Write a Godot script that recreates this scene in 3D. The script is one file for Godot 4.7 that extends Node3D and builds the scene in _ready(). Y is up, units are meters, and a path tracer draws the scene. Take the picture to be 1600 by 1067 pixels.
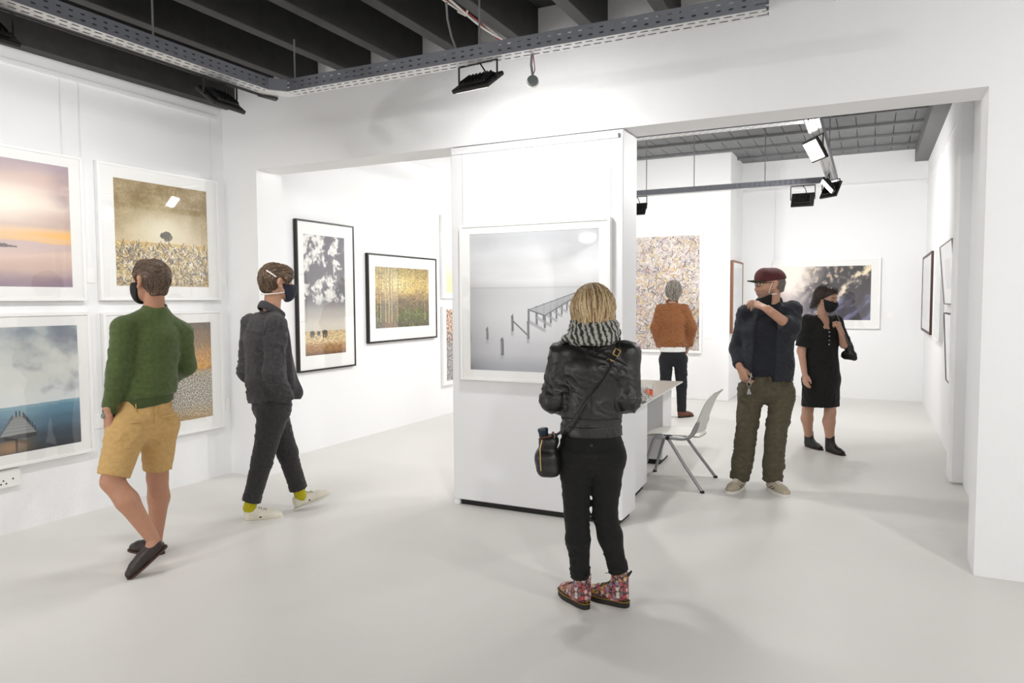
extends Node3D
# A white gallery: a front room with dark joists, a beam wall with two wide openings round a free-standing partition, and a rear room beyond it.
# Metres; the left wall is the plane x = -5.33, the beam wall faces +z at z = -4.85.

const LEFT_X := -5.33
const BEAM_Z := -4.85
const BEAM_BACK := -5.16
const RIGHT_X := 0.74
const FAR_Z := -12.75
const BLOCK_Z := -11.6
const BLOCK_X := -1.965
const OPEN_Y := 2.77
const CEIL_Y := 3.68
const REAR_CEIL_Y := 3.87
const HOUSE_X := 3.3
const HOUSE_Z := 3.0

var M := {}
var taken := {}

# ------------------------------------------------------------------ mesh builder
class MB:
	var v := PackedVector3Array()
	var n := PackedVector3Array()
	var u := PackedVector2Array()
	var c := PackedColorArray()
	var ix := PackedInt32Array()
	var tint := Color(1, 1, 1)
	var t := Transform3D()

	func vert(p: Vector3, nn: Vector3, uv := Vector2.ZERO) -> int:
		v.append(t * p)
		n.append((t.basis * nn).normalized())
		u.append(uv)
		c.append(tint)
		return v.size() - 1

	func poly(pts: Array, out: Vector3, uvs: Array = []) -> void:
		var nn: Vector3 = (pts[1] - pts[0]).cross(pts[2] - pts[0])
		var flip := nn.dot(out) < 0.0
		nn = (-nn if flip else nn).normalized()
		var first := v.size()
		for i in pts.size():
			vert(pts[i], nn, uvs[i] if uvs.size() else Vector2.ZERO)
		for i in range(1, pts.size() - 1):
			if flip:
				ix.append_array([first, first + i, first + i + 1])
			else:
				ix.append_array([first, first + i + 1, first + i])

	func box(at: Vector3, size: Vector3, ch := 0.0) -> void:
		var h := size * 0.5
		if ch > 0.0:
			ch = minf(ch, minf(h.x, minf(h.y, h.z)) * 0.9)
		var e := [Vector3.RIGHT, Vector3.UP, Vector3.BACK]
		for i in 3:
			var j := (i + 1) % 3
			var k := (i + 2) % 3
			for s in [-1.0, 1.0]:
				var f: Vector3 = at + e[i] * s * h[i]
				var pts := []
				for q in [[-1, -1], [1, -1], [1, 1], [-1, 1]]:
					pts.append(f + e[j] * q[0] * (h[j] - ch) + e[k] * q[1] * (h[k] - ch))
				poly(pts, e[i] * s)
				if ch <= 0.0:
					continue
				for sj in [-1.0, 1.0]:
					var g: Vector3 = at + e[j] * sj * h[j] + e[i] * s * (h[i] - ch)
					var f2: Vector3 = f + e[j] * sj * (h[j] - ch)
					poly([f2 - e[k] * (h[k] - ch), f2 + e[k] * (h[k] - ch), g + e[k] * (h[k] - ch), g - e[k] * (h[k] - ch)], e[i] * s + e[j] * sj)
					if i == 0:
						for sk in [-1.0, 1.0]:
							var c3: Vector3 = at + e[2] * sk * h[2] + e[0] * s * (h[0] - ch) + e[1] * sj * (h[1] - ch)
							poly([f2 + e[2] * sk * (h[2] - ch), g + e[2] * sk * (h[2] - ch), c3], e[0] * s + e[1] * sj + e[2] * sk)

	func span(a: Vector3, b: Vector3, ch := 0.0) -> void:
		box((a + b) * 0.5, (b - a).abs(), ch)

	func tube(path: Array, radius, sides := 8, squash := 1.0, flat_axis := Vector3.ZERO) -> void:
		var count := path.size()
		var up := Vector3.UP
		var rings := []
		var side := Vector3.ZERO
		for i in count:
			var d: Vector3 = (path[mini(i + 1, count - 1)] - path[maxi(i - 1, 0)]).normalized()
			if i == 0:
				side = d.cross(up if absf(d.dot(up)) < 0.95 else Vector3.RIGHT).normalized()
				if flat_axis != Vector3.ZERO:
					side = (flat_axis - d * flat_axis.dot(d)).normalized()
			else:
				side = (side - d * side.dot(d)).normalized()
			var other := d.cross(side).normalized()
			var r: float = radius[i] if radius is Array else radius
			var ring := []
			for s in sides:
				var a := TAU * s / sides
				var nn := side * cos(a) * squash + other * sin(a)
				ring.append(vert(path[i] + nn * r, side * cos(a) + other * sin(a) * squash))
			rings.append(ring)
		for i in count - 1:
			for s in sides:
				var s2 := (s + 1) % sides
				ix.append_array([rings[i][s], rings[i + 1][s], rings[i][s2], rings[i][s2], rings[i + 1][s], rings[i + 1][s2]])
		for end in [0, count - 1]:
			var d2: Vector3 = (path[0] - path[1]) if end == 0 else (path[count - 1] - path[count - 2])
			var m := vert(path[end], d2.normalized())
			for s in sides:
				var a2: int = rings[end][s]
				var b2: int = rings[end][(s + 1) % sides]
				ix.append_array([m, a2, b2] if end == 0 else [m, b2, a2])

	func lathe(profile: Array, seg := 24, at := Vector3.ZERO) -> void:
		var rows := []
		for i in profile.size():
			var p: Vector2 = profile[i]
			var d: Vector2 = profile[mini(i + 1, profile.size() - 1)] - profile[maxi(i - 1, 0)]
			var nn := Vector2(d.y, -d.x).normalized()
			var row := []
			for s in seg:
				var a := TAU * s / seg
				row.append(vert(at + Vector3(cos(a) * p.x, p.y, sin(a) * p.x), Vector3(cos(a) * nn.x, nn.y, sin(a) * nn.x)))
			rows.append(row)
		for i in profile.size() - 1:
			for s in seg:
				var s2 := (s + 1) % seg
				ix.append_array([rows[i][s], rows[i][s2], rows[i + 1][s], rows[i][s2], rows[i + 1][s2], rows[i + 1][s]])

	func prism(outline: Array, y0: float, y1: float) -> void:
		# outline in the xz plane, any winding
		var mid := Vector3.ZERO
		for p in outline:
			mid += Vector3(p.x, 0, p.y) / outline.size()
		var low := []
		var high := []
		for p in outline:
			low.append(Vector3(p.x, y0, p.y))
			high.append(Vector3(p.x, y1, p.y))
		for i in outline.size():
			var j := (i + 1) % outline.size()
			poly([low[i], low[j], high[j], high[i]], (low[i] + low[j]) * 0.5 - mid - Vector3(0, y0, 0))
		poly(high, Vector3.UP)
		poly(low, Vector3.DOWN)

	func sheet(grid: Array, thick: float) -> void:
		# a curved shell from a grid of points (rows of columns), given a thickness along its own normal
		var rows := grid.size()
		var cols: int = grid[0].size()
		var top := []
		var low := []
		for r in rows:
			top.append([])
			low.append([])
			for k in cols:
				var du: Vector3 = grid[r][mini(k + 1, cols - 1)] - grid[r][maxi(k - 1, 0)]
				var dv: Vector3 = grid[mini(r + 1, rows - 1)][k] - grid[maxi(r - 1, 0)][k]
				var nn := du.cross(dv).normalized()
				top[r].append(vert(grid[r][k] + nn * thick * 0.5, nn))
				low[r].append(vert(grid[r][k] - nn * thick * 0.5, -nn))
		for r in rows - 1:
			for k in cols - 1:
				ix.append_array([top[r][k], top[r + 1][k], top[r][k + 1], top[r][k + 1], top[r + 1][k], top[r + 1][k + 1]])
				ix.append_array([low[r][k], low[r][k + 1], low[r + 1][k], low[r][k + 1], low[r + 1][k + 1], low[r + 1][k]])
		var rim := []
		for k in cols:
			rim.append([top[0][k], low[0][k]])
		for r in range(1, rows):
			rim.append([top[r][cols - 1], low[r][cols - 1]])
		for k in range(cols - 2, -1, -1):
			rim.append([top[rows - 1][k], low[rows - 1][k]])
		for r in range(rows - 2, 0, -1):
			rim.append([top[r][0], low[r][0]])
		for i in rim.size():
			var a: Array = rim[i]
			var b: Array = rim[(i + 1) % rim.size()]
			ix.append_array([a[0], b[0], a[1], b[0], b[1], a[1]])

	func mesh() -> ArrayMesh:
		var a := []
		a.resize(Mesh.ARRAY_MAX)
		a[Mesh.ARRAY_VERTEX] = v
		a[Mesh.ARRAY_NORMAL] = n
		a[Mesh.ARRAY_TEX_UV] = u
		a[Mesh.ARRAY_COLOR] = c
		a[Mesh.ARRAY_INDEX] = ix
		var m := ArrayMesh.new()
		m.add_surface_from_arrays(Mesh.PRIMITIVE_TRIANGLES, a)
		return m


# ------------------------------------------------------------------ distance fields for bodies, clothes and hair
class Paint:
	func tone(_p: Vector3, _n: Vector3) -> Color:
		return Color(1, 1, 1)

# A bone is [a, b, radius_a, radius_b, wide axis or ZERO, width factor, clip normal or ZERO, clip distance].
class Field:
	var o: Vector3
	var cell: float
	var nx: int
	var ny: int
	var nz: int
	var acc: PackedFloat32Array
	var K: float
	var bones := []

	func _init(bb: Array, cell_size: float, blend: float) -> void:
		bones = bb
		cell = cell_size
		K = 1.0 / blend
		var lo := Vector3(1e9, 1e9, 1e9)
		var hi := -lo
		for b in bones:
			var r: float = maxf(b[2], b[3]) * maxf(1.0, b[5]) + cell * 2.5 + blend
			for p in [b[0], b[1]]:
				lo = lo.min(p - Vector3(r, r, r))
				hi = hi.max(p + Vector3(r, r, r))
		o = lo
		nx = int((hi.x - lo.x) / cell) + 2
		ny = int((hi.y - lo.y) / cell) + 2
		nz = int((hi.z - lo.z) / cell) + 2
		acc = PackedFloat32Array()
		acc.resize(nx * ny * nz)
		for b in bones:
			stamp(b)
		var far := 4.0 * cell + 4.0 / K
		for i in acc.size():
			var s := acc[i]
			acc[i] = far if s < 0.0001 else -log(s) / K

	func stamp(b: Array) -> void:
		var a: Vector3 = b[0]
		var ba: Vector3 = b[1] - b[0]
		var ra: float = b[2]
		var dr: float = b[3] - b[2]
		var L: Vector3 = b[4]
		var wide := L != Vector3.ZERO
		var s: float = 1.0 / b[5] - 1.0
		var cn: Vector3 = b[6]
		var cd: float = b[7]
		var clip := cn != Vector3.ZERO
		var inv := 1.0 / maxf(ba.length_squared(), 1e-9)
		var lim := 4.0 / K + cell
		var rr: float = maxf(b[2], b[3]) * maxf(1.0, b[5]) + lim
		var ext := Vector3(rr, rr, rr)
		if wide:
			var r1: float = maxf(b[2], b[3]) + lim
			ext = Vector3(r1, r1, r1) + L.abs() * (rr - r1)
		var lo: Vector3 = (a.min(b[1]) - ext - o) / cell
		var hi: Vector3 = (a.max(b[1]) + ext - o) / cell
		var x0 := maxi(0, int(lo.x))
		var y0 := maxi(0, int(lo.y))
		var z0 := maxi(0, int(lo.z))
		var x1 := mini(nx - 1, int(hi.x) + 1)
		var y1 := mini(ny - 1, int(hi.y) + 1)
		var z1 := mini(nz - 1, int(hi.z) + 1)
		for z in range(z0, z1 + 1):
			for y in range(y0, y1 + 1):
				var i := (z * ny + y) * nx + x0
				var p := o + Vector3(x0, y, z) * cell
				for x in range(x0, x1 + 1):
					var pa := p - a
					var h := clampf(pa.dot(ba) * inv, 0.0, 1.0)
					var q := pa - ba * h
					if wide:
						q += L * (q.dot(L) * s)
					var d := q.length() - ra - dr * h
					if clip:
						d = maxf(d, cn.dot(p) - cd)
					if d < lim:
						acc[i] += exp(-d * K)
					p.x += cell
					i += 1

	func cut(nn: Vector3, d: float) -> void:
		var i := 0
		for z in nz:
			for y in ny:
				var base := nn.dot(o + Vector3(0, y, z) * cell) - d
				var step := nn.x * cell
				for x in nx:
					if base > acc[i]:
						acc[i] = base
					base += step
					i += 1

	func carve(a: Vector3, b: Vector3, r: float) -> void:
		var lo: Vector3 = (a.min(b) - Vector3(r, r, r) * 1.5 - o) / cell
		var hi: Vector3 = (a.max(b) + Vector3(r, r, r) * 1.5 - o) / cell
		var ba := b - a
		var inv := 1.0 / maxf(ba.length_squared(), 1e-9)
		for z in range(maxi(0, int(lo.z)), mini(nz - 1, int(hi.z) + 1)):
			for y in range(maxi(0, int(lo.y)), mini(ny - 1, int(hi.y) + 1)):
				for x in range(maxi(0, int(lo.x)), mini(nx - 1, int(hi.x) + 1)):
					var p := o + Vector3(x, y, z) * cell
					var h := clampf((p - a).dot(ba) * inv, 0.0, 1.0)
					var d := r - (p - a - ba * h).length()
					var i := (z * ny + y) * nx + x
					if d > acc[i]:
						acc[i] = d

	# a V-shaped opening: everything in front of `back` within the wedge that rises from p0
	func wedge(p0: Vector3, side: Vector3, fwd: Vector3, back: float, slope: float, top: float) -> void:
		var i := 0
		for z in nz:
			for y in ny:
				for x in nx:
					var q := o + Vector3(x, y, z) * cell - p0
					if q.y > -0.01 and q.y < top + 0.02 and q.dot(fwd) > back - 0.02:
						var d := minf(minf(q.y * slope - absf(q.dot(side)), top - q.y), q.dot(fwd) - back)
						if d > acc[i]:
							acc[i] = d
					i += 1

	func rough(amp: float, scale: Vector3, seed_: int, type := FastNoiseLite.TYPE_SIMPLEX_SMOOTH) -> void:
		var f := FastNoiseLite.new()
		f.seed = seed_
		f.noise_type = type
		f.frequency = 1.0
		f.fractal_type = FastNoiseLite.FRACTAL_NONE
		var near := cell * 2.0 + amp
		var i := 0
		for z in nz:
			for y in ny:
				for x in nx:
					var d := acc[i]
					if d < near and d > -near:
						var p := (o + Vector3(x, y, z) * cell) * scale
						acc[i] = d + amp * f.get_noise_3dv(p)
					i += 1

	func folds(amp: float, scale: Vector3, seed_: int) -> void:
		# creases: narrow ridges that come and go, lying across the finer axis of the scale
		var f := FastNoiseLite.new()
		f.seed = seed_
		f.noise_type = FastNoiseLite.TYPE_SIMPLEX_SMOOTH
		f.frequency = 1.0
		f.fractal_type = FastNoiseLite.FRACTAL_NONE
		var near := cell * 2.0 + amp * 1.5
		var i := 0
		for z in nz:
			for y in ny:
				for x in nx:
					var d := acc[i]
					if d < near and d > -near:
						var w := o + Vector3(x, y, z) * cell
						var n := f.get_noise_3dv(Vector3(w.x + w.y * 0.35, w.y + w.x * 0.3, w.z + w.y * 0.2) * scale)
						var r := 1.0 - absf(n) * 1.6
						var mask := clampf(0.55 + 1.1 * f.get_noise_3dv(w * 4.5 + Vector3(31, 7, 3)), 0.1, 1.0)
						acc[i] = d - amp * mask * (r * r * r - 0.35 if r > 0.0 else -0.35)
					i += 1

	func at(p: Vector3) -> float:
		var q := (p - o) / cell
		var x := clampi(int(q.x), 0, nx - 2)
		var y := clampi(int(q.y), 0, ny - 2)
		var z := clampi(int(q.z), 0, nz - 2)
		var fx := q.x - x
		var fy := q.y - y
		var fz := q.z - z
		var i := (z * ny + y) * nx + x
		var j := i + nx
		var k := i + nx * ny
		var l := k + nx
		return lerpf(lerpf(lerpf(acc[i], acc[i + 1], fx), lerpf(acc[j], acc[j + 1], fx), fy), lerpf(lerpf(acc[k], acc[k + 1], fx), lerpf(acc[l], acc[l + 1], fx), fy), fz)

	func into(m: MB, paint: Paint = null) -> void:
		var where := PackedInt32Array()
		where.resize(nx * ny * nz)
		var sxy := nx * ny
		var offs := [0, 1, nx, nx + 1, sxy, sxy + 1, sxy + nx, sxy + nx + 1]
		var cor := [Vector3(0, 0, 0), Vector3(1, 0, 0), Vector3(0, 1, 0), Vector3(1, 1, 0), Vector3(0, 0, 1), Vector3(1, 0, 1), Vector3(0, 1, 1), Vector3(1, 1, 1)]
		var edges := [[0, 1], [2, 3], [4, 5], [6, 7], [0, 2], [1, 3], [4, 6], [5, 7], [0, 4], [1, 5], [2, 6], [3, 7]]
		var live := []
		for z in nz - 1:
			for y in ny - 1:
				var i := (z * ny + y) * nx
				for x in nx - 1:
					var near := acc[i]
					if near < 6.0 * cell and near > -6.0 * cell:
						var s: bool = near < 0.0
						if s != (acc[i + 1] < 0.0) or s != (acc[i + nx] < 0.0) or s != (acc[i + sxy] < 0.0) or s != (acc[i + nx + 1] < 0.0) or s != (acc[i + sxy + 1] < 0.0) or s != (acc[i + sxy + nx] < 0.0) or s != (acc[i + sxy + nx + 1] < 0.0):
							var sum := Vector3.ZERO
							var cnt := 0
							for e in edges:
								var va: float = acc[i + offs[e[0]]]
								var vb: float = acc[i + offs[e[1]]]
								if (va < 0.0) != (vb < 0.0):
									sum += (cor[e[0]] as Vector3).lerp(cor[e[1]], va / (va - vb))
									cnt += 1
							var p := o + (Vector3(x, y, z) + sum / cnt) * cell
							var h := cell * 0.8
							var g := Vector3(at(p + Vector3(h, 0, 0)) - at(p - Vector3(h, 0, 0)), at(p + Vector3(0, h, 0)) - at(p - Vector3(0, h, 0)), at(p + Vector3(0, 0, h)) - at(p - Vector3(0, 0, h)))
							g = g.normalized() if g.length_squared() > 1e-12 else Vector3.UP
							if paint:
								m.tint = paint.tone(p, g)
							where[i] = m.vert(p, g) + 1
							live.append(i)
					i += 1
		for i in live:
			for ax in 3:
				var st: int = [1, nx, sxy][ax]
				var s1: int = [nx, sxy, 1][ax]
				var s2: int = [sxy, 1, nx][ax]
				var va: float = acc[i]
				var vb: float = acc[i + st]
				if (va < 0.0) == (vb < 0.0):
					continue
				if i - s1 - s2 < 0:
					continue
				var a := where[i]
				var b := where[i - s1]
				var c := where[i - s1 - s2]
				var d := where[i - s2]
				if a == 0 or b == 0 or c == 0 or d == 0:
					continue
				if va < 0.0:
					m.ix.append_array([a - 1, c - 1, b - 1, a - 1, d - 1, c - 1])
				else:
					m.ix.append_array([a - 1, b - 1, c - 1, a - 1, c - 1, d - 1])


# ------------------------------------------------------------------ nodes
func numbered(called: String) -> String:
	var k: int = taken.get(called, 0)
	taken[called] = k + 1
	return called if k == 0 else "%s_%03d" % [called, k]

func tag(o: Node3D, label: String, category: String, group := "") -> Node3D:
	o.set_meta("label", label)
	o.set_meta("category", category)
	if group != "":
		o.set_meta("group", group)
	return o

func thing(called: String, label: String, category: String, at := Vector3.ZERO, turn := 0.0, group := "") -> Node3D:
	var o := Node3D.new()
	o.name = numbered(called)
	add_child(o)
	o.position = at
	o.rotation.y = turn
	return tag(o, label, category, group)

func part(parent: Node, called: String, mesh: Mesh, mat: Material, label := "") -> MeshInstance3D:
	var o := MeshInstance3D.new()
	o.name = called
	o.mesh = mesh
	o.material_override = mat
	parent.add_child(o, true)
	if label != "":
		o.set_meta("label", label)
	return o

func struct(called: String, mesh: Mesh, mat: Material, parent: Node = null) -> MeshInstance3D:
	var o := part(parent if parent else self, called, mesh, mat)
	if parent == null:
		o.set_meta("kind", "structure")
	return o

func boxed(a: Vector3, b: Vector3, ch := 0.0) -> ArrayMesh:
	var m := MB.new()
	m.span(a, b, ch)
	return m.mesh()

# ------------------------------------------------------------------ materials
func noise_texture(kind: int, freq: float, octaves: int, normal: bool, seed_: int, bump := 4.0) -> NoiseTexture2D:
	var f := FastNoiseLite.new()
	f.noise_type = kind
	f.frequency = freq
	f.seed = seed_
	f.fractal_octaves = octaves
	if kind == FastNoiseLite.TYPE_CELLULAR:
		f.cellular_return_type = FastNoiseLite.RETURN_DISTANCE
	var t := NoiseTexture2D.new()
	t.width = 256
	t.height = 256
	t.seamless = true
	t.noise = f
	t.as_normal_map = normal
	t.bump_strength = bump
	return t

func mat(called: String, col: Color, rough := 0.7, metal := 0.0) -> StandardMaterial3D:
	var m := StandardMaterial3D.new()
	m.resource_name = called
	m.albedo_color = col
	m.roughness = rough
	m.metallic = metal
	M[called] = m
	return m

func bumpy(m: StandardMaterial3D, tex: Texture2D, scale: float, strength: float) -> StandardMaterial3D:
	m.normal_enabled = true
	m.normal_texture = tex
	m.normal_scale = strength
	m.uv1_triplanar = true
	m.uv1_scale = Vector3(scale, scale, scale)
	return m

func mottled(m: StandardMaterial3D, lo: Color, hi: Color, freq: float, seed_: int, scale: float) -> StandardMaterial3D:
	var t := noise_texture(FastNoiseLite.TYPE_SIMPLEX_SMOOTH, freq, 4, false, seed_)
	var g := Gradient.new()
	g.set_color(0, lo)
	g.set_color(1, hi)
	t.color_ramp = g
	m.albedo_texture = t
	m.albedo_color = Color(1, 1, 1)
	m.uv1_triplanar = true
	m.uv1_scale = Vector3(scale, scale, scale)
	return m

func cloth(called: String, lo: Color, hi: Color, rough: float, sheen: float, tex: Texture2D, scale: float, strength: float) -> StandardMaterial3D:
	var m := mat(called, hi, rough)
	mottled(m, lo, hi, 0.02, called.hash() % 1000, scale)
	bumpy(m, tex, scale, strength)
	if sheen > 0.0:
		m.rim_enabled = true
		m.rim = sheen
		m.rim_tint = 0.6
	return m

func make_materials() -> void:
	var fine := noise_texture(FastNoiseLite.TYPE_SIMPLEX_SMOOTH, 0.12, 3, true, 11, 3.0)
	var coarse := noise_texture(FastNoiseLite.TYPE_SIMPLEX_SMOOTH, 0.03, 4, true, 12, 5.0)
	var pebble := noise_texture(FastNoiseLite.TYPE_CELLULAR, 0.09, 2, true, 13, 4.0)
	var m := mat("white_wall", Color(0.95, 0.951, 0.953), 0.75)
	bumpy(m, fine, 3.0, 0.12)
	m.uv1_world_triplanar = true
	m = mat("floor_paint", Color(0.85, 0.85, 0.85), 0.42)
	mottled(m, Color(0.855, 0.845, 0.83), Color(0.885, 0.875, 0.86), 0.006, 21, 0.25)
	m.uv1_world_triplanar = true
	m.metallic_specular = 0.45
	mottled(mat("joist_paint", Color(0.2, 0.2, 0.2), 0.6), Color(0.165, 0.16, 0.16), Color(0.21, 0.205, 0.20), 0.02, 22, 1.5)
	mottled(mat("soffit_paint", Color(0.2, 0.2, 0.2), 0.7), Color(0.17, 0.17, 0.17), Color(0.2, 0.2, 0.2), 0.02, 23, 1.5)
	mottled(mat("rear_ceiling_paint", Color(0.4, 0.4, 0.4), 0.6), Color(0.42, 0.425, 0.43), Color(0.47, 0.475, 0.48), 0.02, 24, 1.2)
	mat("rear_beam_paint", Color(0.41, 0.41, 0.41), 0.55)
	m = mat("galvanised", Color(0.86, 0.86, 0.86), 0.45, 0.25)
	mat("galvanised_dull", Color(0.52, 0.53, 0.56), 0.5, 0.45)
	mat("black_metal", Color(0.07, 0.065, 0.065), 0.45)
	mat("black_plastic", Color(0.035, 0.035, 0.037), 0.5)
	mat("plinth_black", Color(0.06, 0.06, 0.06), 0.6)
	mat("white_panel", Color(0.93, 0.93, 0.935), 0.5)
	mat("white_plastic", Color(0.94, 0.94, 0.93), 0.35)
	mat("white_frame", Color(0.95, 0.95, 0.945), 0.4)
	mat("mat_board", Color(0.965, 0.963, 0.955), 0.9)
	mat("black_frame", Color(0.085, 0.07, 0.065), 0.4)
	mottled(mat("brown_frame", Color(0.3, 0.2, 0.15), 0.45), Color(0.45, 0.29, 0.19), Color(0.58, 0.4, 0.28), 0.03, 31, 6.0)
	mottled(mat("dark_brown_frame", Color(0.2, 0.12, 0.1), 0.45), Color(0.22, 0.13, 0.11), Color(0.32, 0.2, 0.17), 0.03, 32, 6.0)
	mat("grey_frame", Color(0.42, 0.4, 0.38), 0.4)
	m = mat("glazing", Color(1, 1, 1, 0.02), 0.02)
	m.transparency = BaseMaterial3D.TRANSPARENCY_ALPHA
	m = mat("desk_glass", Color(0.66, 0.655, 0.63), 0.22)
	m.metallic_specular = 0.4
	m = mat("desk_glass_edge", Color(0.78, 0.82, 0.79), 0.1)
	m = mat("clear_glass", Color(1, 1, 1, 0.02), 0.03)
	m.transparency = BaseMaterial3D.TRANSPARENCY_ALPHA
	m.refraction_enabled = true
	m.refraction_scale = 0.05
	mat("orange_band", Color(0.93, 0.38, 0.18), 0.4)
	m = mat("lamp_glow", Color(1, 1, 1), 0.3)
	m.emission_enabled = true
	m.emission = Color(1.0, 0.985, 0.96)
	m.emission_energy_multiplier = 6.0
	mat("steel_grey", Color(0.6, 0.6, 0.61), 0.38, 0.55)
	mat("chair_shell", Color(0.93, 0.93, 0.9), 0.35)
	mat("wire", Color(0.8, 0.8, 0.8), 0.4, 0.3)
	mat("cable_white", Color(0.85, 0.84, 0.82), 0.5)
	mat("cable_red", Color(0.55, 0.08, 0.1), 0.5)
	mat("cable_grey", Color(0.5, 0.5, 0.5), 0.5)
	mat("sensor_grey", Color(0.45, 0.48, 0.47), 0.5)
	mat("dark_hole", Color(0.03, 0.03, 0.03), 0.8)
	# clothes
	cloth("green_wool", Color(0.245, 0.30, 0.145), Color(0.325, 0.385, 0.195), 0.9, 0.35, fine, 6.0, 0.35)
	cloth("green_rib", Color(0.21, 0.26, 0.12), Color(0.28, 0.34, 0.17), 0.92, 0.3, fine, 14.0, 0.6)
	cloth("tan_cotton", Color(0.73, 0.585, 0.36), Color(0.80, 0.655, 0.425), 0.85, 0.1, fine, 5.0, 0.25)
	cloth("charcoal_denim", Color(0.185, 0.175, 0.185), Color(0.29, 0.28, 0.29), 0.85, 0.15, fine, 6.0, 0.35)
	cloth("charcoal_wool", Color(0.15, 0.145, 0.15), Color(0.215, 0.21, 0.21), 0.9, 0.15, fine, 6.0, 0.3)
	m = cloth("black_leather", Color(0.075, 0.07, 0.068), Color(0.11, 0.104, 0.10), 0.42, 0.0, pebble, 9.0, 0.22)
	m.metallic_specular = 0.55
	cloth("black_denim", Color(0.03, 0.028, 0.028), Color(0.055, 0.052, 0.052), 0.9, 0.05, fine, 8.0, 0.3)
	cloth("navy_cotton", Color(0.075, 0.085, 0.115), Color(0.125, 0.135, 0.17), 0.85, 0.15, fine, 6.0, 0.3)
	cloth("navy_tee", Color(0.06, 0.068, 0.10), Color(0.09, 0.10, 0.14), 0.9, 0.1, fine, 6.0, 0.2)
	cloth("olive_cotton", Color(0.27, 0.245, 0.185), Color(0.36, 0.33, 0.255), 0.88, 0.1, fine, 5.0, 0.3)
	cloth("boot_black", Color(0.03, 0.028, 0.027), Color(0.05, 0.046, 0.044), 0.5, 0.0, pebble, 9.0, 0.2)
	cloth("black_crepe", Color(0.025, 0.023, 0.022), Color(0.045, 0.042, 0.04), 0.9, 0.1, fine, 8.0, 0.25)
	cloth("rust_suede", Color(0.46, 0.28, 0.15), Color(0.58, 0.37, 0.21), 0.9, 0.3, coarse, 5.0, 0.08)
	cloth("dark_indigo", Color(0.06, 0.06, 0.08), Color(0.10, 0.10, 0.125), 0.9, 0.05, fine, 8.0, 0.3)
	cloth("white_shirt", Color(0.85, 0.85, 0.84), Color(0.92, 0.92, 0.91), 0.85, 0.0, fine, 6.0, 0.2)
	cloth("maroon_twill", Color(0.27, 0.095, 0.10), Color(0.36, 0.135, 0.14), 0.85, 0.15, fine, 12.0, 0.35)
	cloth("olive_brim", Color(0.16, 0.17, 0.08), Color(0.22, 0.23, 0.12), 0.85, 0.0, fine, 12.0, 0.3)
	cloth("yellow_knit", Color(0.66, 0.62, 0.02), Color(0.78, 0.74, 0.05), 0.9, 0.2, fine, 14.0, 0.5)
	cloth("navy_mask", Color(0.10, 0.11, 0.17), Color(0.15, 0.16, 0.23), 0.85, 0.1, fine, 14.0, 0.3)
	cloth("black_mask", Color(0.03, 0.03, 0.03), Color(0.05, 0.05, 0.05), 0.85, 0.1, fine, 14.0, 0.3)
	cloth("cream_canvas", Color(0.86, 0.83, 0.76), Color(0.93, 0.91, 0.86), 0.8, 0.0, fine, 12.0, 0.3)
	cloth("beige_suede", Color(0.66, 0.61, 0.53), Color(0.76, 0.71, 0.63), 0.85, 0.1, fine, 12.0, 0.3)
	cloth("brown_leather", Color(0.33, 0.18, 0.10), Color(0.45, 0.26, 0.16), 0.5, 0.0, pebble, 9.0, 0.25)
	cloth("loafer_leather", Color(0.13, 0.09, 0.08), Color(0.2, 0.14, 0.12), 0.45, 0.0, pebble, 9.0, 0.2)
	mat("rubber_dark", Color(0.12, 0.1, 0.085), 0.6)
	mat("rubber_white", Color(0.9, 0.89, 0.86), 0.55)
	mat("rubber_brown", Color(0.27, 0.17, 0.12), 0.6)
	mat("welt_yellow", Color(0.6, 0.48, 0.12), 0.6)
	mat("strap_white", Color(0.93, 0.9, 0.88), 0.7)
	mat("gold", Color(0.83, 0.7, 0.42), 0.3, 0.8)
	mat("steel", Color(0.7, 0.7, 0.7), 0.3, 0.8)
	mat("cup_blue", Color(0.05, 0.14, 0.2), 0.3)
	mat("eye_white", Color(0.9, 0.88, 0.85), 0.2)
	mat("eye_dark", Color(0.12, 0.08, 0.06), 0.2)
	for k in ["skin", "painted"]:
		m = mat(k, Color(1, 1, 1), 0.55 if k == "skin" else 0.7)
		m.vertex_color_use_as_albedo = true
	M["skin"].subsurf_scatter_enabled = true
	M["skin"].subsurf_scatter_strength = 0.08
	m = mat("hair", Color(1, 1, 1), 0.5)
	m.vertex_color_use_as_albedo = true
	m = mat("painted_gloss", Color(1, 1, 1), 0.4)
	m.vertex_color_use_as_albedo = true

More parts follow.
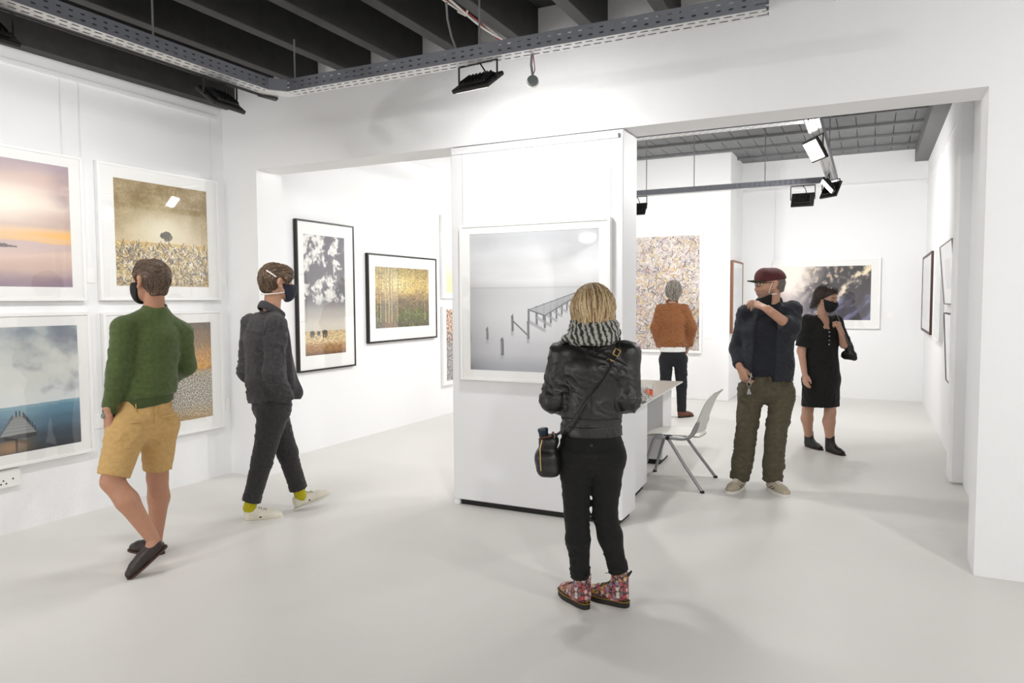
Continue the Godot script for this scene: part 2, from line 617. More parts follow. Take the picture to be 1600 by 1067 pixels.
# ------------------------------------------------------------------ the room
func build_room() -> void:
	var wall: Material = M["white_wall"]
	struct("floor", boxed(Vector3(LEFT_X - 0.15, -0.1, FAR_Z - 0.15), Vector3(HOUSE_X + 0.15, 0, HOUSE_Z + 0.15)), M["floor_paint"])
	struct("wall_left", boxed(Vector3(LEFT_X - 0.15, 0, FAR_Z - 0.15), Vector3(LEFT_X, 4.0, HOUSE_Z + 0.15)), wall)
	var m := MB.new()
	m.span(Vector3(LEFT_X, OPEN_Y, BEAM_BACK), Vector3(HOUSE_X, 4.0, BEAM_Z))
	m.span(Vector3(LEFT_X, 0, BEAM_BACK), Vector3(-4.93, OPEN_Y, BEAM_Z))
	m.span(Vector3(0.565, 0, BEAM_BACK), Vector3(HOUSE_X, OPEN_Y, BEAM_Z))
	struct("wall_middle", m.mesh(), wall)
	m = MB.new()
	m.span(Vector3(RIGHT_X, 0, FAR_Z), Vector3(RIGHT_X + 0.15, 4.0, BEAM_BACK))
	m.span(Vector3(0.635, 0, -7.47), Vector3(RIGHT_X + 0.02, 4.0, -7.19), 0.02)
	struct("wall_right", m.mesh(), wall)
	m = MB.new()
	m.span(Vector3(BLOCK_X, 0, FAR_Z - 0.15), Vector3(RIGHT_X + 0.15, 4.0, FAR_Z))
	m.span(Vector3(LEFT_X, 0, FAR_Z - 0.15), Vector3(BLOCK_X, 4.0, BLOCK_Z), 0.006)
	struct("wall_far", m.mesh(), wall)
	struct("wall_house_right", boxed(Vector3(HOUSE_X, 0, BEAM_BACK), Vector3(HOUSE_X + 0.15, 4.0, HOUSE_Z + 0.15)), wall)
	struct("wall_back", boxed(Vector3(LEFT_X, 0, HOUSE_Z), Vector3(HOUSE_X, 4.0, HOUSE_Z + 0.15)), wall)
	# front ceiling with its deep dark joists
	var c := struct("ceiling", boxed(Vector3(LEFT_X, CEIL_Y, BEAM_Z), Vector3(HOUSE_X, CEIL_Y + 0.1, HOUSE_Z)), M["soffit_paint"])
	var joist := boxed(Vector3(-0.045, 3.38 - CEIL_Y, BEAM_Z), Vector3(0.045, 0.0, HOUSE_Z), 0.004)
	var edge_joist := boxed(Vector3(-0.07, 3.33 - CEIL_Y, BEAM_Z), Vector3(0.045, 0.0, HOUSE_Z), 0.004)
	var edges := [-5.16, -4.69, -4.198, -3.65, -3.155, -2.665, -2.174, -1.652]
	for k in 9:
		edges.append(-1.15 + 0.5 * k)
	for e in edges:
		var j := part(c, "joist", edge_joist if e == edges[0] else joist, M["joist_paint"])
		j.position = Vector3(e - 0.045, CEIL_Y, 0)
	# rear ceiling: boards, battens across them and one dark beam along the right wall
	c = struct("ceiling_rear", boxed(Vector3(LEFT_X, REAR_CEIL_Y + 0.02, FAR_Z), Vector3(RIGHT_X, REAR_CEIL_Y + 0.12, BEAM_BACK)), M["rear_ceiling_paint"])
	var board := boxed(Vector3(-0.108, -0.02, FAR_Z), Vector3(0.108, 0.02, BEAM_BACK), 0.004)
	var x := LEFT_X + 0.11
	while x < RIGHT_X - 0.1:
		var b := part(c, "board", board, M["rear_ceiling_paint"])
		b.position = Vector3(x, REAR_CEIL_Y + 0.01, 0)
		x += 0.2225
	var batten := boxed(Vector3(LEFT_X, -0.035, -0.045), Vector3(0.56, 0.0, 0.045), 0.004)
	for k in 10:
		var b2 := part(c, "batten", batten, M["rear_ceiling_paint"])
		b2.position = Vector3(0, REAR_CEIL_Y - 0.01, -5.45 - 0.75 * k)
	part(c, "beam", boxed(Vector3(0.56, 3.67, FAR_Z), Vector3(RIGHT_X, REAR_CEIL_Y + 0.02, BEAM_BACK), 0.004), M["rear_beam_paint"])
	# picture rails
	var rails := [
		[Vector3(LEFT_X, 3.232, -4.78), Vector3(LEFT_X + 0.02, 3.266, 2.9)],
		[Vector3(LEFT_X, 3.35, BLOCK_Z), Vector3(LEFT_X + 0.02, 3.385, BEAM_BACK)],
		[Vector3(BLOCK_X, 3.37, FAR_Z), Vector3(RIGHT_X, 3.4, FAR_Z + 0.015)],
		[Vector3(RIGHT_X - 0.015, 3.33, FAR_Z + 0.02), Vector3(RIGHT_X, 3.36, -7.5)],
		[Vector3(BLOCK_X, 3.37, FAR_Z + 0.02), Vector3(BLOCK_X + 0.015, 3.4, BLOCK_Z)]]
	for k in rails.size():
		struct("trim_%d" % (k + 1), boxed(rails[k][0], rails[k][1], 0.003), M["white_panel"])

func build_partition() -> void:
	var o := thing("partition_wall", "tall white free-standing partition with a misty pier photograph on it", "partition", Vector3(-2.2225, 0, -5.005))
	var m := MB.new()
	m.span(Vector3(-0.6875, 0.045, -0.155), Vector3(0.6875, 2.762, 0.165), 0.006)
	part(o, "panel", m.mesh(), M["white_panel"])
	part(o, "plinth", boxed(Vector3(-0.635, 0.0, -0.13), Vector3(0.65, 0.05, 0.135)), M["plinth_black"], "black recessed plinth")
	part(o, "corner_foot", boxed(Vector3(-0.6875, 0.0, -0.15), Vector3(-0.637, 0.05, 0.16), 0.003), M["white_panel"])
	var r := part(o, "hanging_rail", boxed(Vector3(-0.67, 2.705, 0.163), Vector3(0.655, 2.735, 0.183), 0.003), M["white_panel"])
	part(r, "end_cap", boxed(Vector3(0.655, 2.705, 0.165), Vector3(0.659, 2.735, 0.183)), M["cable_grey"])

# ------------------------------------------------------------------ cable trays
func tray_sheet(length: float, width: float, height: float, pitch: float, slot: float) -> Array:
	# a perforated channel along +x from 0 to length, its floor at y = 0, its sides at z = +-width / 2; every slot is a real hole
	var floor_m := MB.new()
	var sides := [MB.new(), MB.new()]
	var cells := int(length / pitch)
	var t := 0.0012
	var rows := [-width * 0.24, width * 0.24]
	var sw := 0.0075
	var zs := [-width * 0.5, rows[0] - sw, rows[0] + sw, rows[1] - sw, rows[1] + sw, width * 0.5]
	for k in [0, 2, 4]:
		floor_m.span(Vector3(0, -t, zs[k]), Vector3(length, t, zs[k + 1]))
	for row in 2:
		var shift := pitch * 0.5 * row
		for k in cells + 1:
			var x0 := maxf(0.0, k * pitch - pitch + slot + shift)
			var x1 := minf(length, k * pitch + shift)
			if x1 > x0 + 0.002:
				floor_m.span(Vector3(x0, -t, rows[row] - sw), Vector3(x1, t, rows[row] + sw))
	var ys := [0.0, height * 0.27, height * 0.27 + 0.008, height * 0.66, height * 0.66 + 0.008, height]
	for s in 2:
		var z := (s - 0.5) * width
		for k in [0, 2, 4]:
			sides[s].span(Vector3(0, ys[k], z - t), Vector3(length, ys[k + 1], z + t))
		for row in 2:
			for k in cells + 1:
				var x2 := maxf(0.0, k * pitch - pitch + 0.022)
				var x3 := minf(length, k * pitch)
				if x3 > x2 + 0.002:
					sides[s].span(Vector3(x2, ys[row * 2 + 1], z - t), Vector3(x3, ys[row * 2 + 2], z + t))
		sides[s].span(Vector3(0, height, z - 0.004), Vector3(length, height + 0.002, z + 0.004))
	return [floor_m.mesh(), sides[0].mesh(), sides[1].mesh()]

func tray(label: String, from: Vector3, to: Vector3, width: float, height: float, rods: Array, top: float) -> Node3D:
	var d := to - from
	var o := thing("cable_tray", label, "cable tray", from, atan2(-d.z, d.x), "cable trays")
	var s := tray_sheet(d.length(), width, height, 0.062, 0.042)
	part(o, "tray_floor", s[0], M["galvanised"])
	part(o, "tray_side", s[1], M["galvanised_dull"])
	part(o, "tray_side", s[2], M["galvanised_dull"])
	for x in rods:
		var m := MB.new()
		m.tube([Vector3(x, 0.0, 0), Vector3(x, top - from.y, 0)], 0.006, 8)
		var r := part(o, "hanger_rod", m.mesh(), M["steel_grey"])
		m = MB.new()
		m.lathe([Vector2(0.0, 0.002), Vector2(0.011, 0.002), Vector2(0.011, 0.012), Vector2(0.0, 0.012)], 6, Vector3(x, 0, 0))
		part(r, "nut", m.mesh(), M["steel_grey"])
	return o

func build_trays() -> void:
	var y := 3.02
	tray("perforated steel cable tray running along the left picture wall", Vector3(-3.715, y, 2.4), Vector3(-3.715, y, -3.74), 0.11, 0.078, [0.8, 2.3, 3.8, 5.3], 3.38)
	tray("perforated steel cable tray running along the beam above the partition", Vector3(-3.58, y, -3.875), Vector3(-0.49, y, -3.875), 0.11, 0.078, [0.02, 1.46, 2.98], 3.38)
	# the plain angled corner joining the two
	var o := thing("tray_corner", "plain bent steel corner joining two cable trays", "cable tray", Vector3(-3.655, y, -3.8))
	var m := MB.new()
	m.prism([Vector2(-0.115, 0.07), Vector2(-0.005, 0.07), Vector2(0.075, -0.02), Vector2(0.074, -0.13), Vector2(-0.02, -0.13), Vector2(-0.115, -0.03)], -0.002, 0.002)
	part(o, "corner_floor", m.mesh(), M["galvanised"])
	m = MB.new()
	m.tint = Color(1, 1, 1)
	m.poly([Vector3(-0.005, 0, 0.07), Vector3(0.075, 0, -0.02), Vector3(0.075, 0.08, -0.02), Vector3(-0.005, 0.08, 0.07)], Vector3(1, 0, 1))
	m.poly([Vector3(-0.007, 0, 0.068), Vector3(0.073, 0, -0.022), Vector3(0.073, 0.08, -0.022), Vector3(-0.007, 0.08, 0.068)], Vector3(-1, 0, -1))
	part(o, "corner_plate", m.mesh(), M["galvanised_dull"])
	o = thing("cable_cover_strip", "dark flat strip clipped under the outer edge of the left tray", "cable cover", Vector3(-3.79, y - 0.001, 2.36))
	var strip := MB.new()
	strip.span(Vector3(0.0, -0.014, -6.12), Vector3(0.012, -0.004, 0.0), 0.002)
	part(o, "strip", strip.mesh(), M["joist_paint"])
	var tip := MB.new()
	tip.prism([Vector2(0.0, -6.12), Vector2(0.012, -6.12), Vector2(0.07, -6.24), Vector2(0.02, -6.27)], -0.02, -0.004)
	part(o, "strip_end", tip.mesh(), M["joist_paint"])
	# rear room trays
	tray("steel cable tray crossing the rear room just behind the beam", Vector3(-3.295, y, -6.36), Vector3(-0.515, y, -6.36), 0.11, 0.07, [0.5, 1.6], REAR_CEIL_Y)
	tray("steel cable tray crossing the rear room before the far wall", Vector3(-3.295, y, -9.85), Vector3(-0.515, y, -9.85), 0.11, 0.07, [0.5, 1.15, 2.05], REAR_CEIL_Y)
	tray("steel cable tray running away from the camera in the rear room", Vector3(-0.45, y, -6.3), Vector3(-0.45, y, -9.9), 0.11, 0.07, [0.9, 2.7], REAR_CEIL_Y)
	tray("steel cable tray along the left side of the rear room", Vector3(-3.36, y, -6.3), Vector3(-3.36, y, -9.9), 0.11, 0.07, [0.9, 2.7], REAR_CEIL_Y)
	# loose cables beside a joist, a hanging sensor
	o = thing("cable_bundle", "red and white cables tied along a dark joist above the tray", "cable", Vector3(-2.335, 3.39, -3.87))
	for k in 3:
		var pts := []
		for i in 25:
			var t := i / 24.0
			var z := 1.6 - 2.5 * t
			pts.append(Vector3(0.03 + 0.012 * k + 0.012 * sin(t * 17.0 + k * 2.1), -0.008 - 0.006 * k + 0.008 * sin(t * 11.0 + k), z))
		m = MB.new()
		m.tube(pts, [0.009, 0.006, 0.007][k], 7)
		part(o, "cable", m.mesh(), [M["cable_white"], M["cable_red"], M["cable_white"]][k])
	m = MB.new()
	m.tube([Vector3(0.02, -0.01, 0.05), Vector3(0.015, -0.1, 0.03), Vector3(0.03, -0.2, 0.01), Vector3(0.06, -0.285, 0.0)], 0.007, 7)
	part(o, "drop_cable", m.mesh(), M["cable_grey"])
	m = MB.new()
	m.tube([Vector3(0.0, 0.0, -0.12), Vector3(0.05, -0.03, -0.13), Vector3(0.07, 0.0, -0.12)], 0.008, 6)
	part(o, "tie", m.mesh(), M["strap_white"])
	o = thing("hanging_sensor", "small round grey sensor disc dangling from the tray by a cable", "sensor", Vector3(-1.785, 2.868, -3.9), 0.4)
	m = MB.new()
	m.t = Transform3D(Basis(Vector3.RIGHT, PI / 2 - 0.25), Vector3.ZERO)
	m.lathe([Vector2(0.0, 0.016), Vector2(0.028, 0.016), Vector2(0.032, 0.010), Vector2(0.032, -0.004), Vector2(0.0, -0.004)], 24)
	part(o, "disc", m.mesh(), M["sensor_grey"])
	m = MB.new()
	m.t = Transform3D(Basis(Vector3.RIGHT, PI / 2 - 0.25), Vector3.ZERO)
	m.lathe([Vector2(0.0, -0.004), Vector2(0.036, -0.004), Vector2(0.036, -0.016), Vector2(0.0, -0.02)], 24)
	part(o, "rim", m.mesh(), M["white_plastic"])
	m = MB.new()
	m.tube([Vector3(0, 0.035, 0), Vector3(-0.008, 0.09, 0), Vector3(-0.004, 0.15, 0)], 0.0075, 7)
	part(o, "cord", m.mesh(), M["cable_grey"])
	m = MB.new()
	m.tube([Vector3(0, 0.03, 0), Vector3(0.013, 0.06, 0), Vector3(0.01, 0.1, 0), Vector3(0.003, 0.15, 0)], 0.003, 6)
	part(o, "wire", m.mesh(), M["cable_red"])

# ------------------------------------------------------------------ floodlights: a slab with a glowing window on a U bracket
func flood(label: String, at: Vector3, aim: Vector3, energy: float, lift := 0.112, w := 0.27, h := 0.2) -> void:
	var o := Node3D.new()
	o.name = numbered("floodlight")
	add_child(o)
	tag(o, label, "floodlight", "floodlights of the gallery")
	o.transform = Transform3D(Basis.looking_at(aim.normalized(), Vector3.UP), at)
	var m := MB.new()
	m.box(Vector3(0, 0, 0.008), Vector3(w, h, 0.026), 0.005)
	m.box(Vector3(0, 0, 0.028), Vector3(w * 0.72, h * 0.66, 0.02), 0.006)
	var body := part(o, "housing", m.mesh(), M["black_metal"])
	for k in 7:
		m = MB.new()
		m.box(Vector3((k - 3) * w * 0.1, 0, 0.042), Vector3(0.004, h * 0.6, 0.014))
		part(body, "fin", m.mesh(), M["black_metal"])
	m = MB.new()
	m.box(Vector3(0, 0, -0.0065), Vector3(w * 0.86, h * 0.84, 0.004))
	part(o, "lamp_window", m.mesh(), M["lamp_glow"], "glowing white window")
	var up := o.basis.inverse() * Vector3.UP
	m = MB.new()
	var a := Vector3(-w * 0.5 - 0.008, 0, 0.008)
	var b := Vector3(w * 0.5 + 0.008, 0, 0.008)
	m.tube([a, a + up * lift], 0.006, 6)
	m.tube([b, b + up * lift], 0.006, 6)
	m.tube([a + up * lift, b + up * lift], 0.006, 6)
	part(o, "bracket", m.mesh(), M["black_metal"])
	m = MB.new()
	m.tube([Vector3(w * 0.2, h * 0.2, 0.04), (a + b) * 0.5 + up * lift * 0.7 + Vector3(0.03, 0, 0.03), (a + b) * 0.5 + up * (lift - 0.004)], 0.005, 6)
	part(o, "lead", m.mesh(), M["black_plastic"])
	var l := AreaLight3D.new()
	l.name = "glow"
	o.add_child(l)
	l.position = Vector3(0, 0, -0.012)
	l.area_size = Vector2(w * 0.84, h * 0.82)
	l.light_color = Color(1.0, 0.996, 0.988)
	l.light_energy = energy
	l.shadow_enabled = true
	l.area_range = 30.0

func build_floods() -> void:
	var E := LAMP
	flood("black floodlight under the left tray nearest the beam wall", Vector3(-3.77, 2.885, -3.42), Vector3(-0.62, -0.78, 0.05), E * 0.40)
	flood("black floodlight under the left tray cut by the picture edge", Vector3(-3.77, 2.885, -2.02), Vector3(-0.62, -0.78, 0.0), E * 0.40)
	flood("floodlight further along the left tray behind the viewer", Vector3(-3.77, 2.885, -0.6), Vector3(-0.6, -0.8, 0.0), E * 0.40)
	flood("last floodlight on the left tray behind the viewer", Vector3(-3.77, 2.885, 0.9), Vector3(-0.6, -0.8, 0.0), E * 0.40)
	flood("black floodlight hanging from the tray above the partition picture", Vector3(-2.145, 2.9, -3.9), Vector3(0.08, -0.82, -0.56), E * 0.55)
	flood("floodlight bracketed high on the wall behind the viewer", Vector3(-4.6, 2.72, 2.8), Vector3(0.35, -0.82, -0.5), E * 2.1, 0.02)
	flood("floodlight over the right half of the front room", Vector3(2.1, 2.9, -2.1), Vector3(-0.1, -0.38, -0.92), E * 1.4)
	flood("floodlight behind the viewer over the right half of the front room", Vector3(1.6, 2.9, 0.6), Vector3(-0.3, -0.95, -0.1), E * 2.4)
	flood("glaring floodlight in the rear room turned to the viewer", Vector3(-0.47, 2.895, -6.95), Vector3(-0.75, -0.5, 0.42), E * 0.65)
	flood("floodlight edge-on below the glaring one in the rear room", Vector3(-0.47, 2.88, -9.1), Vector3(-0.75, -0.65, 0.1), E * 0.8)
	flood("black floodlight with its back to the viewer facing the waterfall picture", Vector3(-0.79, 2.83, -9.86), Vector3(0.05, -0.5, -0.85), E * 0.92, 0.175)
	flood("black floodlight turned to the right wall of the rear room", Vector3(-0.45, 2.89, -9.55), Vector3(0.62, -0.4, -0.62), E * 0.6)
	flood("black floodlight peeping out beside the partition edge", Vector3(-2.93, 2.84, -9.86), Vector3(0.05, -0.55, -0.83), E * 0.72, 0.17)
	flood("floodlight behind the partition turned to the left wall", Vector3(-2.68, 2.86, -6.36), Vector3(-0.7, -0.6, -0.35), E, 0.135, 0.22, 0.16)
	flood("floodlight on the left rear tray turned to the left wall", Vector3(-3.37, 2.87, -9.2), Vector3(-0.8, -0.55, 0.2), E * 1.2)
	flood("floodlight over the desk hidden behind the partition", Vector3(-2.28, 2.87, -6.36), Vector3(0.4, -0.9, -0.1), E * 0.65)

# ------------------------------------------------------------------ reception desk, glasses, chair
func build_desk() -> void:
	var o := thing("reception_desk", "white reception desk with a grey glass top behind the partition", "desk", Vector3(-2.0, 0, -6.25), 0.053)
	for k in 2:
		var z0: float = [0.31, -1.01][k]
		var z1: float = [1.03, -0.59][k]
		var xr: float = [0.312, 0.262][k]
		var p := part(o, "pedestal", boxed(Vector3(-0.4, 0.05, z0), Vector3(xr, 0.735, z1), 0.004), M["white_panel"])
		part(p, "plinth", boxed(Vector3(-0.38, 0.0, z0 + 0.025), Vector3(xr - 0.03, 0.052, z1 - 0.02)), M["plinth_black"])
	part(o, "modesty_panel", boxed(Vector3(-0.4, 0.08, -0.6), Vector3(-0.37, 0.735, 0.32)), M["white_panel"])
	var t := part(o, "glass_top", boxed(Vector3(-0.45, 0.737, -1.22), Vector3(0.335, 0.749, 1.045), 0.002), M["desk_glass"])
	part(t, "front_edge", boxed(Vector3(0.3355, 0.738, -1.22), Vector3(0.3375, 0.748, 1.045)), M["desk_glass_edge"])
	# tumblers
	var g := MB.new()
	g.lathe([Vector2(0.0, 0.0), Vector2(0.026, 0.0), Vector2(0.029, 0.004), Vector2(0.034, 0.1), Vector2(0.0318, 0.1), Vector2(0.027, 0.012), Vector2(0.0, 0.010)], 20)
	var mesh := g.mesh()
	var spots := [[-1.69, -6.06, "clear tumbler with an orange band near the desk edge"], [-1.685, -5.94, "clear tumbler in front of the orange banded one"], [-1.765, -6.02, "clear tumbler nearest the partition among the glasses on the desk"], [-1.765, -6.16, "clear tumbler behind and left of the orange banded one"], [-1.745, -6.27, "clear tumbler furthest along the desk from the partition"], [-1.83, -6.24, "clear tumbler furthest in from the desk edge"]]
	for s in spots:
		var q := thing("tumbler", s[2], "glass", Vector3(s[0], 0.7495, s[1]), 0.0, "tumblers on the reception desk")
		part(q, "bowl", mesh, M["clear_glass"])
		if s == spots[0]:
			var b := MB.new()
			b.lathe([Vector2(0.0315, 0.03), Vector2(0.0345, 0.03), Vector2(0.0362, 0.075), Vector2(0.033, 0.075)], 24)
			part(q, "band", b.mesh(), M["orange_band"], "orange band")
	var k := thing("coaster", "small black flat coaster in front of the tumblers on the desk", "coaster", Vector3(-1.7, 0.7495, -5.8))
	part(k, "slab", boxed(Vector3(-0.05, 0, -0.05), Vector3(0.05, 0.006, 0.05), 0.002), M["black_plastic"])

func arc_pts(pts: Array, steps := 6) -> Array:
	var c := Curve3D.new()
	for i in pts.size():
		var d: Vector3 = (pts[mini(i + 1, pts.size() - 1)] - pts[maxi(i - 1, 0)]) * 0.17
		c.add_point(pts[i], -d, d)
	var out := []
	for i in (pts.size() - 1) * steps + 1:
		out.append(c.samplef(float(i) / steps))
	return out

func build_chair() -> void:
	var o := thing("visitor_chair", "white plastic shell chair with grey splayed legs at the desk", "chair", Vector3(-1.49, 0, -6.275), -PI / 2)
	# seat shell
	var grid := []
	for r in 13:
		var t := r / 12.0
		var row := []
		for k in 11:
			var s := k / 10.0 * 2.0 - 1.0
			var z := lerpf(0.245, -0.235, t)
			var half := 0.215 * (1.0 - 0.20 * pow(t, 4.0)) * (1.0 - 0.12 * pow(1.0 - t, 5.0))
			var y := 0.452 - 0.022 * (1.0 - s * s) * sin(PI * clampf(t, 0, 1)) - 0.028 * pow(1.0 - t, 6.0) - 0.012 * pow(t, 3.0)
			var nip := 1.0 - 0.08 * s * s
			row.append(Vector3(s * half, y, z * nip))
		grid.append(row)
	var m := MB.new()
	m.sheet(grid, 0.011)
	part(o, "seat", m.mesh(), M["chair_shell"])
	grid = []
	for r in 13:
		var t := r / 12.0
		var row := []
		for k in 11:
			var s := k / 10.0 * 2.0 - 1.0
			var half := 0.19 + 0.035 * sin(PI * minf(t * 0.9 + 0.1, 1.0)) - 0.02 * pow(t, 6.0)
			var z := -0.232 - 0.115 * pow(t, 1.4) - 0.03 * pow(t, 8.0) + 0.035 * s * s
			row.append(Vector3(s * half, 0.475 + 0.355 * t - 0.015 * s * s * t, z))
		grid.append(row)
	m = MB.new()
	m.sheet(grid, 0.011)
	part(o, "backrest", m.mesh(), M["chair_shell"])
	for side in [-1.0, 1.0]:
		var x: float = 0.2 * side
		var f: float = 0.285 * side
		m = MB.new()
		m.tube(arc_pts([Vector3(f, 0.01, 0.275), Vector3(x * 1.18, 0.2, 0.215), Vector3(x * 1.1, 0.39, 0.155), Vector3(x * 1.1, 0.425, 0.125)]), 0.0135, 10)
		var fl := part(o, "front_leg", m.mesh(), M["steel_grey"])
		m = MB.new()
		m.lathe([Vector2(0.0, 0.0), Vector2(0.02, 0.0), Vector2(0.017, 0.018), Vector2(0.0, 0.02)], 12, Vector3(f, 0, 0.277))
		part(fl, "foot", m.mesh(), M["black_plastic"])
		m = MB.new()
		m.tube(arc_pts([Vector3(x * 1.12, 0.42, 0.13), Vector3(x * 1.12, 0.425, 0.0), Vector3(x * 1.12, 0.425, -0.1), Vector3(x * 1.1, 0.455, -0.165), Vector3(x * 1.06, 0.53, -0.205), Vector3(x * 1.02, 0.59, -0.225)]), [0.0135, 0.0135, 0.0135, 0.0135, 0.0135, 0.0135, 0.014, 0.014, 0.014, 0.014, 0.014, 0.014, 0.014, 0.015, 0.015, 0.015, 0.016, 0.016, 0.017, 0.018, 0.019, 0.02, 0.021, 0.02, 0.02, 0.019, 0.017, 0.015, 0.012, 0.008, 0.004], 10)
		part(o, "side_arm", m.mesh(), M["steel_grey"])
		m = MB.new()
		m.tube([Vector3(x * 1.14, 0.425, 0.03), Vector3(f * 0.93, 0.2, -0.13), Vector3(f, 0.01, -0.272)], 0.0135, 10)
		var rl := part(o, "rear_leg", m.mesh(), M["steel_grey"])
		m = MB.new()
		m.lathe([Vector2(0.0, 0.0), Vector2(0.02, 0.0), Vector2(0.017, 0.018), Vector2(0.0, 0.02)], 12, Vector3(f, 0, -0.275))
		part(rl, "foot", m.mesh(), M["black_plastic"])
		m = MB.new()
		m.t = Transform3D(Basis(Vector3.BACK, PI / 2), Vector3(x * 1.12, 0.425, 0.03))
		m.lathe([Vector2(0.0, -0.022), Vector2(0.017, -0.022), Vector2(0.02, -0.016), Vector2(0.02, 0.016), Vector2(0.017, 0.022), Vector2(0.0, 0.022)], 16)
		part(o, "pivot", m.mesh(), M["black_plastic"])
	m = MB.new()
	m.tube([Vector3(-0.22, 0.425, 0.03), Vector3(0.22, 0.425, 0.03)], 0.01, 8)
	part(o, "cross_bar", m.mesh(), M["steel_grey"])

func build_socket() -> void:
	var o := thing("wall_socket", "white double wall socket under the lower left picture", "socket", Vector3(LEFT_X, 0.387, -2.83), PI / 2)
	part(o, "plate", boxed(Vector3(-0.15, -0.062, 0), Vector3(0.137, 0.063, 0.028), 0.006), M["white_plastic"])
	for p in [Vector3(0.022, -0.008, 0.028), Vector3(0.04, -0.03, 0.028), Vector3(0.006, -0.03, 0.028), Vector3(-0.09, -0.008, 0.028), Vector3(-0.072, -0.03, 0.028), Vector3(-0.108, -0.03, 0.028), Vector3(0.085, -0.004, 0.028)]:
		part(o, "hole", boxed(p - Vector3(0.005, 0.005, 0.001), p + Vector3(0.005, 0.005, 0.0008)), M["dark_hole"])

# ------------------------------------------------------------------ prints: flat pictures computed pixel by pixel
class Canvas:
	var w: int
	var h: int
	var d: PackedFloat32Array
	var nf := {}

	func _init(ww: int, hh: int) -> void:
		w = ww
		h = hh
		d = PackedFloat32Array()
		d.resize(w * h * 3)

	func noise(seed_: int, freq: float, octaves := 4, type := FastNoiseLite.TYPE_SIMPLEX_SMOOTH) -> FastNoiseLite:
		var f := FastNoiseLite.new()
		f.seed = seed_
		f.frequency = freq
		f.noise_type = type
		f.fractal_octaves = octaves
		return f

	func put(x: int, y: int, c: Vector3) -> void:
		var i := (y * w + x) * 3
		d[i] = c.x
		d[i + 1] = c.y
		d[i + 2] = c.z

	func mix(x: int, y: int, c: Vector3, a: float) -> void:
		if x < 0 or y < 0 or x >= w or y >= h:
			return
		var i := (y * w + x) * 3
		d[i] = lerpf(d[i], c.x, a)
		d[i + 1] = lerpf(d[i + 1], c.y, a)
		d[i + 2] = lerpf(d[i + 2], c.z, a)

	func disc(px: float, py: float, r: float, c: Vector3, a := 1.0) -> void:
		for y in range(int(py - r - 1), int(py + r + 2)):
			for x in range(int(px - r - 1), int(px + r + 2)):
				var k := clampf(r + 0.5 - Vector2(x + 0.5 - px, y + 0.5 - py).length(), 0.0, 1.0)
				if k > 0.0:
					mix(x, y, c, a * k)

	func line(a: Vector2, b: Vector2, r: float, c: Vector3, al := 1.0) -> void:
		# a and b in 0..1 of the picture
		var p := a * Vector2(w, h)
		var q := b * Vector2(w, h)
		var n := int(p.distance_to(q) / maxf(r * 0.7, 0.5)) + 1
		for i in n + 1:
			var s := p.lerp(q, float(i) / n)
			if r < 0.7:
				mix(int(s.x), int(s.y), c, al)
			else:
				disc(s.x, s.y, r, c, al)

	func fill(pts: PackedVector2Array, c: Vector3, a := 1.0) -> void:
		var lo := Vector2(1, 1)
		var hi := Vector2.ZERO
		for p in pts:
			lo = lo.min(p)
			hi = hi.max(p)
		for y in range(int(lo.y * h), int(hi.y * h) + 1):
			for x in range(int(lo.x * w), int(hi.x * w) + 1):
				if Geometry2D.is_point_in_polygon(Vector2((x + 0.5) / w, (y + 0.5) / h), pts):
					mix(x, y, c, a)

	func texture() -> ImageTexture:
		var b := PackedByteArray()
		b.resize(w * h * 3)
		for i in d.size():
			b[i] = int(clampf(d[i], 0.0, 1.0) * 255.0)
		return ImageTexture.create_from_image(Image.create_from_data(w, h, false, Image.FORMAT_RGB8, b))

func rgb(r: float, g: float, b: float) -> Vector3:
	return Vector3(r, g, b) / 255.0

func ramp(stops: Array, t: float) -> Vector3:
	for i in range(1, stops.size()):
		if t <= stops[i][0]:
			var k: float = (t - stops[i - 1][0]) / (stops[i][0] - stops[i - 1][0])
			return (stops[i - 1][1] as Vector3).lerp(stops[i][1], smoothstep(0.0, 1.0, clampf(k, 0, 1)))
	return stops[-1][1]

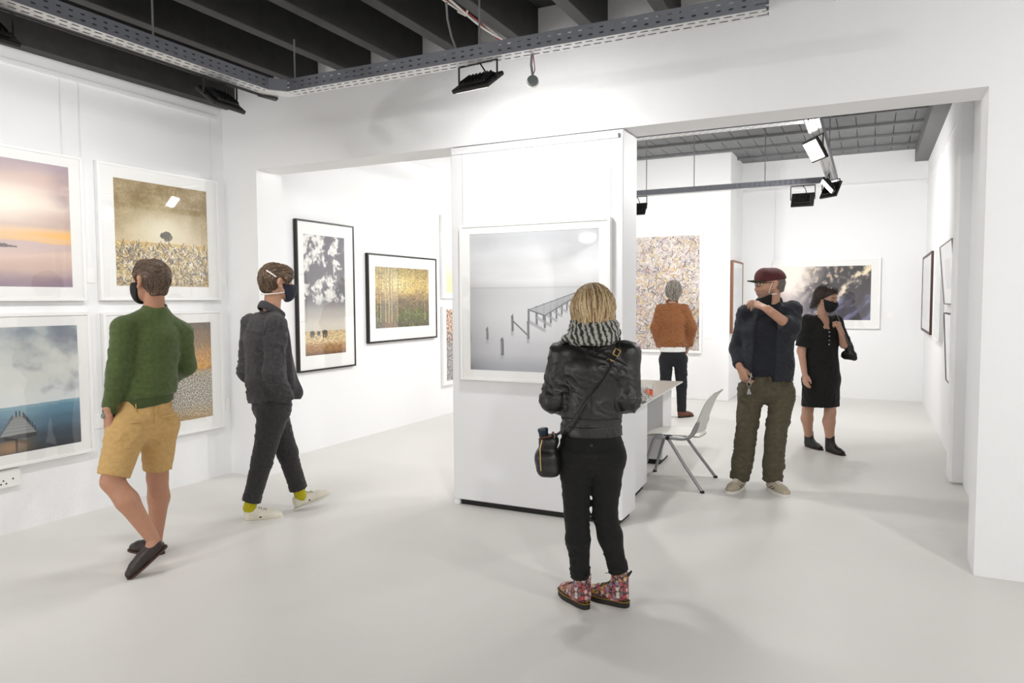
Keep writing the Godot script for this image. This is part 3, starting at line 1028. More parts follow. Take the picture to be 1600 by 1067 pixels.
func print_sunset() -> Texture2D:
	var c := Canvas.new(340, 330)
	var n := c.noise(3, 0.004, 4)
	var n2 := c.noise(4, 0.012, 3)
	var stops := [[0.0, rgb(186, 168, 178)], [0.14, rgb(214, 186, 176)], [0.34, rgb(240, 222, 205)], [0.5, rgb(205, 178, 165)], [0.57, rgb(232, 196, 158)], [0.625, rgb(238, 194, 138)], [0.65, rgb(206, 182, 178)], [0.76, rgb(226, 198, 184)], [0.84, rgb(214, 186, 172)], [1.0, rgb(150, 128, 146)]]
	for y in c.h:
		var v := float(y) / c.h
		for x in c.w:
			var u := float(x) / c.w
			var k := n.get_noise_2d(x * 0.7, y * 4.0)
			var col := ramp(stops, clampf(v + 0.05 * k + (u - 0.6) * 0.03, 0.0, 1.0))
			var g := exp(-pow((u - 0.45) / 0.3, 2.0) - pow((v - 0.33) / 0.16, 2.0))
			col = col.lerp(rgb(255, 246, 232), g * 0.85)
			g = exp(-pow((u - 0.95) / 0.3, 2.0) - pow((v - 0.575) / 0.03, 2.0))
			col = col.lerp(rgb(250, 190, 96), g * 0.95)
			g = smoothstep(0.78, 1.0, u) * (0.5 + 0.5 * n2.get_noise_2d(x, y * 2.0)) * smoothstep(0.62, 0.2, v)
			col = col.lerp(rgb(140, 118, 134), g * 0.7)
			c.put(x, y, col)
	var q := c.noise(9, 0.06, 3)
	for y in range(int(c.h * 0.6), int(c.h * 0.76)):
		for x in range(0, int(c.w * 0.6)):
			var u := float(x) / c.w
			var v := float(y) / c.h
			var top := 0.625 + 0.19 * maxf(0.0, u - 0.3) + 0.012 * q.get_noise_2d(x * 2.0, 5.0)
			var low := 0.7 - 0.04 * maxf(0.0, u - 0.3)
			if v > top and v < low:
				c.mix(x, y, rgb(60, 52, 54).lerp(rgb(120, 105, 100), 0.5 + 0.5 * q.get_noise_2d(x * 3.0, y * 3.0)), 0.9)
	return c.texture()

func print_lone_tree() -> Texture2D:
	var c := Canvas.new(340, 330)
	var n := c.noise(13, 0.012, 5)
	var n2 := c.noise(14, 0.09, 3)
	var n3 := c.noise(15, 0.07, 2)
	n3.fractal_type = FastNoiseLite.FRACTAL_RIDGED
	for y in c.h:
		var v := float(y) / c.h
		for x in c.w:
			var u := float(x) / c.w
			var k := 0.5 + 0.5 * n.get_noise_2d(x, y) + 0.3 * n2.get_noise_2d(x, y)
			var dark := clampf(1.15 - v * 2.0 + absf(u - 0.5) * 0.8, 0.0, 1.0)
			var col := rgb(232, 216, 180).lerp(rgb(142, 118, 68), clampf(dark * (0.4 + 0.8 * k), 0.0, 1.0))
			var g := exp(-pow((u - 0.48) / 0.34, 2.0) - pow((v - 0.45) / 0.18, 2.0))
			col = col.lerp(rgb(248, 240, 216), g * 0.85)
			var edge := 0.575 + 0.012 * n2.get_noise_2d(x * 2.0, 3.0)
			if v > edge:
				var t := (v - edge) / (1.0 - edge)
				var br := n3.get_noise_2d(x * 1.3, y)
				var lay := n2.get_noise_2d(x * 1.7 + 90.0, y * 1.7)
				var base := rgb(222, 196, 136).lerp(rgb(204, 172, 96), smoothstep(0.3, 1.0, absf(u - 0.5) * 2.0))
				base = base.lerp(rgb(240, 228, 200), clampf(0.3 + lay, 0.0, 0.8))
				base = base.lerp(rgb(96, 84, 66), clampf((br - 0.3) * 1.7, 0.0, 0.85) * smoothstep(0.02, 0.25, t))
				base = base.lerp(rgb(116, 112, 122), clampf(lay * 1.2 - 0.25, 0.0, 0.6))
				col = base
				col = col.lerp(rgb(212, 172, 92), exp(-t * 14.0) * 0.8)
			c.put(x, y, col)
	var r := RandomNumberGenerator.new()
	r.seed = 5
	for k in 260:
		var a := r.randf() * TAU
		var q := Vector2(cos(a) * 0.066, sin(a) * 0.046) * pow(r.randf(), 0.7)
		if q.y > 0.02 and q.x < -0.02:
			q.y *= 0.5
		c.disc((0.525 + q.x) * c.w, (0.505 + q.y) * c.h, r.randf_range(1.0, 3.0), rgb(112, 106, 88).lerp(rgb(74, 70, 58), r.randf()), 0.75)
	c.line(Vector2(0.55, 0.52), Vector2(0.553, 0.585), 1.5, rgb(80, 74, 60))
	for k in 620:
		var deep := r.randf()
		var p := Vector2(r.randf(), 0.61 + 0.39 * deep)
		var e := p + Vector2(r.randf_range(-0.05, 0.05), -r.randf_range(0.01, 0.07))
		var bend := p.lerp(e, 0.5) + Vector2(r.randf_range(-0.02, 0.02), 0)
		var col: Vector3 = [rgb(84, 74, 62), rgb(250, 244, 226), rgb(104, 104, 122), rgb(196, 158, 84), rgb(244, 232, 204), rgb(120, 100, 70)][r.randi() % 6]
		var th := r.randf_range(0.8, 1.9)
		c.line(p, bend, th, col, 0.75)
		c.line(bend, e, th * 0.7, col, 0.75)
	for k in 260:
		c.disc(r.randf() * c.w, r.randf_range(0.62, 1.0) * c.h, r.randf_range(1.5, 4.0), [rgb(248, 242, 226), rgb(98, 98, 114), rgb(226, 200, 140)][r.randi() % 3], 0.55)
	return c.texture()

func print_blue_pier() -> Texture2D:
	var c := Canvas.new(340, 330)
	var n := c.noise(23, 0.008, 5)
	var n2 := c.noise(24, 0.05, 3)
	for y in c.h:
		var v := float(y) / c.h
		for x in c.w:
			var u := float(x) / c.w
			var k := n.get_noise_2d(x, y * 1.4)
			var hor := 0.625 - 0.02 * (u - 0.5)
			var col := Vector3.ZERO
			if v < hor:
				col = ramp([[0.0, rgb(150, 160, 170)], [0.25, rgb(196, 200, 198)], [0.6, rgb(220, 222, 218)], [1.0, rgb(228, 232, 232)]], v / hor)
				col = col.lerp(rgb(112, 118, 134), clampf(-k * 0.8 + (u - 0.5) * 0.8 - v * 0.8, 0.0, 0.7))
				col = col.lerp(rgb(238, 238, 230), clampf(k * 1.0, 0.0, 0.6))
			else:
				var t := (v - hor) / (1.0 - hor)
				col = ramp([[0.0, rgb(134, 172, 190)], [0.12, rgb(96, 144, 168)], [0.4, rgb(70, 108, 130)], [0.75, rgb(42, 60, 76)], [1.0, rgb(28, 36, 46)]], t + 0.06 * n2.get_noise_2d(x * 0.4, y * 2.0))
				col = col.lerp(rgb(168, 190, 198), exp(-pow((u - 0.58) / 0.16, 2.0)) * (1.0 - t) * 0.5)
				col = col.lerp(rgb(70, 58, 50), smoothstep(0.55, 0.95, t) * smoothstep(0.78, 0.5, u) * (0.7 + 0.6 * n2.get_noise_2d(x, y)))
				col = col.lerp(rgb(196, 144, 84), exp(-pow((u - 0.47) / 0.13, 2.0) - pow((t - 0.85) / 0.16, 2.0)) * 0.8)
			c.put(x, y, col)
	# the pier: deck, posts, end
	c.fill(PackedVector2Array([Vector2(0.40, 0.86), Vector2(0.50, 0.705), Vector2(0.565, 0.705), Vector2(0.66, 0.855)]), rgb(150, 152, 150))
	for k in 9:
		var t := k / 9.0
		var y0 := 0.71 + 0.145 * t * t
		c.line(Vector2(0.5 - 0.1 * t * t, y0), Vector2(0.565 + 0.095 * t * t, y0), 0.6, rgb(104, 106, 106), 0.7)
		c.line(Vector2(0.57 + 0.1 * t * t, y0 - 0.025), Vector2(0.572 + 0.1 * t * t, y0 + 0.01), 1.4, rgb(44, 48, 52))
		c.line(Vector2(0.495 - 0.1 * t * t, y0 - 0.015), Vector2(0.493 - 0.1 * t * t, y0 + 0.008), 1.0, rgb(60, 64, 68))
	c.fill(PackedVector2Array([Vector2(0.395, 0.855), Vector2(0.665, 0.85), Vector2(0.66, 0.885), Vector2(0.40, 0.895)]), rgb(52, 52, 52))
	c.line(Vector2(0.515, 0.89), Vector2(0.515, 1.0), 2.5, rgb(58, 48, 44))
	c.line(Vector2(0.52, 0.67), Vector2(0.52, 0.705), 1.8, rgb(40, 44, 48))
	c.line(Vector2(0.545, 0.67), Vector2(0.545, 0.705), 1.5, rgb(40, 44, 48))
	return c.texture()

func print_gold_field() -> Texture2D:
	var c := Canvas.new(340, 330)
	var n := c.noise(33, 0.02, 5)
	var n2 := c.noise(34, 0.12, 3)
	for y in c.h:
		var v := float(y) / c.h
		for x in c.w:
			var u := float(x) / c.w
			var k := n.get_noise_2d(x * 1.5, y * 0.8)
			var col := ramp([[0.0, rgb(110, 92, 76)], [0.15, rgb(138, 110, 78)], [0.38, rgb(196, 144, 66)], [0.47, rgb(210, 156, 60)], [0.5, rgb(150, 104, 40)]], v + 0.05 * k)
			col *= 1.0 + 0.25 * n2.get_noise_2d(x, y * 0.5)
			if v > 0.49 + 0.01 * n2.get_noise_2d(x * 0.5, 1.0):
				var m := n2.get_noise_2d(x * 1.6, y * 1.6 + 50.0)
				col = rgb(190, 180, 158).lerp(rgb(70, 62, 54), clampf(0.3 - m * 2.3, 0.0, 0.9))
				col = col.lerp(rgb(240, 236, 222), clampf(m * 2.6, 0.0, 0.95))
				col = col.lerp(rgb(192, 146, 74), smoothstep(0.8, 1.0, v) * 0.5 + exp(-(v - 0.49) * 30.0) * 0.6)
			c.put(x, y, col)
	return c.texture()

func print_clouds_elephants() -> Texture2D:
	var c := Canvas.new(150, 292)
	var n := c.noise(43, 0.018, 5)
	var n2 := c.noise(44, 0.03, 5)
	for y in c.h:
		var v := float(y) / c.h
		for x in c.w:
			var u := float(x) / c.w
			var k := n.get_noise_2d(x * 1.1 + 14.0 * n2.get_noise_2d(x, y + 90.0), y + 10.0 * n2.get_noise_2d(x + 50.0, y)) + 0.3 * n2.get_noise_2d(x * 2.2, y * 2.2)
			var col := ramp([[0.0, rgb(104, 102, 110)], [0.5, rgb(116, 114, 120)], [0.66, rgb(186, 182, 176)], [0.78, rgb(212, 204, 192)]], v)
			var cl := smoothstep(-0.08, 0.2, k + 0.3 * (0.45 - u) + 0.06 - 0.3 * smoothstep(0.52, 0.6, v))
			cl *= smoothstep(0.66, 0.5, v)
			col = col.lerp(rgb(240, 238, 234).lerp(rgb(158, 154, 154), clampf(0.35 - k * 1.2 + n2.get_noise_2d(x * 2.0, y * 2.0 + 40.0) * 1.1, 0.0, 1.0)), cl)
			col = col.lerp(rgb(226, 220, 208), exp(-pow((v - 0.74) / 0.06, 2.0)) * 0.5)
			if v > 0.795:
				var t := (v - 0.795) / 0.205
				col = ramp([[0.0, rgb(206, 184, 140)], [0.35, rgb(214, 190, 142)], [0.75, rgb(164, 118, 62)], [1.0, rgb(112, 74, 40)]], t)
				col *= 1.0 + 0.45 * n2.get_noise_2d(x * 2.0, y * 9.0)
			c.put(x, y, col)
	var dark := rgb(58, 52, 50)
	for e in [[0.17, 1.0, 1.0], [0.32, 0.7, 1.0], [0.47, 1.25, 1.0]]:
		var x: float = e[0]
		var s: float = e[1]
		c.disc(x * c.w, 0.812 * c.h, 4.6 * s, dark)
		c.disc(x * c.w - 3.0 * s, 0.812 * c.h, 4.3 * s, dark)
		c.disc(x * c.w + 4.6 * s, 0.808 * c.h, 3.0 * s, dark)
		for l in [-5.0, -2.6, 2.0, 4.0]:
			c.line(Vector2(x + l * s / c.w, 0.815), Vector2(x + l * s / c.w, 0.815 + 0.031 * s), 1.1 * s, dark)
		c.line(Vector2(x + 6.6 * s / c.w, 0.808), Vector2(x + 7.2 * s / c.w, 0.808 + 0.026 * s), 0.8 * s, dark)
	return c.texture()

func print_forest() -> Texture2D:
	var c := Canvas.new(200, 130)
	var n := c.noise(53, 0.03, 4)
	var n2 := c.noise(54, 0.14, 2)
	for y in c.h:
		var v := float(y) / c.h
		for x in c.w:
			var u := float(x) / c.w
			var k := n.get_noise_2d(x, y) + 0.5 * n2.get_noise_2d(x, y)
			var col := ramp([[0.0, rgb(160, 140, 74)], [0.3, rgb(214, 186, 110)], [0.5, rgb(170, 138, 84)], [0.62, rgb(104, 86, 56)], [0.8, rgb(84, 92, 44)], [1.0, rgb(60, 56, 34)]], clampf(v + 0.12 * k, 0.0, 1.0))
			col = col.lerp(rgb(250, 232, 176), exp(-pow((u - 0.42) / 0.2, 2.0) - pow((v - 0.28) / 0.16, 2.0)) * 0.75)
			col = col.lerp(rgb(122, 150, 52), clampf((k - 0.05) * 2.0, 0.0, 0.7) * smoothstep(0.6, 0.72, v) * exp(-pow((u - 0.68) / 0.22, 2.0)))
			col = col.lerp(rgb(168, 104, 66), exp(-pow((u - 0.24) / 0.12, 2.0)) * smoothstep(0.6, 0.9, v) * 0.6)
			col = col.lerp(rgb(96, 84, 80), exp(-pow((u - 0.62) / 0.3, 2.0) - pow((v - 0.57) / 0.08, 2.0)) * 0.6)
			col *= 1.0 + 0.5 * n2.get_noise_2d(x * 2.0 + 30.0, y * 2.0)
			c.put(x, y, col)
	var r := RandomNumberGenerator.new()
	r.seed = 8
	for t in [[0.10, 1.0], [0.19, 1.6], [0.25, 2.2], [0.30, 1.2], [0.05, 0.8], [0.40, 0.7], [0.93, 0.9]]:
		c.line(Vector2(t[0], 0.0), Vector2(t[0] - 0.012, 0.9), t[1], rgb(214, 192, 140), 0.75)
		c.line(Vector2(t[0] + 0.008, 0.0), Vector2(t[0] - 0.004, 0.9), t[1] * 0.4, rgb(70, 54, 34), 0.8)
	for k in 120:
		var p := Vector2(r.randf(), r.randf_range(0.0, 0.7))
		c.line(p, p + Vector2(r.randf_range(-0.12, 0.12), r.randf_range(-0.08, 0.1)), 0.6, [rgb(92, 72, 40), rgb(206, 184, 110)][r.randi() % 2], 0.5)
	for k in 1100:
		c.disc(r.randf() * c.w, r.randf_range(0.0, 1.0) * c.h, r.randf_range(0.7, 1.9), [rgb(236, 212, 104), rgb(122, 128, 52), rgb(64, 48, 26), rgb(206, 168, 76), rgb(90, 100, 40)][r.randi() % 5], 0.4)
	return c.texture()

func print_misty_pier() -> Texture2D:
	var c := Canvas.new(460, 456)
	var n := c.noise(63, 0.004, 4)
	for y in c.h:
		var v := float(y) / c.h
		for x in c.w:
			var u := float(x) / c.w
			var k := n.get_noise_2d(x * 0.7, y * 3.0)
			var col := ramp([[0.0, rgb(196, 198, 202)], [0.16, rgb(210, 211, 214)], [0.34, rgb(228, 228, 229)], [0.385, rgb(216, 217, 219)], [0.393, rgb(194, 195, 198)], [0.41, rgb(208, 209, 211)], [0.6, rgb(222, 222, 224)], [0.85, rgb(208, 208, 212)], [1.0, rgb(168, 170, 178)]], v)
			col += Vector3.ONE * 0.05 * k * smoothstep(0.4, 0.3, v)
			var vig := pow(absf(u - 0.52) * 2.0, 3.0) * 0.16 * smoothstep(0.2, 0.9, v + 0.2)
			col -= Vector3.ONE * vig
			c.put(x, y, col)
	# deck running to the right and far away
	var near_l := Vector2(0.475, 0.555)
	var near_r := Vector2(0.60, 0.595)
	var far := Vector2(0.95, 0.395)
	for k in 13:
		var t := 1.0 - pow(1.0 - k / 13.0, 1.7)
		var a := near_l.lerp(far, t)
		var b := near_r.lerp(far + Vector2(0.008, 0.012), t)
		var hgt := 0.075 * (1.0 - t) + 0.008
		for p in [a, b, a.lerp(b, 0.5)]:
			c.line(p, p + Vector2(0, hgt), 3.0 * (1.0 - t) + 0.7, rgb(88, 90, 96), 0.95)
		c.line(a + Vector2(0, hgt), b + Vector2(0.0, hgt * 1.3), 5.0 * (1.0 - t) + 1.0, rgb(150, 152, 158), 0.35)
	c.fill(PackedVector2Array([near_l, near_r, far + Vector2(0.008, 0.012), far]), rgb(176, 178, 182), 0.9)
	for k in 30:
		var t := 1.0 - pow(1.0 - k / 30.0, 1.5)
		c.line(near_l.lerp(far, t), near_r.lerp(far + Vector2(0.008, 0.012), t), 0.6, rgb(110, 112, 118), 0.6)
	c.line(near_l, near_r, 1.8, rgb(62, 64, 70))
	c.line(near_l, far, 1.2, rgb(92, 94, 100))
	c.line(near_r, far, 1.5, rgb(74, 76, 82))
	for p in [[0.345, 0.605, 0.70, 4.5], [0.47, 0.645, 0.755, 4.5], [0.14, 0.70, 0.765, 4.5], [0.262, 0.775, 0.875, 6.0]]:
		c.line(Vector2(p[0], p[2]), Vector2(p[0], p[2] + 0.035), p[3] * 1.3, rgb(164, 166, 172), 0.4)
		c.line(Vector2(p[0], p[1]), Vector2(p[0] + 0.002, p[2]), p[3], rgb(84, 86, 92))
		c.line(Vector2(p[0] - 0.006, p[1] + 0.01), Vector2(p[0] - 0.005, p[2]), p[3] * 0.35, rgb(140, 142, 148), 0.8)
		c.line(Vector2(p[0] + 0.004, p[1] - 0.018), Vector2(p[0] + 0.003, p[1] + 0.02), 1.6, rgb(92, 94, 100))
	c.line(Vector2(0.35, 0.635), Vector2(0.465, 0.735), 2.6, rgb(96, 98, 104))
	return c.texture()

func print_drips() -> Texture2D:
	# an abstract all-over of thrown paint
	var c := Canvas.new(250, 345)
	var n := c.noise(73, 0.02, 4)
	for y in c.h:
		for x in c.w:
			c.put(x, y, rgb(196, 186, 178) * (1.0 + 0.1 * n.get_noise_2d(x, y)))
	var r := RandomNumberGenerator.new()
	r.seed = 17
	var pal := [rgb(224, 218, 208), rgb(206, 196, 186), rgb(146, 134, 148), rgb(92, 84, 96), rgb(176, 156, 122), rgb(204, 170, 70), rgb(66, 60, 66), rgb(216, 208, 200), rgb(164, 150, 162), rgb(176, 124, 96)]
	for k in 1900:
		var p := Vector2(r.randf(), r.randf())
		var dark := p.y > 0.25 or r.randf() < 0.5
		var col: Vector3 = pal[r.randi() % pal.size()] if dark else pal[[0, 1, 4, 7, 8][r.randi() % 5]]
		var dir := r.randf() * TAU
		for s in 7:
			var q := p + Vector2(cos(dir) / c.w, sin(dir) / c.h) * 3.0
			c.line(p, q, r.randf_range(0.6, 1.2), col, 0.7)
			p = q
			dir += r.randf_range(-0.8, 0.8)
	for k in 1200:
		c.disc(r.randf() * c.w, r.randf() * c.h, r.randf_range(0.7, 2.2), pal[r.randi() % pal.size()], 0.6)
	return c.texture()

func print_waterfall() -> Texture2D:
	var c := Canvas.new(220, 140)
	var n := c.noise(83, 0.028, 3)
	var n2 := c.noise(84, 0.006, 3)
	for y in c.h:
		var v := float(y) / c.h
		for x in c.w:
			var u := float(x) / c.w
			# streaks run down to the left
			var a := x * 0.75 + y * 0.66
			var b := x * 0.66 - y * 0.75
			var k := n.get_noise_2d(a * 1.1, b * 0.45)
			var rock := n.get_noise_2d(x * 2.0, y * 2.0)
			var col := rgb(46, 40, 46).lerp(rgb(84, 84, 116), clampf(0.45 + k * 1.3, 0.0, 1.0))
			var upper := smoothstep(0.75, 0.25, v + 0.25 * (u - 0.7))
			col = col.lerp(rgb(34, 27, 28), clampf(0.5 - rock * 2.2, 0.0, 0.85) * upper)
			col = col.lerp(rgb(226, 196, 146), smoothstep(0.1, 0.6, rock + 0.6 * k) * upper * 0.75)
			var band := u - 0.98 + v * 0.62
			col = col.lerp(rgb(252, 236, 202), clampf(exp(-pow(band / 0.07, 2.0)) * (0.45 + k * 1.6 + rock), 0.0, 0.95))
			col = col.lerp(rgb(132, 130, 164), smoothstep(0.05, 0.5, k) * smoothstep(0.35, 0.7, v) * 0.7)
			var fog := smoothstep(0.55, 0.16, u + (v - 0.3) * 0.35 + 0.12 * k)
			col = col.lerp(rgb(250, 238, 228), fog)
			var lower := smoothstep(0.25, 0.75, v - u * 0.9 - 0.02 + 0.2 * n2.get_noise_2d(x, y))
			col = col.lerp(rgb(146, 132, 138), lower * 0.8)
			c.put(x, y, col)
	return c.texture()

func print_pale_haze() -> Texture2D:
	var c := Canvas.new(160, 160)
	var n := c.noise(93, 0.02, 4)
	for y in c.h:
		for x in c.w:
			var v := float(y) / c.h
			c.put(x, y, rgb(250, 246, 236).lerp(rgb(236, 218, 150), smoothstep(0.3, 0.9, v + 0.3 * n.get_noise_2d(x, y)) * 0.7))
	return c.texture()

func print_dry_grass() -> Texture2D:
	var c := Canvas.new(200, 200)
	var n := c.noise(103, 0.1, 4)
	for y in c.h:
		for x in c.w:
			var v := float(y) / c.h
			var k := n.get_noise_2d(x, y)
			c.put(x, y, rgb(190, 160, 140).lerp(rgb(140, 134, 134), smoothstep(0.2, 0.6, v)) * (1.0 + 0.9 * k))
	return c.texture()

func print_pale_grey() -> Texture2D:
	var c := Canvas.new(120, 160)
	var n := c.noise(113, 0.01, 4)
	for y in c.h:
		for x in c.w:
			c.put(x, y, rgb(216, 219, 226) * (1.0 + 0.08 * n.get_noise_2d(x, y * 3.0)))
	return c.texture()

# ------------------------------------------------------------------ framed pictures
# at: centre of the frame's back on its wall; turn: about y; w, h: outside of the frame; bar: width of the frame; print: [left, bottom, width, height] from the lower left corner of the frame
func picture(label: String, at: Vector3, turn: float, w: float, h: float, deep: float, bar: float, frame: Material, art: Texture2D, hole: Array, group := "framed pictures on the gallery walls", tilt := 0.0) -> Node3D:
	var o := thing("framed_picture", label, "picture", at, turn, group)
	if tilt != 0.0:
		o.rotation.x = tilt
	var m := MB.new()
	m.span(Vector3(-w * 0.5, -h * 0.5, 0.002), Vector3(-w * 0.5 + bar, h * 0.5, deep), 0.0015)
	m.span(Vector3(w * 0.5 - bar, -h * 0.5, 0.002), Vector3(w * 0.5, h * 0.5, deep), 0.0015)
	m.span(Vector3(-w * 0.5 + bar, h * 0.5 - bar, 0.002), Vector3(w * 0.5 - bar, h * 0.5, deep), 0.0015)
	m.span(Vector3(-w * 0.5 + bar, -h * 0.5, 0.002), Vector3(w * 0.5 - bar, -h * 0.5 + bar, deep), 0.0015)
	m.span(Vector3(-w * 0.5 + bar * 0.5, -h * 0.5 + bar * 0.5, 0.003), Vector3(w * 0.5 - bar * 0.5, h * 0.5 - bar * 0.5, 0.006))
	part(o, "frame", m.mesh(), frame)
	var z := deep - 0.012
	var l: float = -w * 0.5 + hole[0]
	var b: float = -h * 0.5 + hole[1]
	var r: float = l + hole[2]
	var t: float = b + hole[3]
	var iw := w * 0.5 - bar
	var ih := h * 0.5 - bar
	if hole[0] > bar + 0.004:
		m = MB.new()
		m.span(Vector3(-iw, -ih, z), Vector3(l, ih, z + 0.003))
		m.span(Vector3(r, -ih, z), Vector3(iw, ih, z + 0.003))
		m.span(Vector3(l, t, z), Vector3(r, ih, z + 0.003))
		m.span(Vector3(l, -ih, z), Vector3(r, b, z + 0.003))
		part(o, "mat_board", m.mesh(), M["mat_board"])
	m = MB.new()
	m.poly([Vector3(l, b, z), Vector3(r, b, z), Vector3(r, t, z), Vector3(l, t, z)], Vector3.BACK, [Vector2(0, 1), Vector2(1, 1), Vector2(1, 0), Vector2(0, 0)])
	m.poly([Vector3(l, b, z - 0.002), Vector3(r, b, z - 0.002), Vector3(r, t, z - 0.002), Vector3(l, t, z - 0.002)], Vector3.FORWARD)
	var pm := StandardMaterial3D.new()
	pm.albedo_texture = art
	pm.roughness = 0.75
	part(o, "print", m.mesh(), pm)
	m = MB.new()
	m.span(Vector3(-iw, -ih, deep - 0.006), Vector3(iw, ih, deep - 0.004))
	part(o, "glazing", m.mesh(), M["glazing"])
	return o

func wire(label: String, from: Vector3, to: Vector3) -> void:
	var o := thing("hanging_wire", label, "wire", to, 0.0, "picture hanging wires")
	var m := MB.new()
	m.tube([from - to, Vector3.ZERO], 0.0013, 6)
	part(o, "strand", m.mesh(), M["wire"])

func card(label: String, at: Vector3, turn: float, w := 0.08, h := 0.11) -> void:
	var o := thing("caption_card", label, "card", at, turn, "caption cards beside the pictures")
	part(o, "board", boxed(Vector3(-w * 0.5, -h * 0.5, 0.0), Vector3(w * 0.5, h * 0.5, 0.006), 0.001), M["mat_board"])

func build_pictures() -> void:
	var q := PI / 2
	var W: Material = M["white_frame"]
	picture("white framed sunset seascape print in the upper row by the picture edge", Vector3(LEFT_X, 2.143, -2.915), q, 1.145, 1.066, 0.045, 0.022, W, print_sunset(), [0.1, 0.1, 0.942, 0.876])
	picture("white framed golden print of a lone tree over a field", Vector3(LEFT_X, 2.145, -4.173), q, 1.145, 1.066, 0.045, 0.022, W, print_lone_tree(), [0.134, 0.115, 0.882, 0.842])
	picture("white framed print of a jetty in a blue sea", Vector3(LEFT_X, 0.995, -2.932), q, 1.145, 1.062, 0.045, 0.022, W, print_blue_pier(), [0.1, 0.09, 0.944, 0.876])
	picture("white framed print of a pale field under a gold sky behind the green jumper", Vector3(LEFT_X, 0.986, -4.18), q, 1.14, 1.066, 0.045, 0.022, W, print_gold_field(), [0.13, 0.12, 0.882, 0.843])
	picture("tall black framed print of clouds over three elephants", Vector3(LEFT_X, 1.65, -6.19), q, 0.925, 1.59, 0.045, 0.018, M["black_frame"], print_clouds_elephants(), [0.105, 0.166, 0.655, 1.277])
	picture("black framed landscape print of sunlit woodland", Vector3(LEFT_X, 1.627, -7.65), q, 1.5, 1.066, 0.045, 0.02, M["black_frame"], print_forest(), [0.142, 0.172, 1.168, 0.742])
	picture("white framed pale print, upper one half hidden by the partition", Vector3(LEFT_X, 2.2, -9.13), q, 1.145, 1.15, 0.045, 0.022, W, print_pale_haze(), [0.1, 0.08, 0.945, 0.99])
	picture("white framed grassy print, lower one half hidden by the partition", Vector3(LEFT_X, 0.965, -9.13), q, 1.145, 1.105, 0.045, 0.022, W, print_dry_grass(), [0.095, 0.06, 0.955, 1.0])
	picture("large white framed misty pier photograph on the partition", Vector3(-2.212, 1.58, -4.84), 0.0, 1.2, 1.175, 0.05, 0.022, W, print_misty_pier(), [0.086, 0.08, 1.03, 1.022])
	picture("tall canvas of thrown paint in a thin white frame", Vector3(-3.08, 1.693, BLOCK_Z), 0.0, 1.4, 1.9, 0.05, 0.035, W, print_drips(), [0.04, 0.04, 1.32, 1.82])
	picture("wide white framed waterfall photograph on the far wall", Vector3(-0.665, 1.672, FAR_Z), 0.0, 1.6, 1.11, 0.045, 0.025, W, print_waterfall(), [0.12, 0.135, 1.345, 0.86])
	picture("narrow brown wood framed picture on the side of the wall block", Vector3(BLOCK_X, 1.63, -12.14), q, 0.98, 1.14, 0.045, 0.03, M["brown_frame"], print_pale_grey(), [0.1, 0.09, 0.78, 0.94])
	picture("deep dark brown framed picture at the far end of the right wall", Vector3(RIGHT_X, 1.66, -11.62), -q, 1.75, 1.08, 0.055, 0.035, M["dark_brown_frame"], print_pale_grey(), [0.2, 0.15, 1.35, 0.78])
	picture("white framed picture in the middle of the right wall", Vector3(RIGHT_X, 1.64, -9.95), -q, 1.0, 1.1, 0.045, 0.025, W, print_pale_grey(), [0.15, 0.15, 0.7, 0.8])
	picture("thin dark framed picture tipping forward on the right wall", Vector3(RIGHT_X - 0.03, 1.84, -8.45), -q, 1.3, 0.62, 0.03, 0.012, M["grey_frame"], print_dry_grass(), [0.35, 0.16, 0.6, 0.3], "framed pictures on the gallery walls", 0.09)
	picture("thin dark framed picture hanging under the tipping one", Vector3(RIGHT_X - 0.02, 1.1, -8.15), -q, 1.0, 0.7, 0.03, 0.012, M["black_frame"], print_pale_grey(), [0.2, 0.15, 0.6, 0.4], "framed pictures on the gallery walls", 0.05)
	# hanging wires
	for a in [["thin hanging wire of the sunset print", -3.36, 2.676], ["thin left hanging wire of the lone tree print", -3.5, 2.676], ["thin right hanging wire of the lone tree print", -4.7, 2.678]]:
		wire(a[0], Vector3(LEFT_X + 0.012, 3.235, a[1]), Vector3(LEFT_X + 0.012, a[2], a[1]))
	wire("thin left hanging wire of the misty pier photograph", Vector3(-2.8, 2.71, -4.83), Vector3(-2.8, 2.167, -4.83))
	wire("thin right hanging wire of the misty pier photograph", Vector3(-1.63, 2.71, -4.83), Vector3(-1.63, 2.167, -4.83))
	wire("thin hanging wire of the waterfall photograph", Vector3(-1.44, 3.38, FAR_Z + 0.02), Vector3(-1.44, 2.227, FAR_Z + 0.02))
	# captions
	card("small white caption card right of the sunset print", Vector3(LEFT_X, 1.8, -3.548), q, 0.07)
	card("small white caption card right of the lone tree print", Vector3(LEFT_X, 1.8, -4.81), q, 0.06)
	card("small white caption card right of the pale field print", Vector3(LEFT_X, 0.65, -4.82), q, 0.05)
	card("small white caption card left of the pale field print", Vector3(LEFT_X, 0.68, -3.565), q, 0.08)
	card("small white caption card between the elephants and woodland prints", Vector3(LEFT_X, 1.1, -6.73), q)
	card("small white caption card beside the thrown paint canvas", Vector3(-2.29, 1.03, BLOCK_Z), 0.0)
	card("small white caption card right of the waterfall photograph", Vector3(0.28, 1.33, FAR_Z), 0.0)
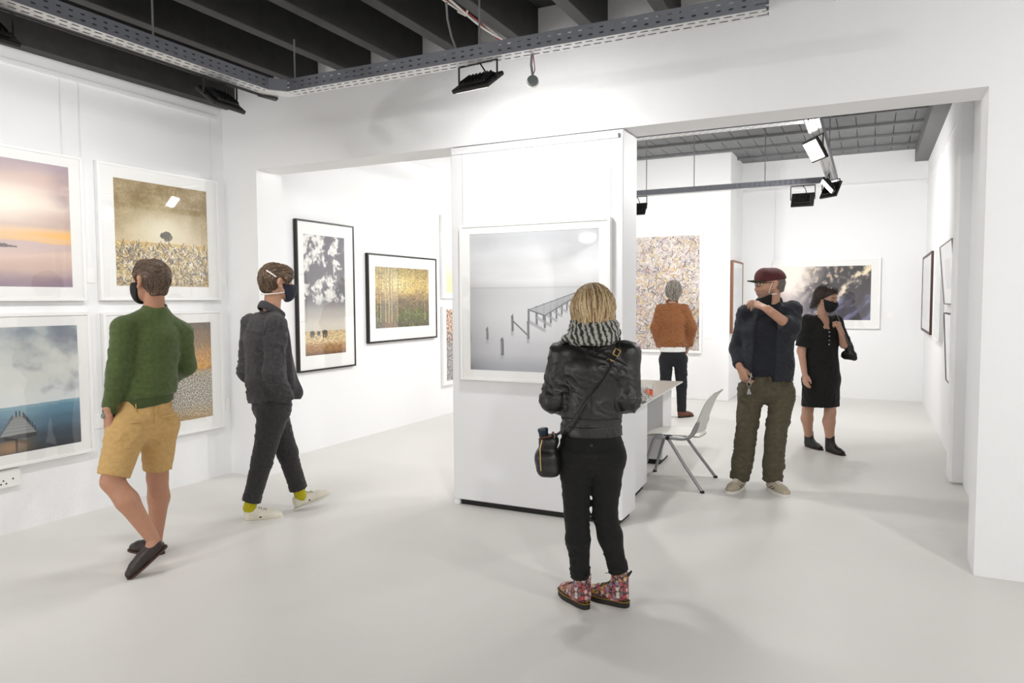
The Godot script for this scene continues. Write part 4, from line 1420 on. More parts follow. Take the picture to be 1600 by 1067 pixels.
const J_G := {"base": Vector3(-3.951, 0.9265, -2.912),
"head": Vector3(0.087, 1.718, 0.000), "neck": Vector3(0.097, 1.571, -0.020), "chest": Vector3(0.084, 1.392, -0.020), "waist": Vector3(0.054, 1.101, -0.000), "pelvis": Vector3(0.006, 0.889, 0.000), "shl": Vector3(-0.070, 1.445, 0.070), "shr": Vector3(0.244, 1.404, -0.100), "ell": Vector3(-0.098, 1.195, 0.100), "wrl": Vector3(-0.139, 0.965, 0.050), "elr": Vector3(0.266, 1.190, -0.140), "wrr": Vector3(0.185, 1.091, -0.360), "hipl": Vector3(-0.076, 0.839, 0.060), "hipr": Vector3(0.096, 0.837, -0.060), "knl": Vector3(-0.160, 0.555, 0.120), "anl": Vector3(0.046, 0.200, 0.200), "knr": Vector3(0.080, 0.503, -0.110), "anr": Vector3(0.061, 0.101, -0.140), "toel": Vector3(-0.079, 0.014, 0.220), "heell": Vector3(0.120, 0.150, 0.200), "toer": Vector3(-0.076, 0.000, -0.204), "heelr": Vector3(0.088, 0.000, -0.184)}
const J_W := {"base": Vector3(-1.249, 0.3430, -3.506),
"head": Vector3(-0.022, 1.561, 0.000), "neck": Vector3(-0.015, 1.424, -0.000), "chest": Vector3(-0.015, 1.250, -0.000), "waist": Vector3(-0.028, 1.035, -0.000), "pelvis": Vector3(-0.031, 0.852, -0.000), "shl": Vector3(-0.182, 1.321, 0.000), "shr": Vector3(0.157, 1.323, -0.000), "ell": Vector3(-0.230, 1.083, 0.030), "wrl": Vector3(-0.148, 0.997, -0.240), "elr": Vector3(0.163, 1.088, 0.030), "wrr": Vector3(0.089, 1.035, -0.240), "hipl": Vector3(-0.110, 0.784, -0.000), "hipr": Vector3(0.054, 0.794, -0.000), "knl": Vector3(-0.102, 0.491, 0.030), "anl": Vector3(-0.083, 0.143, -0.000), "knr": Vector3(0.042, 0.493, -0.000), "anr": Vector3(0.114, 0.183, 0.020), "straptop": Vector3(0.099, 1.384, 0.100), "bagtop": Vector3(-0.241, 0.923, 0.060), "bagbot": Vector3(-0.255, 0.705, 0.060), "heell": Vector3(-0.049, 0.000, 0.037), "toel": Vector3(-0.148, 0.000, -0.116), "heelr": Vector3(0.173, 0.000, -0.026), "toer": Vector3(-0.021, 0.000, -0.146)}
const J_K := {"base": Vector3(-3.920, 0.7667, -4.024),
"head": Vector3(0.021, 1.739, -0.000), "neck": Vector3(-0.037, 1.546, -0.000), "chest": Vector3(-0.087, 1.335, -0.000), "waist": Vector3(-0.085, 1.009, -0.000), "pelvis": Vector3(-0.053, 0.870, -0.000), "shr": Vector3(-0.003, 1.428, 0.160), "shl": Vector3(-0.183, 1.431, -0.160), "elr": Vector3(-0.032, 1.080, 0.210), "wrr": Vector3(0.047, 0.919, 0.120), "ell": Vector3(-0.225, 1.072, -0.200), "wrl": Vector3(-0.049, 0.913, -0.160), "hipr": Vector3(-0.036, 0.800, 0.080), "hipl": Vector3(-0.051, 0.777, -0.080), "knr": Vector3(-0.123, 0.451, 0.100), "anr": Vector3(-0.219, 0.106, 0.100), "knl": Vector3(0.052, 0.454, -0.060), "anl": Vector3(0.138, 0.128, -0.080), "toel": Vector3(0.291, 0.099, -0.120), "heell": Vector3(0.136, 0.034, -0.080), "flap": Vector3(0.157, 0.909, -0.000), "heelr": Vector3(-0.275, 0.000, 0.073), "toer": Vector3(0.014, 0.000, 0.055), "heellf": Vector3(0.131, 0.000, -0.095)}
const J_C := {"base": Vector3(-0.829, 0.1338, -6.309),
"head": Vector3(0.072, 1.724, 0.000), "neck": Vector3(0.095, 1.560, -0.020), "chest": Vector3(0.073, 1.343, -0.000), "waist": Vector3(0.062, 1.050, -0.000), "pelvis": Vector3(0.064, 0.863, -0.000), "shr": Vector3(-0.106, 1.481, -0.000), "shl": Vector3(0.262, 1.518, 0.020), "elr": Vector3(-0.170, 1.177, -0.040), "wrr": Vector3(-0.144, 1.032, 0.090), "ell": Vector3(0.250, 1.365, 0.120), "wrl": Vector3(0.061, 1.517, 0.300), "hipr": Vector3(-0.041, 0.752, -0.000), "hipl": Vector3(0.166, 0.760, -0.000), "knr": Vector3(-0.072, 0.446, 0.050), "anr": Vector3(-0.134, 0.098, 0.020), "knl": Vector3(0.129, 0.457, 0.050), "anl": Vector3(0.125, 0.107, 0.000), "handr": Vector3(-0.108, 0.951, 0.120), "handl": Vector3(-0.045, 1.593, 0.300), "flapl": Vector3(0.214, 0.958, 0.100), "keys": Vector3(-0.067, 0.920, 0.160), "heelr": Vector3(-0.099, 0.000, -0.124), "toer": Vector3(-0.193, 0.000, 0.104), "heell": Vector3(0.093, 0.000, -0.140), "toel": Vector3(0.206, 0.000, 0.042)}
const J_D := {"base": Vector3(-0.421, 0.0546, -8.179),
"head": Vector3(0.014, 1.613, -0.000), "neck": Vector3(-0.031, 1.421, -0.020), "chest": Vector3(-0.033, 1.195, 0.000), "waist": Vector3(-0.028, 0.908, -0.000), "pelvis": Vector3(-0.021, 0.841, 0.000), "shr": Vector3(-0.164, 1.370, 0.100), "shl": Vector3(0.105, 1.360, -0.080), "elr": Vector3(-0.220, 1.058, 0.120), "wrr": Vector3(-0.184, 0.831, 0.170), "ell": Vector3(0.186, 1.126, 0.000), "wrl": Vector3(0.151, 1.263, 0.130), "hipr": Vector3(-0.106, 0.771, 0.000), "hipl": Vector3(0.060, 0.775, -0.020), "knr": Vector3(-0.151, 0.422, -0.060), "anr": Vector3(-0.135, 0.097, -0.200), "knl": Vector3(0.066, 0.420, 0.030), "anl": Vector3(0.072, 0.100, 0.000), "handr": Vector3(-0.170, 0.721, 0.190), "handl": Vector3(0.131, 1.347, 0.150), "bag": Vector3(0.205, 1.080, -0.000), "heelr": Vector3(-0.168, 0.000, -0.295), "toer": Vector3(-0.013, 0.000, -0.100), "heell": Vector3(0.043, 0.000, -0.052), "toel": Vector3(0.208, 0.000, 0.217)}
const J_O := {"base": Vector3(-2.343, 0.2376, -9.720),
"head": Vector3(-0.038, 1.722, 0.000), "neck": Vector3(-0.054, 1.568, -0.000), "chest": Vector3(-0.052, 1.318, -0.000), "waist": Vector3(-0.041, 1.016, -0.000), "pelvis": Vector3(-0.032, 0.869, -0.000), "shl": Vector3(-0.239, 1.474, -0.000), "shr": Vector3(0.148, 1.473, -0.000), "ell": Vector3(-0.288, 1.206, 0.020), "elr": Vector3(0.225, 1.217, 0.020), "wrl": Vector3(-0.211, 0.960, -0.040), "wrr": Vector3(0.178, 0.972, -0.040), "hipl": Vector3(-0.124, 0.781, -0.000), "hipr": Vector3(0.061, 0.784, -0.000), "knl": Vector3(-0.130, 0.433, 0.000), "knr": Vector3(0.081, 0.438, -0.000), "anl": Vector3(-0.145, 0.074, -0.000), "anr": Vector3(0.084, 0.081, -0.000), "heell": Vector3(-0.126, 0.000, 0.132), "toel": Vector3(-0.214, 0.000, -0.070), "heelr": Vector3(0.059, 0.000, 0.043), "toer": Vector3(0.188, 0.000, -0.146)}

# ------------------------------------------------------------------ people: shared pieces
func bone(a: Vector3, b: Vector3, ra: float, rb: float, wide := Vector3.ZERO, k := 1.0, cn := Vector3.ZERO, cd := 0.0) -> Array:
	return [a, b, ra, rb, wide, k, cn, cd]

func chain(B: Array, pts: Array, rs: Array) -> void:
	for i in pts.size() - 1:
		B.append(bone(pts[i], pts[i + 1], rs[i], rs[i + 1]))

# a limb whose last segment is cut square at its end
func sleeve(B: Array, pts: Array, rs: Array) -> void:
	for i in pts.size() - 1:
		var last := i == pts.size() - 2
		var d: Vector3 = (pts[i + 1] - pts[i]).normalized()
		B.append(bone(pts[i], pts[i + 1], rs[i], rs[i + 1], Vector3.ZERO, 1.0, d if last else Vector3.ZERO, d.dot(pts[i + 1]) if last else 0.0))

func trunk(B: Array, a: Vector3, b: Vector3, wa: float, da: float, wb: float, db: float, side: Vector3, cn := Vector3.ZERO, cd := 0.0) -> void:
	B.append(bone(a, b, da, db, side, (wa / da + wb / db) * 0.5, cn, cd))

func facing(f: Vector3, up := Vector3.UP) -> Basis:
	var z := f.normalized()
	var x := up.cross(z).normalized()
	return Basis(x, z.cross(x), z)

class SkinTone extends Paint:
	var base := Color(0.5, 0.3, 0.2)
	var nz := FastNoiseLite.new()
	var head := Transform3D()
	var stubble := 0.0
	var lips := true
	func tone(p: Vector3, _n: Vector3) -> Color:
		var c := base
		var k := nz.get_noise_3dv(p * 60.0)
		c = Color(c.r * (1.0 + 0.06 * k), c.g * (1.0 + 0.05 * k), c.b * (1.0 + 0.05 * k))
		var q := head.affine_inverse() * p
		if absf(q.x) < 0.1 and absf(q.y) < 0.14 and q.z > 0.0:
			if stubble > 0.0 and q.y < -0.03:
				var a := stubble * smoothstep(-0.028, -0.05, q.y) * (0.75 + 0.5 * nz.get_noise_3dv(p * 900.0))
				c = c.lerp(Color(0.13, 0.09, 0.065), clampf(a, 0.0, 0.8))
			if lips and q.z > 0.086 and absf(q.y + 0.058) < 0.009 and absf(q.x) < 0.022:
				c = c.lerp(Color(0.42, 0.16, 0.14), 0.6)
		return c

# strands: stretched noise along the lie of the hair, in the head's own axes
class Hair extends Paint:
	var dark := Color(0.05, 0.03, 0.02)
	var light := Color(0.15, 0.1, 0.06)
	var nz := FastNoiseLite.new()
	var scale := Vector3(220, 25, 220)
	var mid := 0.5
	func tone(p: Vector3, _n: Vector3) -> Color:
		var k := nz.get_noise_3dv(p * scale) * 1.1 + 0.5 * nz.get_noise_3dv(p * scale * 2.3 + Vector3(7, 3, 1))
		return dark.lerp(light, clampf(mid + k, 0.0, 1.0))

func hair_paint(dark: Color, light: Color, scale: Vector3, mid := 0.5) -> Hair:
	var h := Hair.new()
	h.dark = dark
	h.light = light
	h.scale = scale
	h.mid = mid
	h.nz.seed = 5
	h.nz.frequency = 1.0
	h.nz.fractal_type = FastNoiseLite.FRACTAL_NONE
	return h

func skull() -> Array:
	# the cranium alone, in the head's axes: z forward, y up, x to the person's left
	return [bone(Vector3(0, 0.034, -0.032), Vector3(0, 0.03, 0.012), 0.078, 0.072)]

func face_bones() -> Array:
	var B := [bone(Vector3(0, 0.0, 0.03), Vector3(0, -0.055, 0.045), 0.06, 0.046)]
	for s in [-1.0, 1.0]:
		B.append(bone(Vector3(0.044 * s, -0.042, 0.005), Vector3(0.012 * s, -0.088, 0.06), 0.027, 0.021))
		B.append(bone(Vector3(0.04 * s, -0.012, 0.052), Vector3(0.036 * s, -0.02, 0.062), 0.024, 0.02))
		B.append(bone(Vector3(0.04 * s, 0.031, 0.07), Vector3(0.008 * s, 0.026, 0.083), 0.012, 0.012))
		B.append(bone(Vector3(0.011 * s, -0.035, 0.093), Vector3(0.009 * s, -0.034, 0.098), 0.008, 0.008))
		B.append(bone(Vector3(0.017 * s, -0.056, 0.083), Vector3(0.0, -0.0545, 0.091), 0.006, 0.007))
		B.append(bone(Vector3(0.015 * s, -0.065, 0.083), Vector3(0.0, -0.0655, 0.09), 0.006, 0.0075))
	B.append(bone(Vector3(0, -0.092, 0.068), Vector3(0, -0.09, 0.066), 0.018, 0.018))
	B.append(bone(Vector3(0, 0.014, 0.087), Vector3(0, -0.03, 0.108), 0.0085, 0.0125))
	return B

func ear_bones() -> Array:
	var B := []
	for s in [-1.0, 1.0]:
		var k := Vector3(s, 0, -0.25).normalized()
		var pts := [Vector3(0.074 * s, -0.03, 0.004), Vector3(0.081 * s, -0.022, -0.006), Vector3(0.086 * s, 0.0, -0.02), Vector3(0.086 * s, 0.02, -0.018), Vector3(0.081 * s, 0.03, -0.006), Vector3(0.075 * s, 0.022, 0.004)]
		for i in 5:
			B.append(bone(pts[i], pts[i + 1], 0.0075 if i == 0 else 0.0055, 0.0055))
		B.append(bone(Vector3(0.074 * s, -0.02, -0.002), Vector3(0.076 * s, 0.018, -0.008), 0.008, 0.008, k, 0.6))
	return B

func add_head(m: MB, paint: SkinTone, T: Transform3D, neck_to: Vector3, s: float, neck_r := 0.054) -> void:
	var B := skull() + face_bones() + ear_bones()
	var t := T * Transform3D(Basis().scaled(Vector3(s, s, s)), Vector3.ZERO)
	var low := t.affine_inverse() * neck_to
	B.append(bone(Vector3(0, -0.03, -0.025), low, neck_r, neck_r * 1.08))
	var f := Field.new(B, 0.0042, 0.0065)
	for e in [-1.0, 1.0]:
		f.carve(Vector3(0.031 * e, 0.011, 0.098), Vector3(0.034 * e, 0.011, 0.098), 0.0145)
	var keep := m.t
	m.t = keep * t
	paint.head = Transform3D()
	f.into(m, paint)
	m.t = keep

# a hand in its own axes: wrist at the origin, fingers along -y, palm towards +z, thumb on the side s of x
func hand_bones(s: float, curl: Array, spread := 0.06, thumb_in := 0.0, k := 1.0) -> Array:
	var B := []
	B.append(bone(Vector3(0, 0.03, 0), Vector3(0, -0.02, 0), 0.023, 0.021, Vector3.RIGHT, 1.25))
	var roots := [0.031, 0.0105, -0.0105, -0.031]
	for i in 4:
		var r := Vector3(roots[i] * s, -0.088 + absf(i - 1.3) * 0.004, 0)
		B.append(bone(Vector3(roots[i] * s * 0.6, -0.012, 0), r, 0.0145, 0.0115))
		var long: float = [0.074, 0.083, 0.077, 0.06][i]
		var d := Vector3(sin(spread * (1.5 - i)) * s, -1, 0).normalized()
		var p := r
		var a := 0.0
		for j in 3:
			a += curl[mini(i, curl.size() - 1)] * [0.8, 1.05, 0.75][j]
			var dd := (d * cos(a) + Vector3(0, 0, 1) * sin(a)).normalized()
			var e: Vector3 = p + dd * long * [0.45, 0.30, 0.25][j]
			B.append(bone(p, e, [0.0098, 0.0088, 0.008][j], [0.0088, 0.008, 0.0068][j]))
			p = e
	var t0 := Vector3(0.018 * s, -0.02, 0.006)
	var t1 := Vector3((0.042 - 0.02 * thumb_in) * s, -0.052, 0.014 + 0.016 * thumb_in)
	var t2 := Vector3((0.055 - 0.035 * thumb_in) * s, -0.082, 0.02 + 0.03 * thumb_in)
	var t3 := Vector3((0.058 - 0.05 * thumb_in) * s, -0.108, 0.026 + 0.034 * thumb_in)
	B.append(bone(t0, t1, 0.0155, 0.0125))
	B.append(bone(t1, t2, 0.0115, 0.0098))
	B.append(bone(t2, t3, 0.0098, 0.0078))
	if k != 1.0:
		for b in B:
			b[0] *= k
			b[1] *= k
			b[2] *= k
			b[3] *= k
	return B

# dir: where the fingers point; palm: where the palm looks
func add_hand(m: MB, paint: Paint, wrist: Vector3, dir: Vector3, palm: Vector3, s: float, curl: Array, spread := 0.06, thumb_in := 0.0, k := 1.0) -> void:
	var y := -dir.normalized()
	var x := y.cross(palm).normalized()
	var t := Transform3D(Basis(x, y, x.cross(y)), wrist)
	var f := Field.new(hand_bones(s, curl, spread, thumb_in, k), 0.0036, 0.004)
	var keep := m.t
	m.t = keep * t
	f.into(m, paint)
	m.t = keep

func body_field(J: Dictionary, side: Vector3, w: float, d: float, arm: Array, leg: Array, neck_r := 0.05) -> Array:
	var B := []
	var mid: Vector3 = (J.shl + J.shr) * 0.5
	trunk(B, mid - Vector3(0, 0.05, 0), J.chest, w * 0.85, d * 0.75, w, d, side)
	trunk(B, J.chest, J.waist, w, d, w * 0.86, d * 0.9, side)
	trunk(B, J.waist, J.pelvis, w * 0.86, d * 0.9, w * 0.95, d, side)
	B.append(bone(J.neck, mid - Vector3(0, 0.06, 0), neck_r, 0.05))
	for s in ["l", "r"]:
		B.append(bone(J.neck - Vector3(0, 0.07, 0), J["sh" + s] - Vector3(0, 0.01, 0), 0.035, 0.04))
		chain(B, [J["sh" + s], J["el" + s], J["wr" + s]], arm)
		B.append(bone(J.pelvis, J["hip" + s], 0.09, leg[0]))
		chain(B, [J["hip" + s], J["kn" + s]], [leg[0], leg[1]])
		var kn: Vector3 = J["kn" + s]
		var an: Vector3 = J["an" + s]
		var back: Vector3 = J.get("back", Vector3.ZERO)
		chain(B, [kn, kn.lerp(an, 0.32) + back * 0.02, an], [leg[1], leg[2], leg[3]])
	return B

func person(label: String, J: Dictionary) -> Node3D:
	return thing("person", label, "person", Vector3(J.base.x, 0, J.base.z), J.base.y)

func skin(base: Color, stubble := 0.0) -> SkinTone:
	var p := SkinTone.new()
	p.base = base
	p.stubble = stubble
	p.nz.frequency = 1.0
	p.nz.fractal_type = FastNoiseLite.FRACTAL_NONE
	return p

func garment(root: Node, called: String, B: Array, cell: float, blend: float, folds: float, scale: Vector3, seed_: int, material: Material, cuts: Array = [], label := "") -> MeshInstance3D:
	var f := Field.new(B, cell, blend * 0.6)
	if folds > 0.0:
		f.folds(folds * 1.5, scale, seed_)
		f.folds(folds * 0.6, scale * 2.1, seed_ + 1)
		f.rough(folds * 0.35, scale * 0.6, seed_ + 2)
	for c in cuts:
		f.cut(c[0], c[1])
	var m := MB.new()
	f.into(m)
	return part(root, called, m.mesh(), material, label)

# ------------------------------------------------------------------ shoes, in foot axes: heel end at the origin on the ground, z to the toe
func foot_outline(length: float, width: float, grow := 0.0) -> Array:
	var out := []
	for i in 28:
		var a := TAU * i / 28.0
		var z := length * 0.5 - cos(a) * (length * 0.5 + grow)
		var t := clampf(z / length, 0.0, 1.0)
		var half := width * 0.5 * (0.76 + 0.26 * smoothstep(0.3, 0.68, t))
		var e := pow(absf(sin(a)), 0.62)
		out.append(Vector2(signf(sin(a)) * e * (half + grow), z))
	return out

func foot_frame(heel: Vector3, toe: Vector3, ground := true) -> Transform3D:
	var z := toe - heel
	if ground:
		z.y = 0.0
	return Transform3D(facing(z), heel)

var last_shoe: Field

func shoe(root: Node, called: String, T: Transform3D, length: float, width: float, sole: float, upper: Material, under: Material, top: float, paint: Paint = null, label := "", low := 0.078) -> MeshInstance3D:
	var B := []
	var r := width * 0.36
	var x := Vector3.RIGHT
	B.append(bone(Vector3(0, sole + 0.028, 0.045), Vector3(0, sole + 0.03, length * 0.36), 0.037, 0.036, x, r * 1.06 / 0.036))
	B.append(bone(Vector3(0, sole + 0.026, length * 0.36), Vector3(0, sole + 0.018, length * 0.68), 0.036, 0.033, x, r * 1.22 / 0.036))
	B.append(bone(Vector3(0, sole + 0.014, length * 0.68), Vector3(0, sole + 0.008, length - 0.04), 0.034, 0.03, x, r * 1.16 / 0.034))
	if top > 0.0:
		B.append(bone(Vector3(0, sole + 0.03, 0.055), Vector3(0, top, 0.05), 0.044, 0.047, Vector3.ZERO, 1.0, Vector3.UP, top))
		B.append(bone(Vector3(0, top * 0.55, 0.06), Vector3(0, sole + 0.025, length * 0.52), 0.04, 0.033))
	else:
		B.append(bone(Vector3(0, sole + 0.045, 0.05), Vector3(0, sole + low, 0.05), 0.038, 0.038, Vector3.ZERO, 1.0, Vector3(0, 1, -0.12).normalized(), Vector3(0, 1, -0.12).normalized().dot(Vector3(0, sole + low, 0.06))))
		B.append(bone(Vector3(0, sole + low - 0.014, 0.085), Vector3(0, sole + 0.034, length * 0.5), 0.032, 0.031))
		B.append(bone(Vector3(0, sole + 0.034, length * 0.5), Vector3(0, sole + 0.022, length * 0.72), 0.031, 0.029))
	var f := Field.new(B, 0.0045, 0.008)
	f.cut(Vector3.DOWN, -(sole - 0.002))
	last_shoe = f
	var m := MB.new()
	m.t = T
	f.into(m, paint)
	var o := part(root, called, m.mesh(), upper, label)
	m = MB.new()
	m.t = T
	m.prism(foot_outline(length, width, 0.002), 0.0, sole)
	part(o, "sole", m.mesh(), under)
	return o

func on_top(x: float, z: float, lift: float) -> Vector3:
	var y := 0.2
	while y > 0.01 and last_shoe.at(Vector3(x, y, z)) > 0.0:
		y -= 0.002
	return Vector3(x, y + lift, z)

func on_side(e: float, y: float, z: float, lift: float) -> Vector3:
	var x := 0.07
	while x > 0.005 and last_shoe.at(Vector3(x * e, y, z)) > 0.0:
		x -= 0.002
	return Vector3((x + lift) * e, y, z)

# laces laid on the instep of the shoe made last, from z0 down to z1
func laces(o: Node, T: Transform3D, z0: float, z1: float, material: Material, n := 4) -> void:
	for i in n:
		var z := lerpf(z0, z1, i / float(n - 1))
		var m := MB.new()
		m.t = T
		var pts := []
		for k in 7:
			var x := lerpf(-0.022, 0.022, k / 6.0)
			pts.append(on_top(x, z + (0.004 if i % 2 == 0 else -0.004) * k / 6.0, 0.002))
		m.tube(pts, 0.0029, 6)
		part(o, "lace", m.mesh(), material)

func ring(centre: Vector3, x: Vector3, y: Vector3, rx: float, ry: float, from := 0.0, to := TAU, steps := 28) -> Array:
	var out := []
	for i in steps + 1:
		var a := lerpf(from, to, i / float(steps))
		out.append(centre + x * cos(a) * rx + y * sin(a) * ry)
	return out

func line_part(parent: Node, called: String, pts: Array, r: float, material: Material, T := Transform3D(), squash := 1.0, axis := Vector3.ZERO) -> MeshInstance3D:
	var m := MB.new()
	m.t = T
	m.tube(pts, r, 7, squash, axis)
	return part(parent, called, m.mesh(), material)

# a face mask: the face a little larger, trimmed to nose, cheeks and chin, with loops to the ears
func mask(root: Node, T: Transform3D, s: float, material: Material, drop: float, strap: Material, loops: bool) -> MeshInstance3D:
	var B := []
	for b in face_bones():
		B.append(bone(b[0] + Vector3(0, drop, 0.002), b[1] + Vector3(0, drop, 0.002), b[2] + 0.0055, b[3] + 0.0055))
	B.append(bone(Vector3(0, -0.03 + drop, 0.09), Vector3(0, -0.075 + drop, 0.085), 0.03, 0.026))
	var f := Field.new(B, 0.0042, 0.012)
	f.cut(Vector3(0, 1, 0.05).normalized(), -0.002 + drop)
	f.cut(Vector3(0, -0.35, -1).normalized(), -0.012)
	var m := MB.new()
	m.t = T * Transform3D(Basis().scaled(Vector3(s, s, s)), Vector3.ZERO)
	f.into(m)
	var o := part(root, "face_mask", m.mesh(), material)
	if loops:
		for e in [-1.0, 1.0]:
			line_part(o, "ear_loop", [Vector3(0.062 * e, -0.012 + drop, 0.055), Vector3(0.075 * e, 0.006, 0.02), Vector3(0.081 * e, 0.022, -0.003), Vector3(0.089 * e, 0.005, -0.024), Vector3(0.08 * e, -0.025, -0.012), Vector3(0.068 * e, -0.05 + drop, 0.03)], 0.0021, strap, m.t)
	return o

# single locks laid on a hair field: each starts somewhere on the head and follows the lie of the hair over the surface
# lie: 0 falls from the crown all round, 1 combed back to front on top and down behind
func strands(parent: Node, fl: Field, T: Transform3D, crown: Vector3, lie: int, count: int, steps: int, step: float, r: float, tones: Array, seed_: int, low: float, front: float) -> void:
	var rng := RandomNumberGenerator.new()
	rng.seed = seed_
	var m := MB.new()
	m.t = T
	for k in count:
		var d := Vector3(rng.randf_range(-1, 1), rng.randf_range(-0.5, 1), rng.randf_range(-1, 0.9))
		if d.length() < 0.2:
			continue
		var p := Vector3(0, 0.03, -0.01) + d.normalized() * 0.11
		var pts := []
		var bend := rng.randf_range(-0.5, 0.5)
		for i in steps:
			var n := Vector3.UP
			for q in 3:
				var h := 0.004
				n = Vector3(fl.at(p + Vector3(h, 0, 0)) - fl.at(p - Vector3(h, 0, 0)), fl.at(p + Vector3(0, h, 0)) - fl.at(p - Vector3(0, h, 0)), fl.at(p + Vector3(0, 0, h)) - fl.at(p - Vector3(0, 0, h)))
				n = n.normalized() if n.length_squared() > 1e-12 else Vector3.UP
				p -= n * clampf(fl.at(p), -0.02, 0.02)
			if p.y < low or p.z - p.y * 0.7 > front:
				break
			pts.append(p + n * r * 0.35)
			var flow := (p - crown).normalized() * 0.6 + Vector3(0, -1, 0)
			if lie == 1:
				flow = Vector3(0.35, 0.15, 1).lerp(Vector3(0, -1, 0.25), smoothstep(0.08, 0.0, p.y))
			flow += Vector3(bend, 0, bend) * 0.3
			var t := flow - n * flow.dot(n)
			p += t.normalized() * step
		if pts.size() < 3:
			continue
		var rs := []
		for i in pts.size():
			rs.append(r * (0.35 + 0.65 * sin(PI * (i + 0.5) / pts.size())))
		m.tint = tones[rng.randi() % tones.size()]
		m.tube(pts, rs, 5)
	part(parent, "strands", m.mesh(), M["hair"])

func head_at(J: Dictionary, f: Vector3, s: float, shift := Vector3.ZERO) -> Transform3D:
	return Transform3D(facing(f), J.head + shift) * Transform3D(Basis().scaled(Vector3(s, s, s)), Vector3.ZERO)

func eyes(root: Node, T: Transform3D, look := Vector3(0, 0, 1)) -> void:
	for e in [-1.0, 1.0]:
		var c := Vector3(0.032 * e, 0.0105, 0.0775)
		var m := MB.new()
		m.t = T
		var prof := []
		for i in 9:
			var a := -PI / 2 + PI * i / 8.0
			prof.append(Vector2(cos(a) * 0.0125, sin(a) * 0.0125))
		m.lathe(prof, 14, c)
		var o := part(root, "eye", m.mesh(), M["eye_white"])
		m = MB.new()
		m.t = T * Transform3D(facing(look), c + look.normalized() * 0.0108)
		m.t = m.t * Transform3D(Basis(Vector3.RIGHT, PI / 2), Vector3.ZERO)
		m.lathe([Vector2(0.006, -0.001), Vector2(0.0055, 0.001), Vector2(0.003, 0.002), Vector2(0.0, 0.0022)], 12)
		part(o, "iris", m.mesh(), M["eye_dark"])
		m = MB.new()
		m.t = T
		m.tint = Color(1, 1, 1)
		m.tube([Vector3(0.046 * e, 0.012, 0.079), Vector3(0.039 * e, 0.018, 0.087), Vector3(0.03 * e, 0.0195, 0.090), Vector3(0.019 * e, 0.013, 0.088)], 0.0016, 6)
		part(o, "eyelid", m.mesh(), M["eye_dark"])

func brows(root: Node, T: Transform3D, material: Material) -> void:
	for e in [-1.0, 1.0]:
		line_part(root, "eyebrow", [Vector3(0.05 * e, 0.029, 0.076), Vector3(0.036 * e, 0.036, 0.0865), Vector3(0.016 * e, 0.031, 0.093)], 0.0034, material, T)

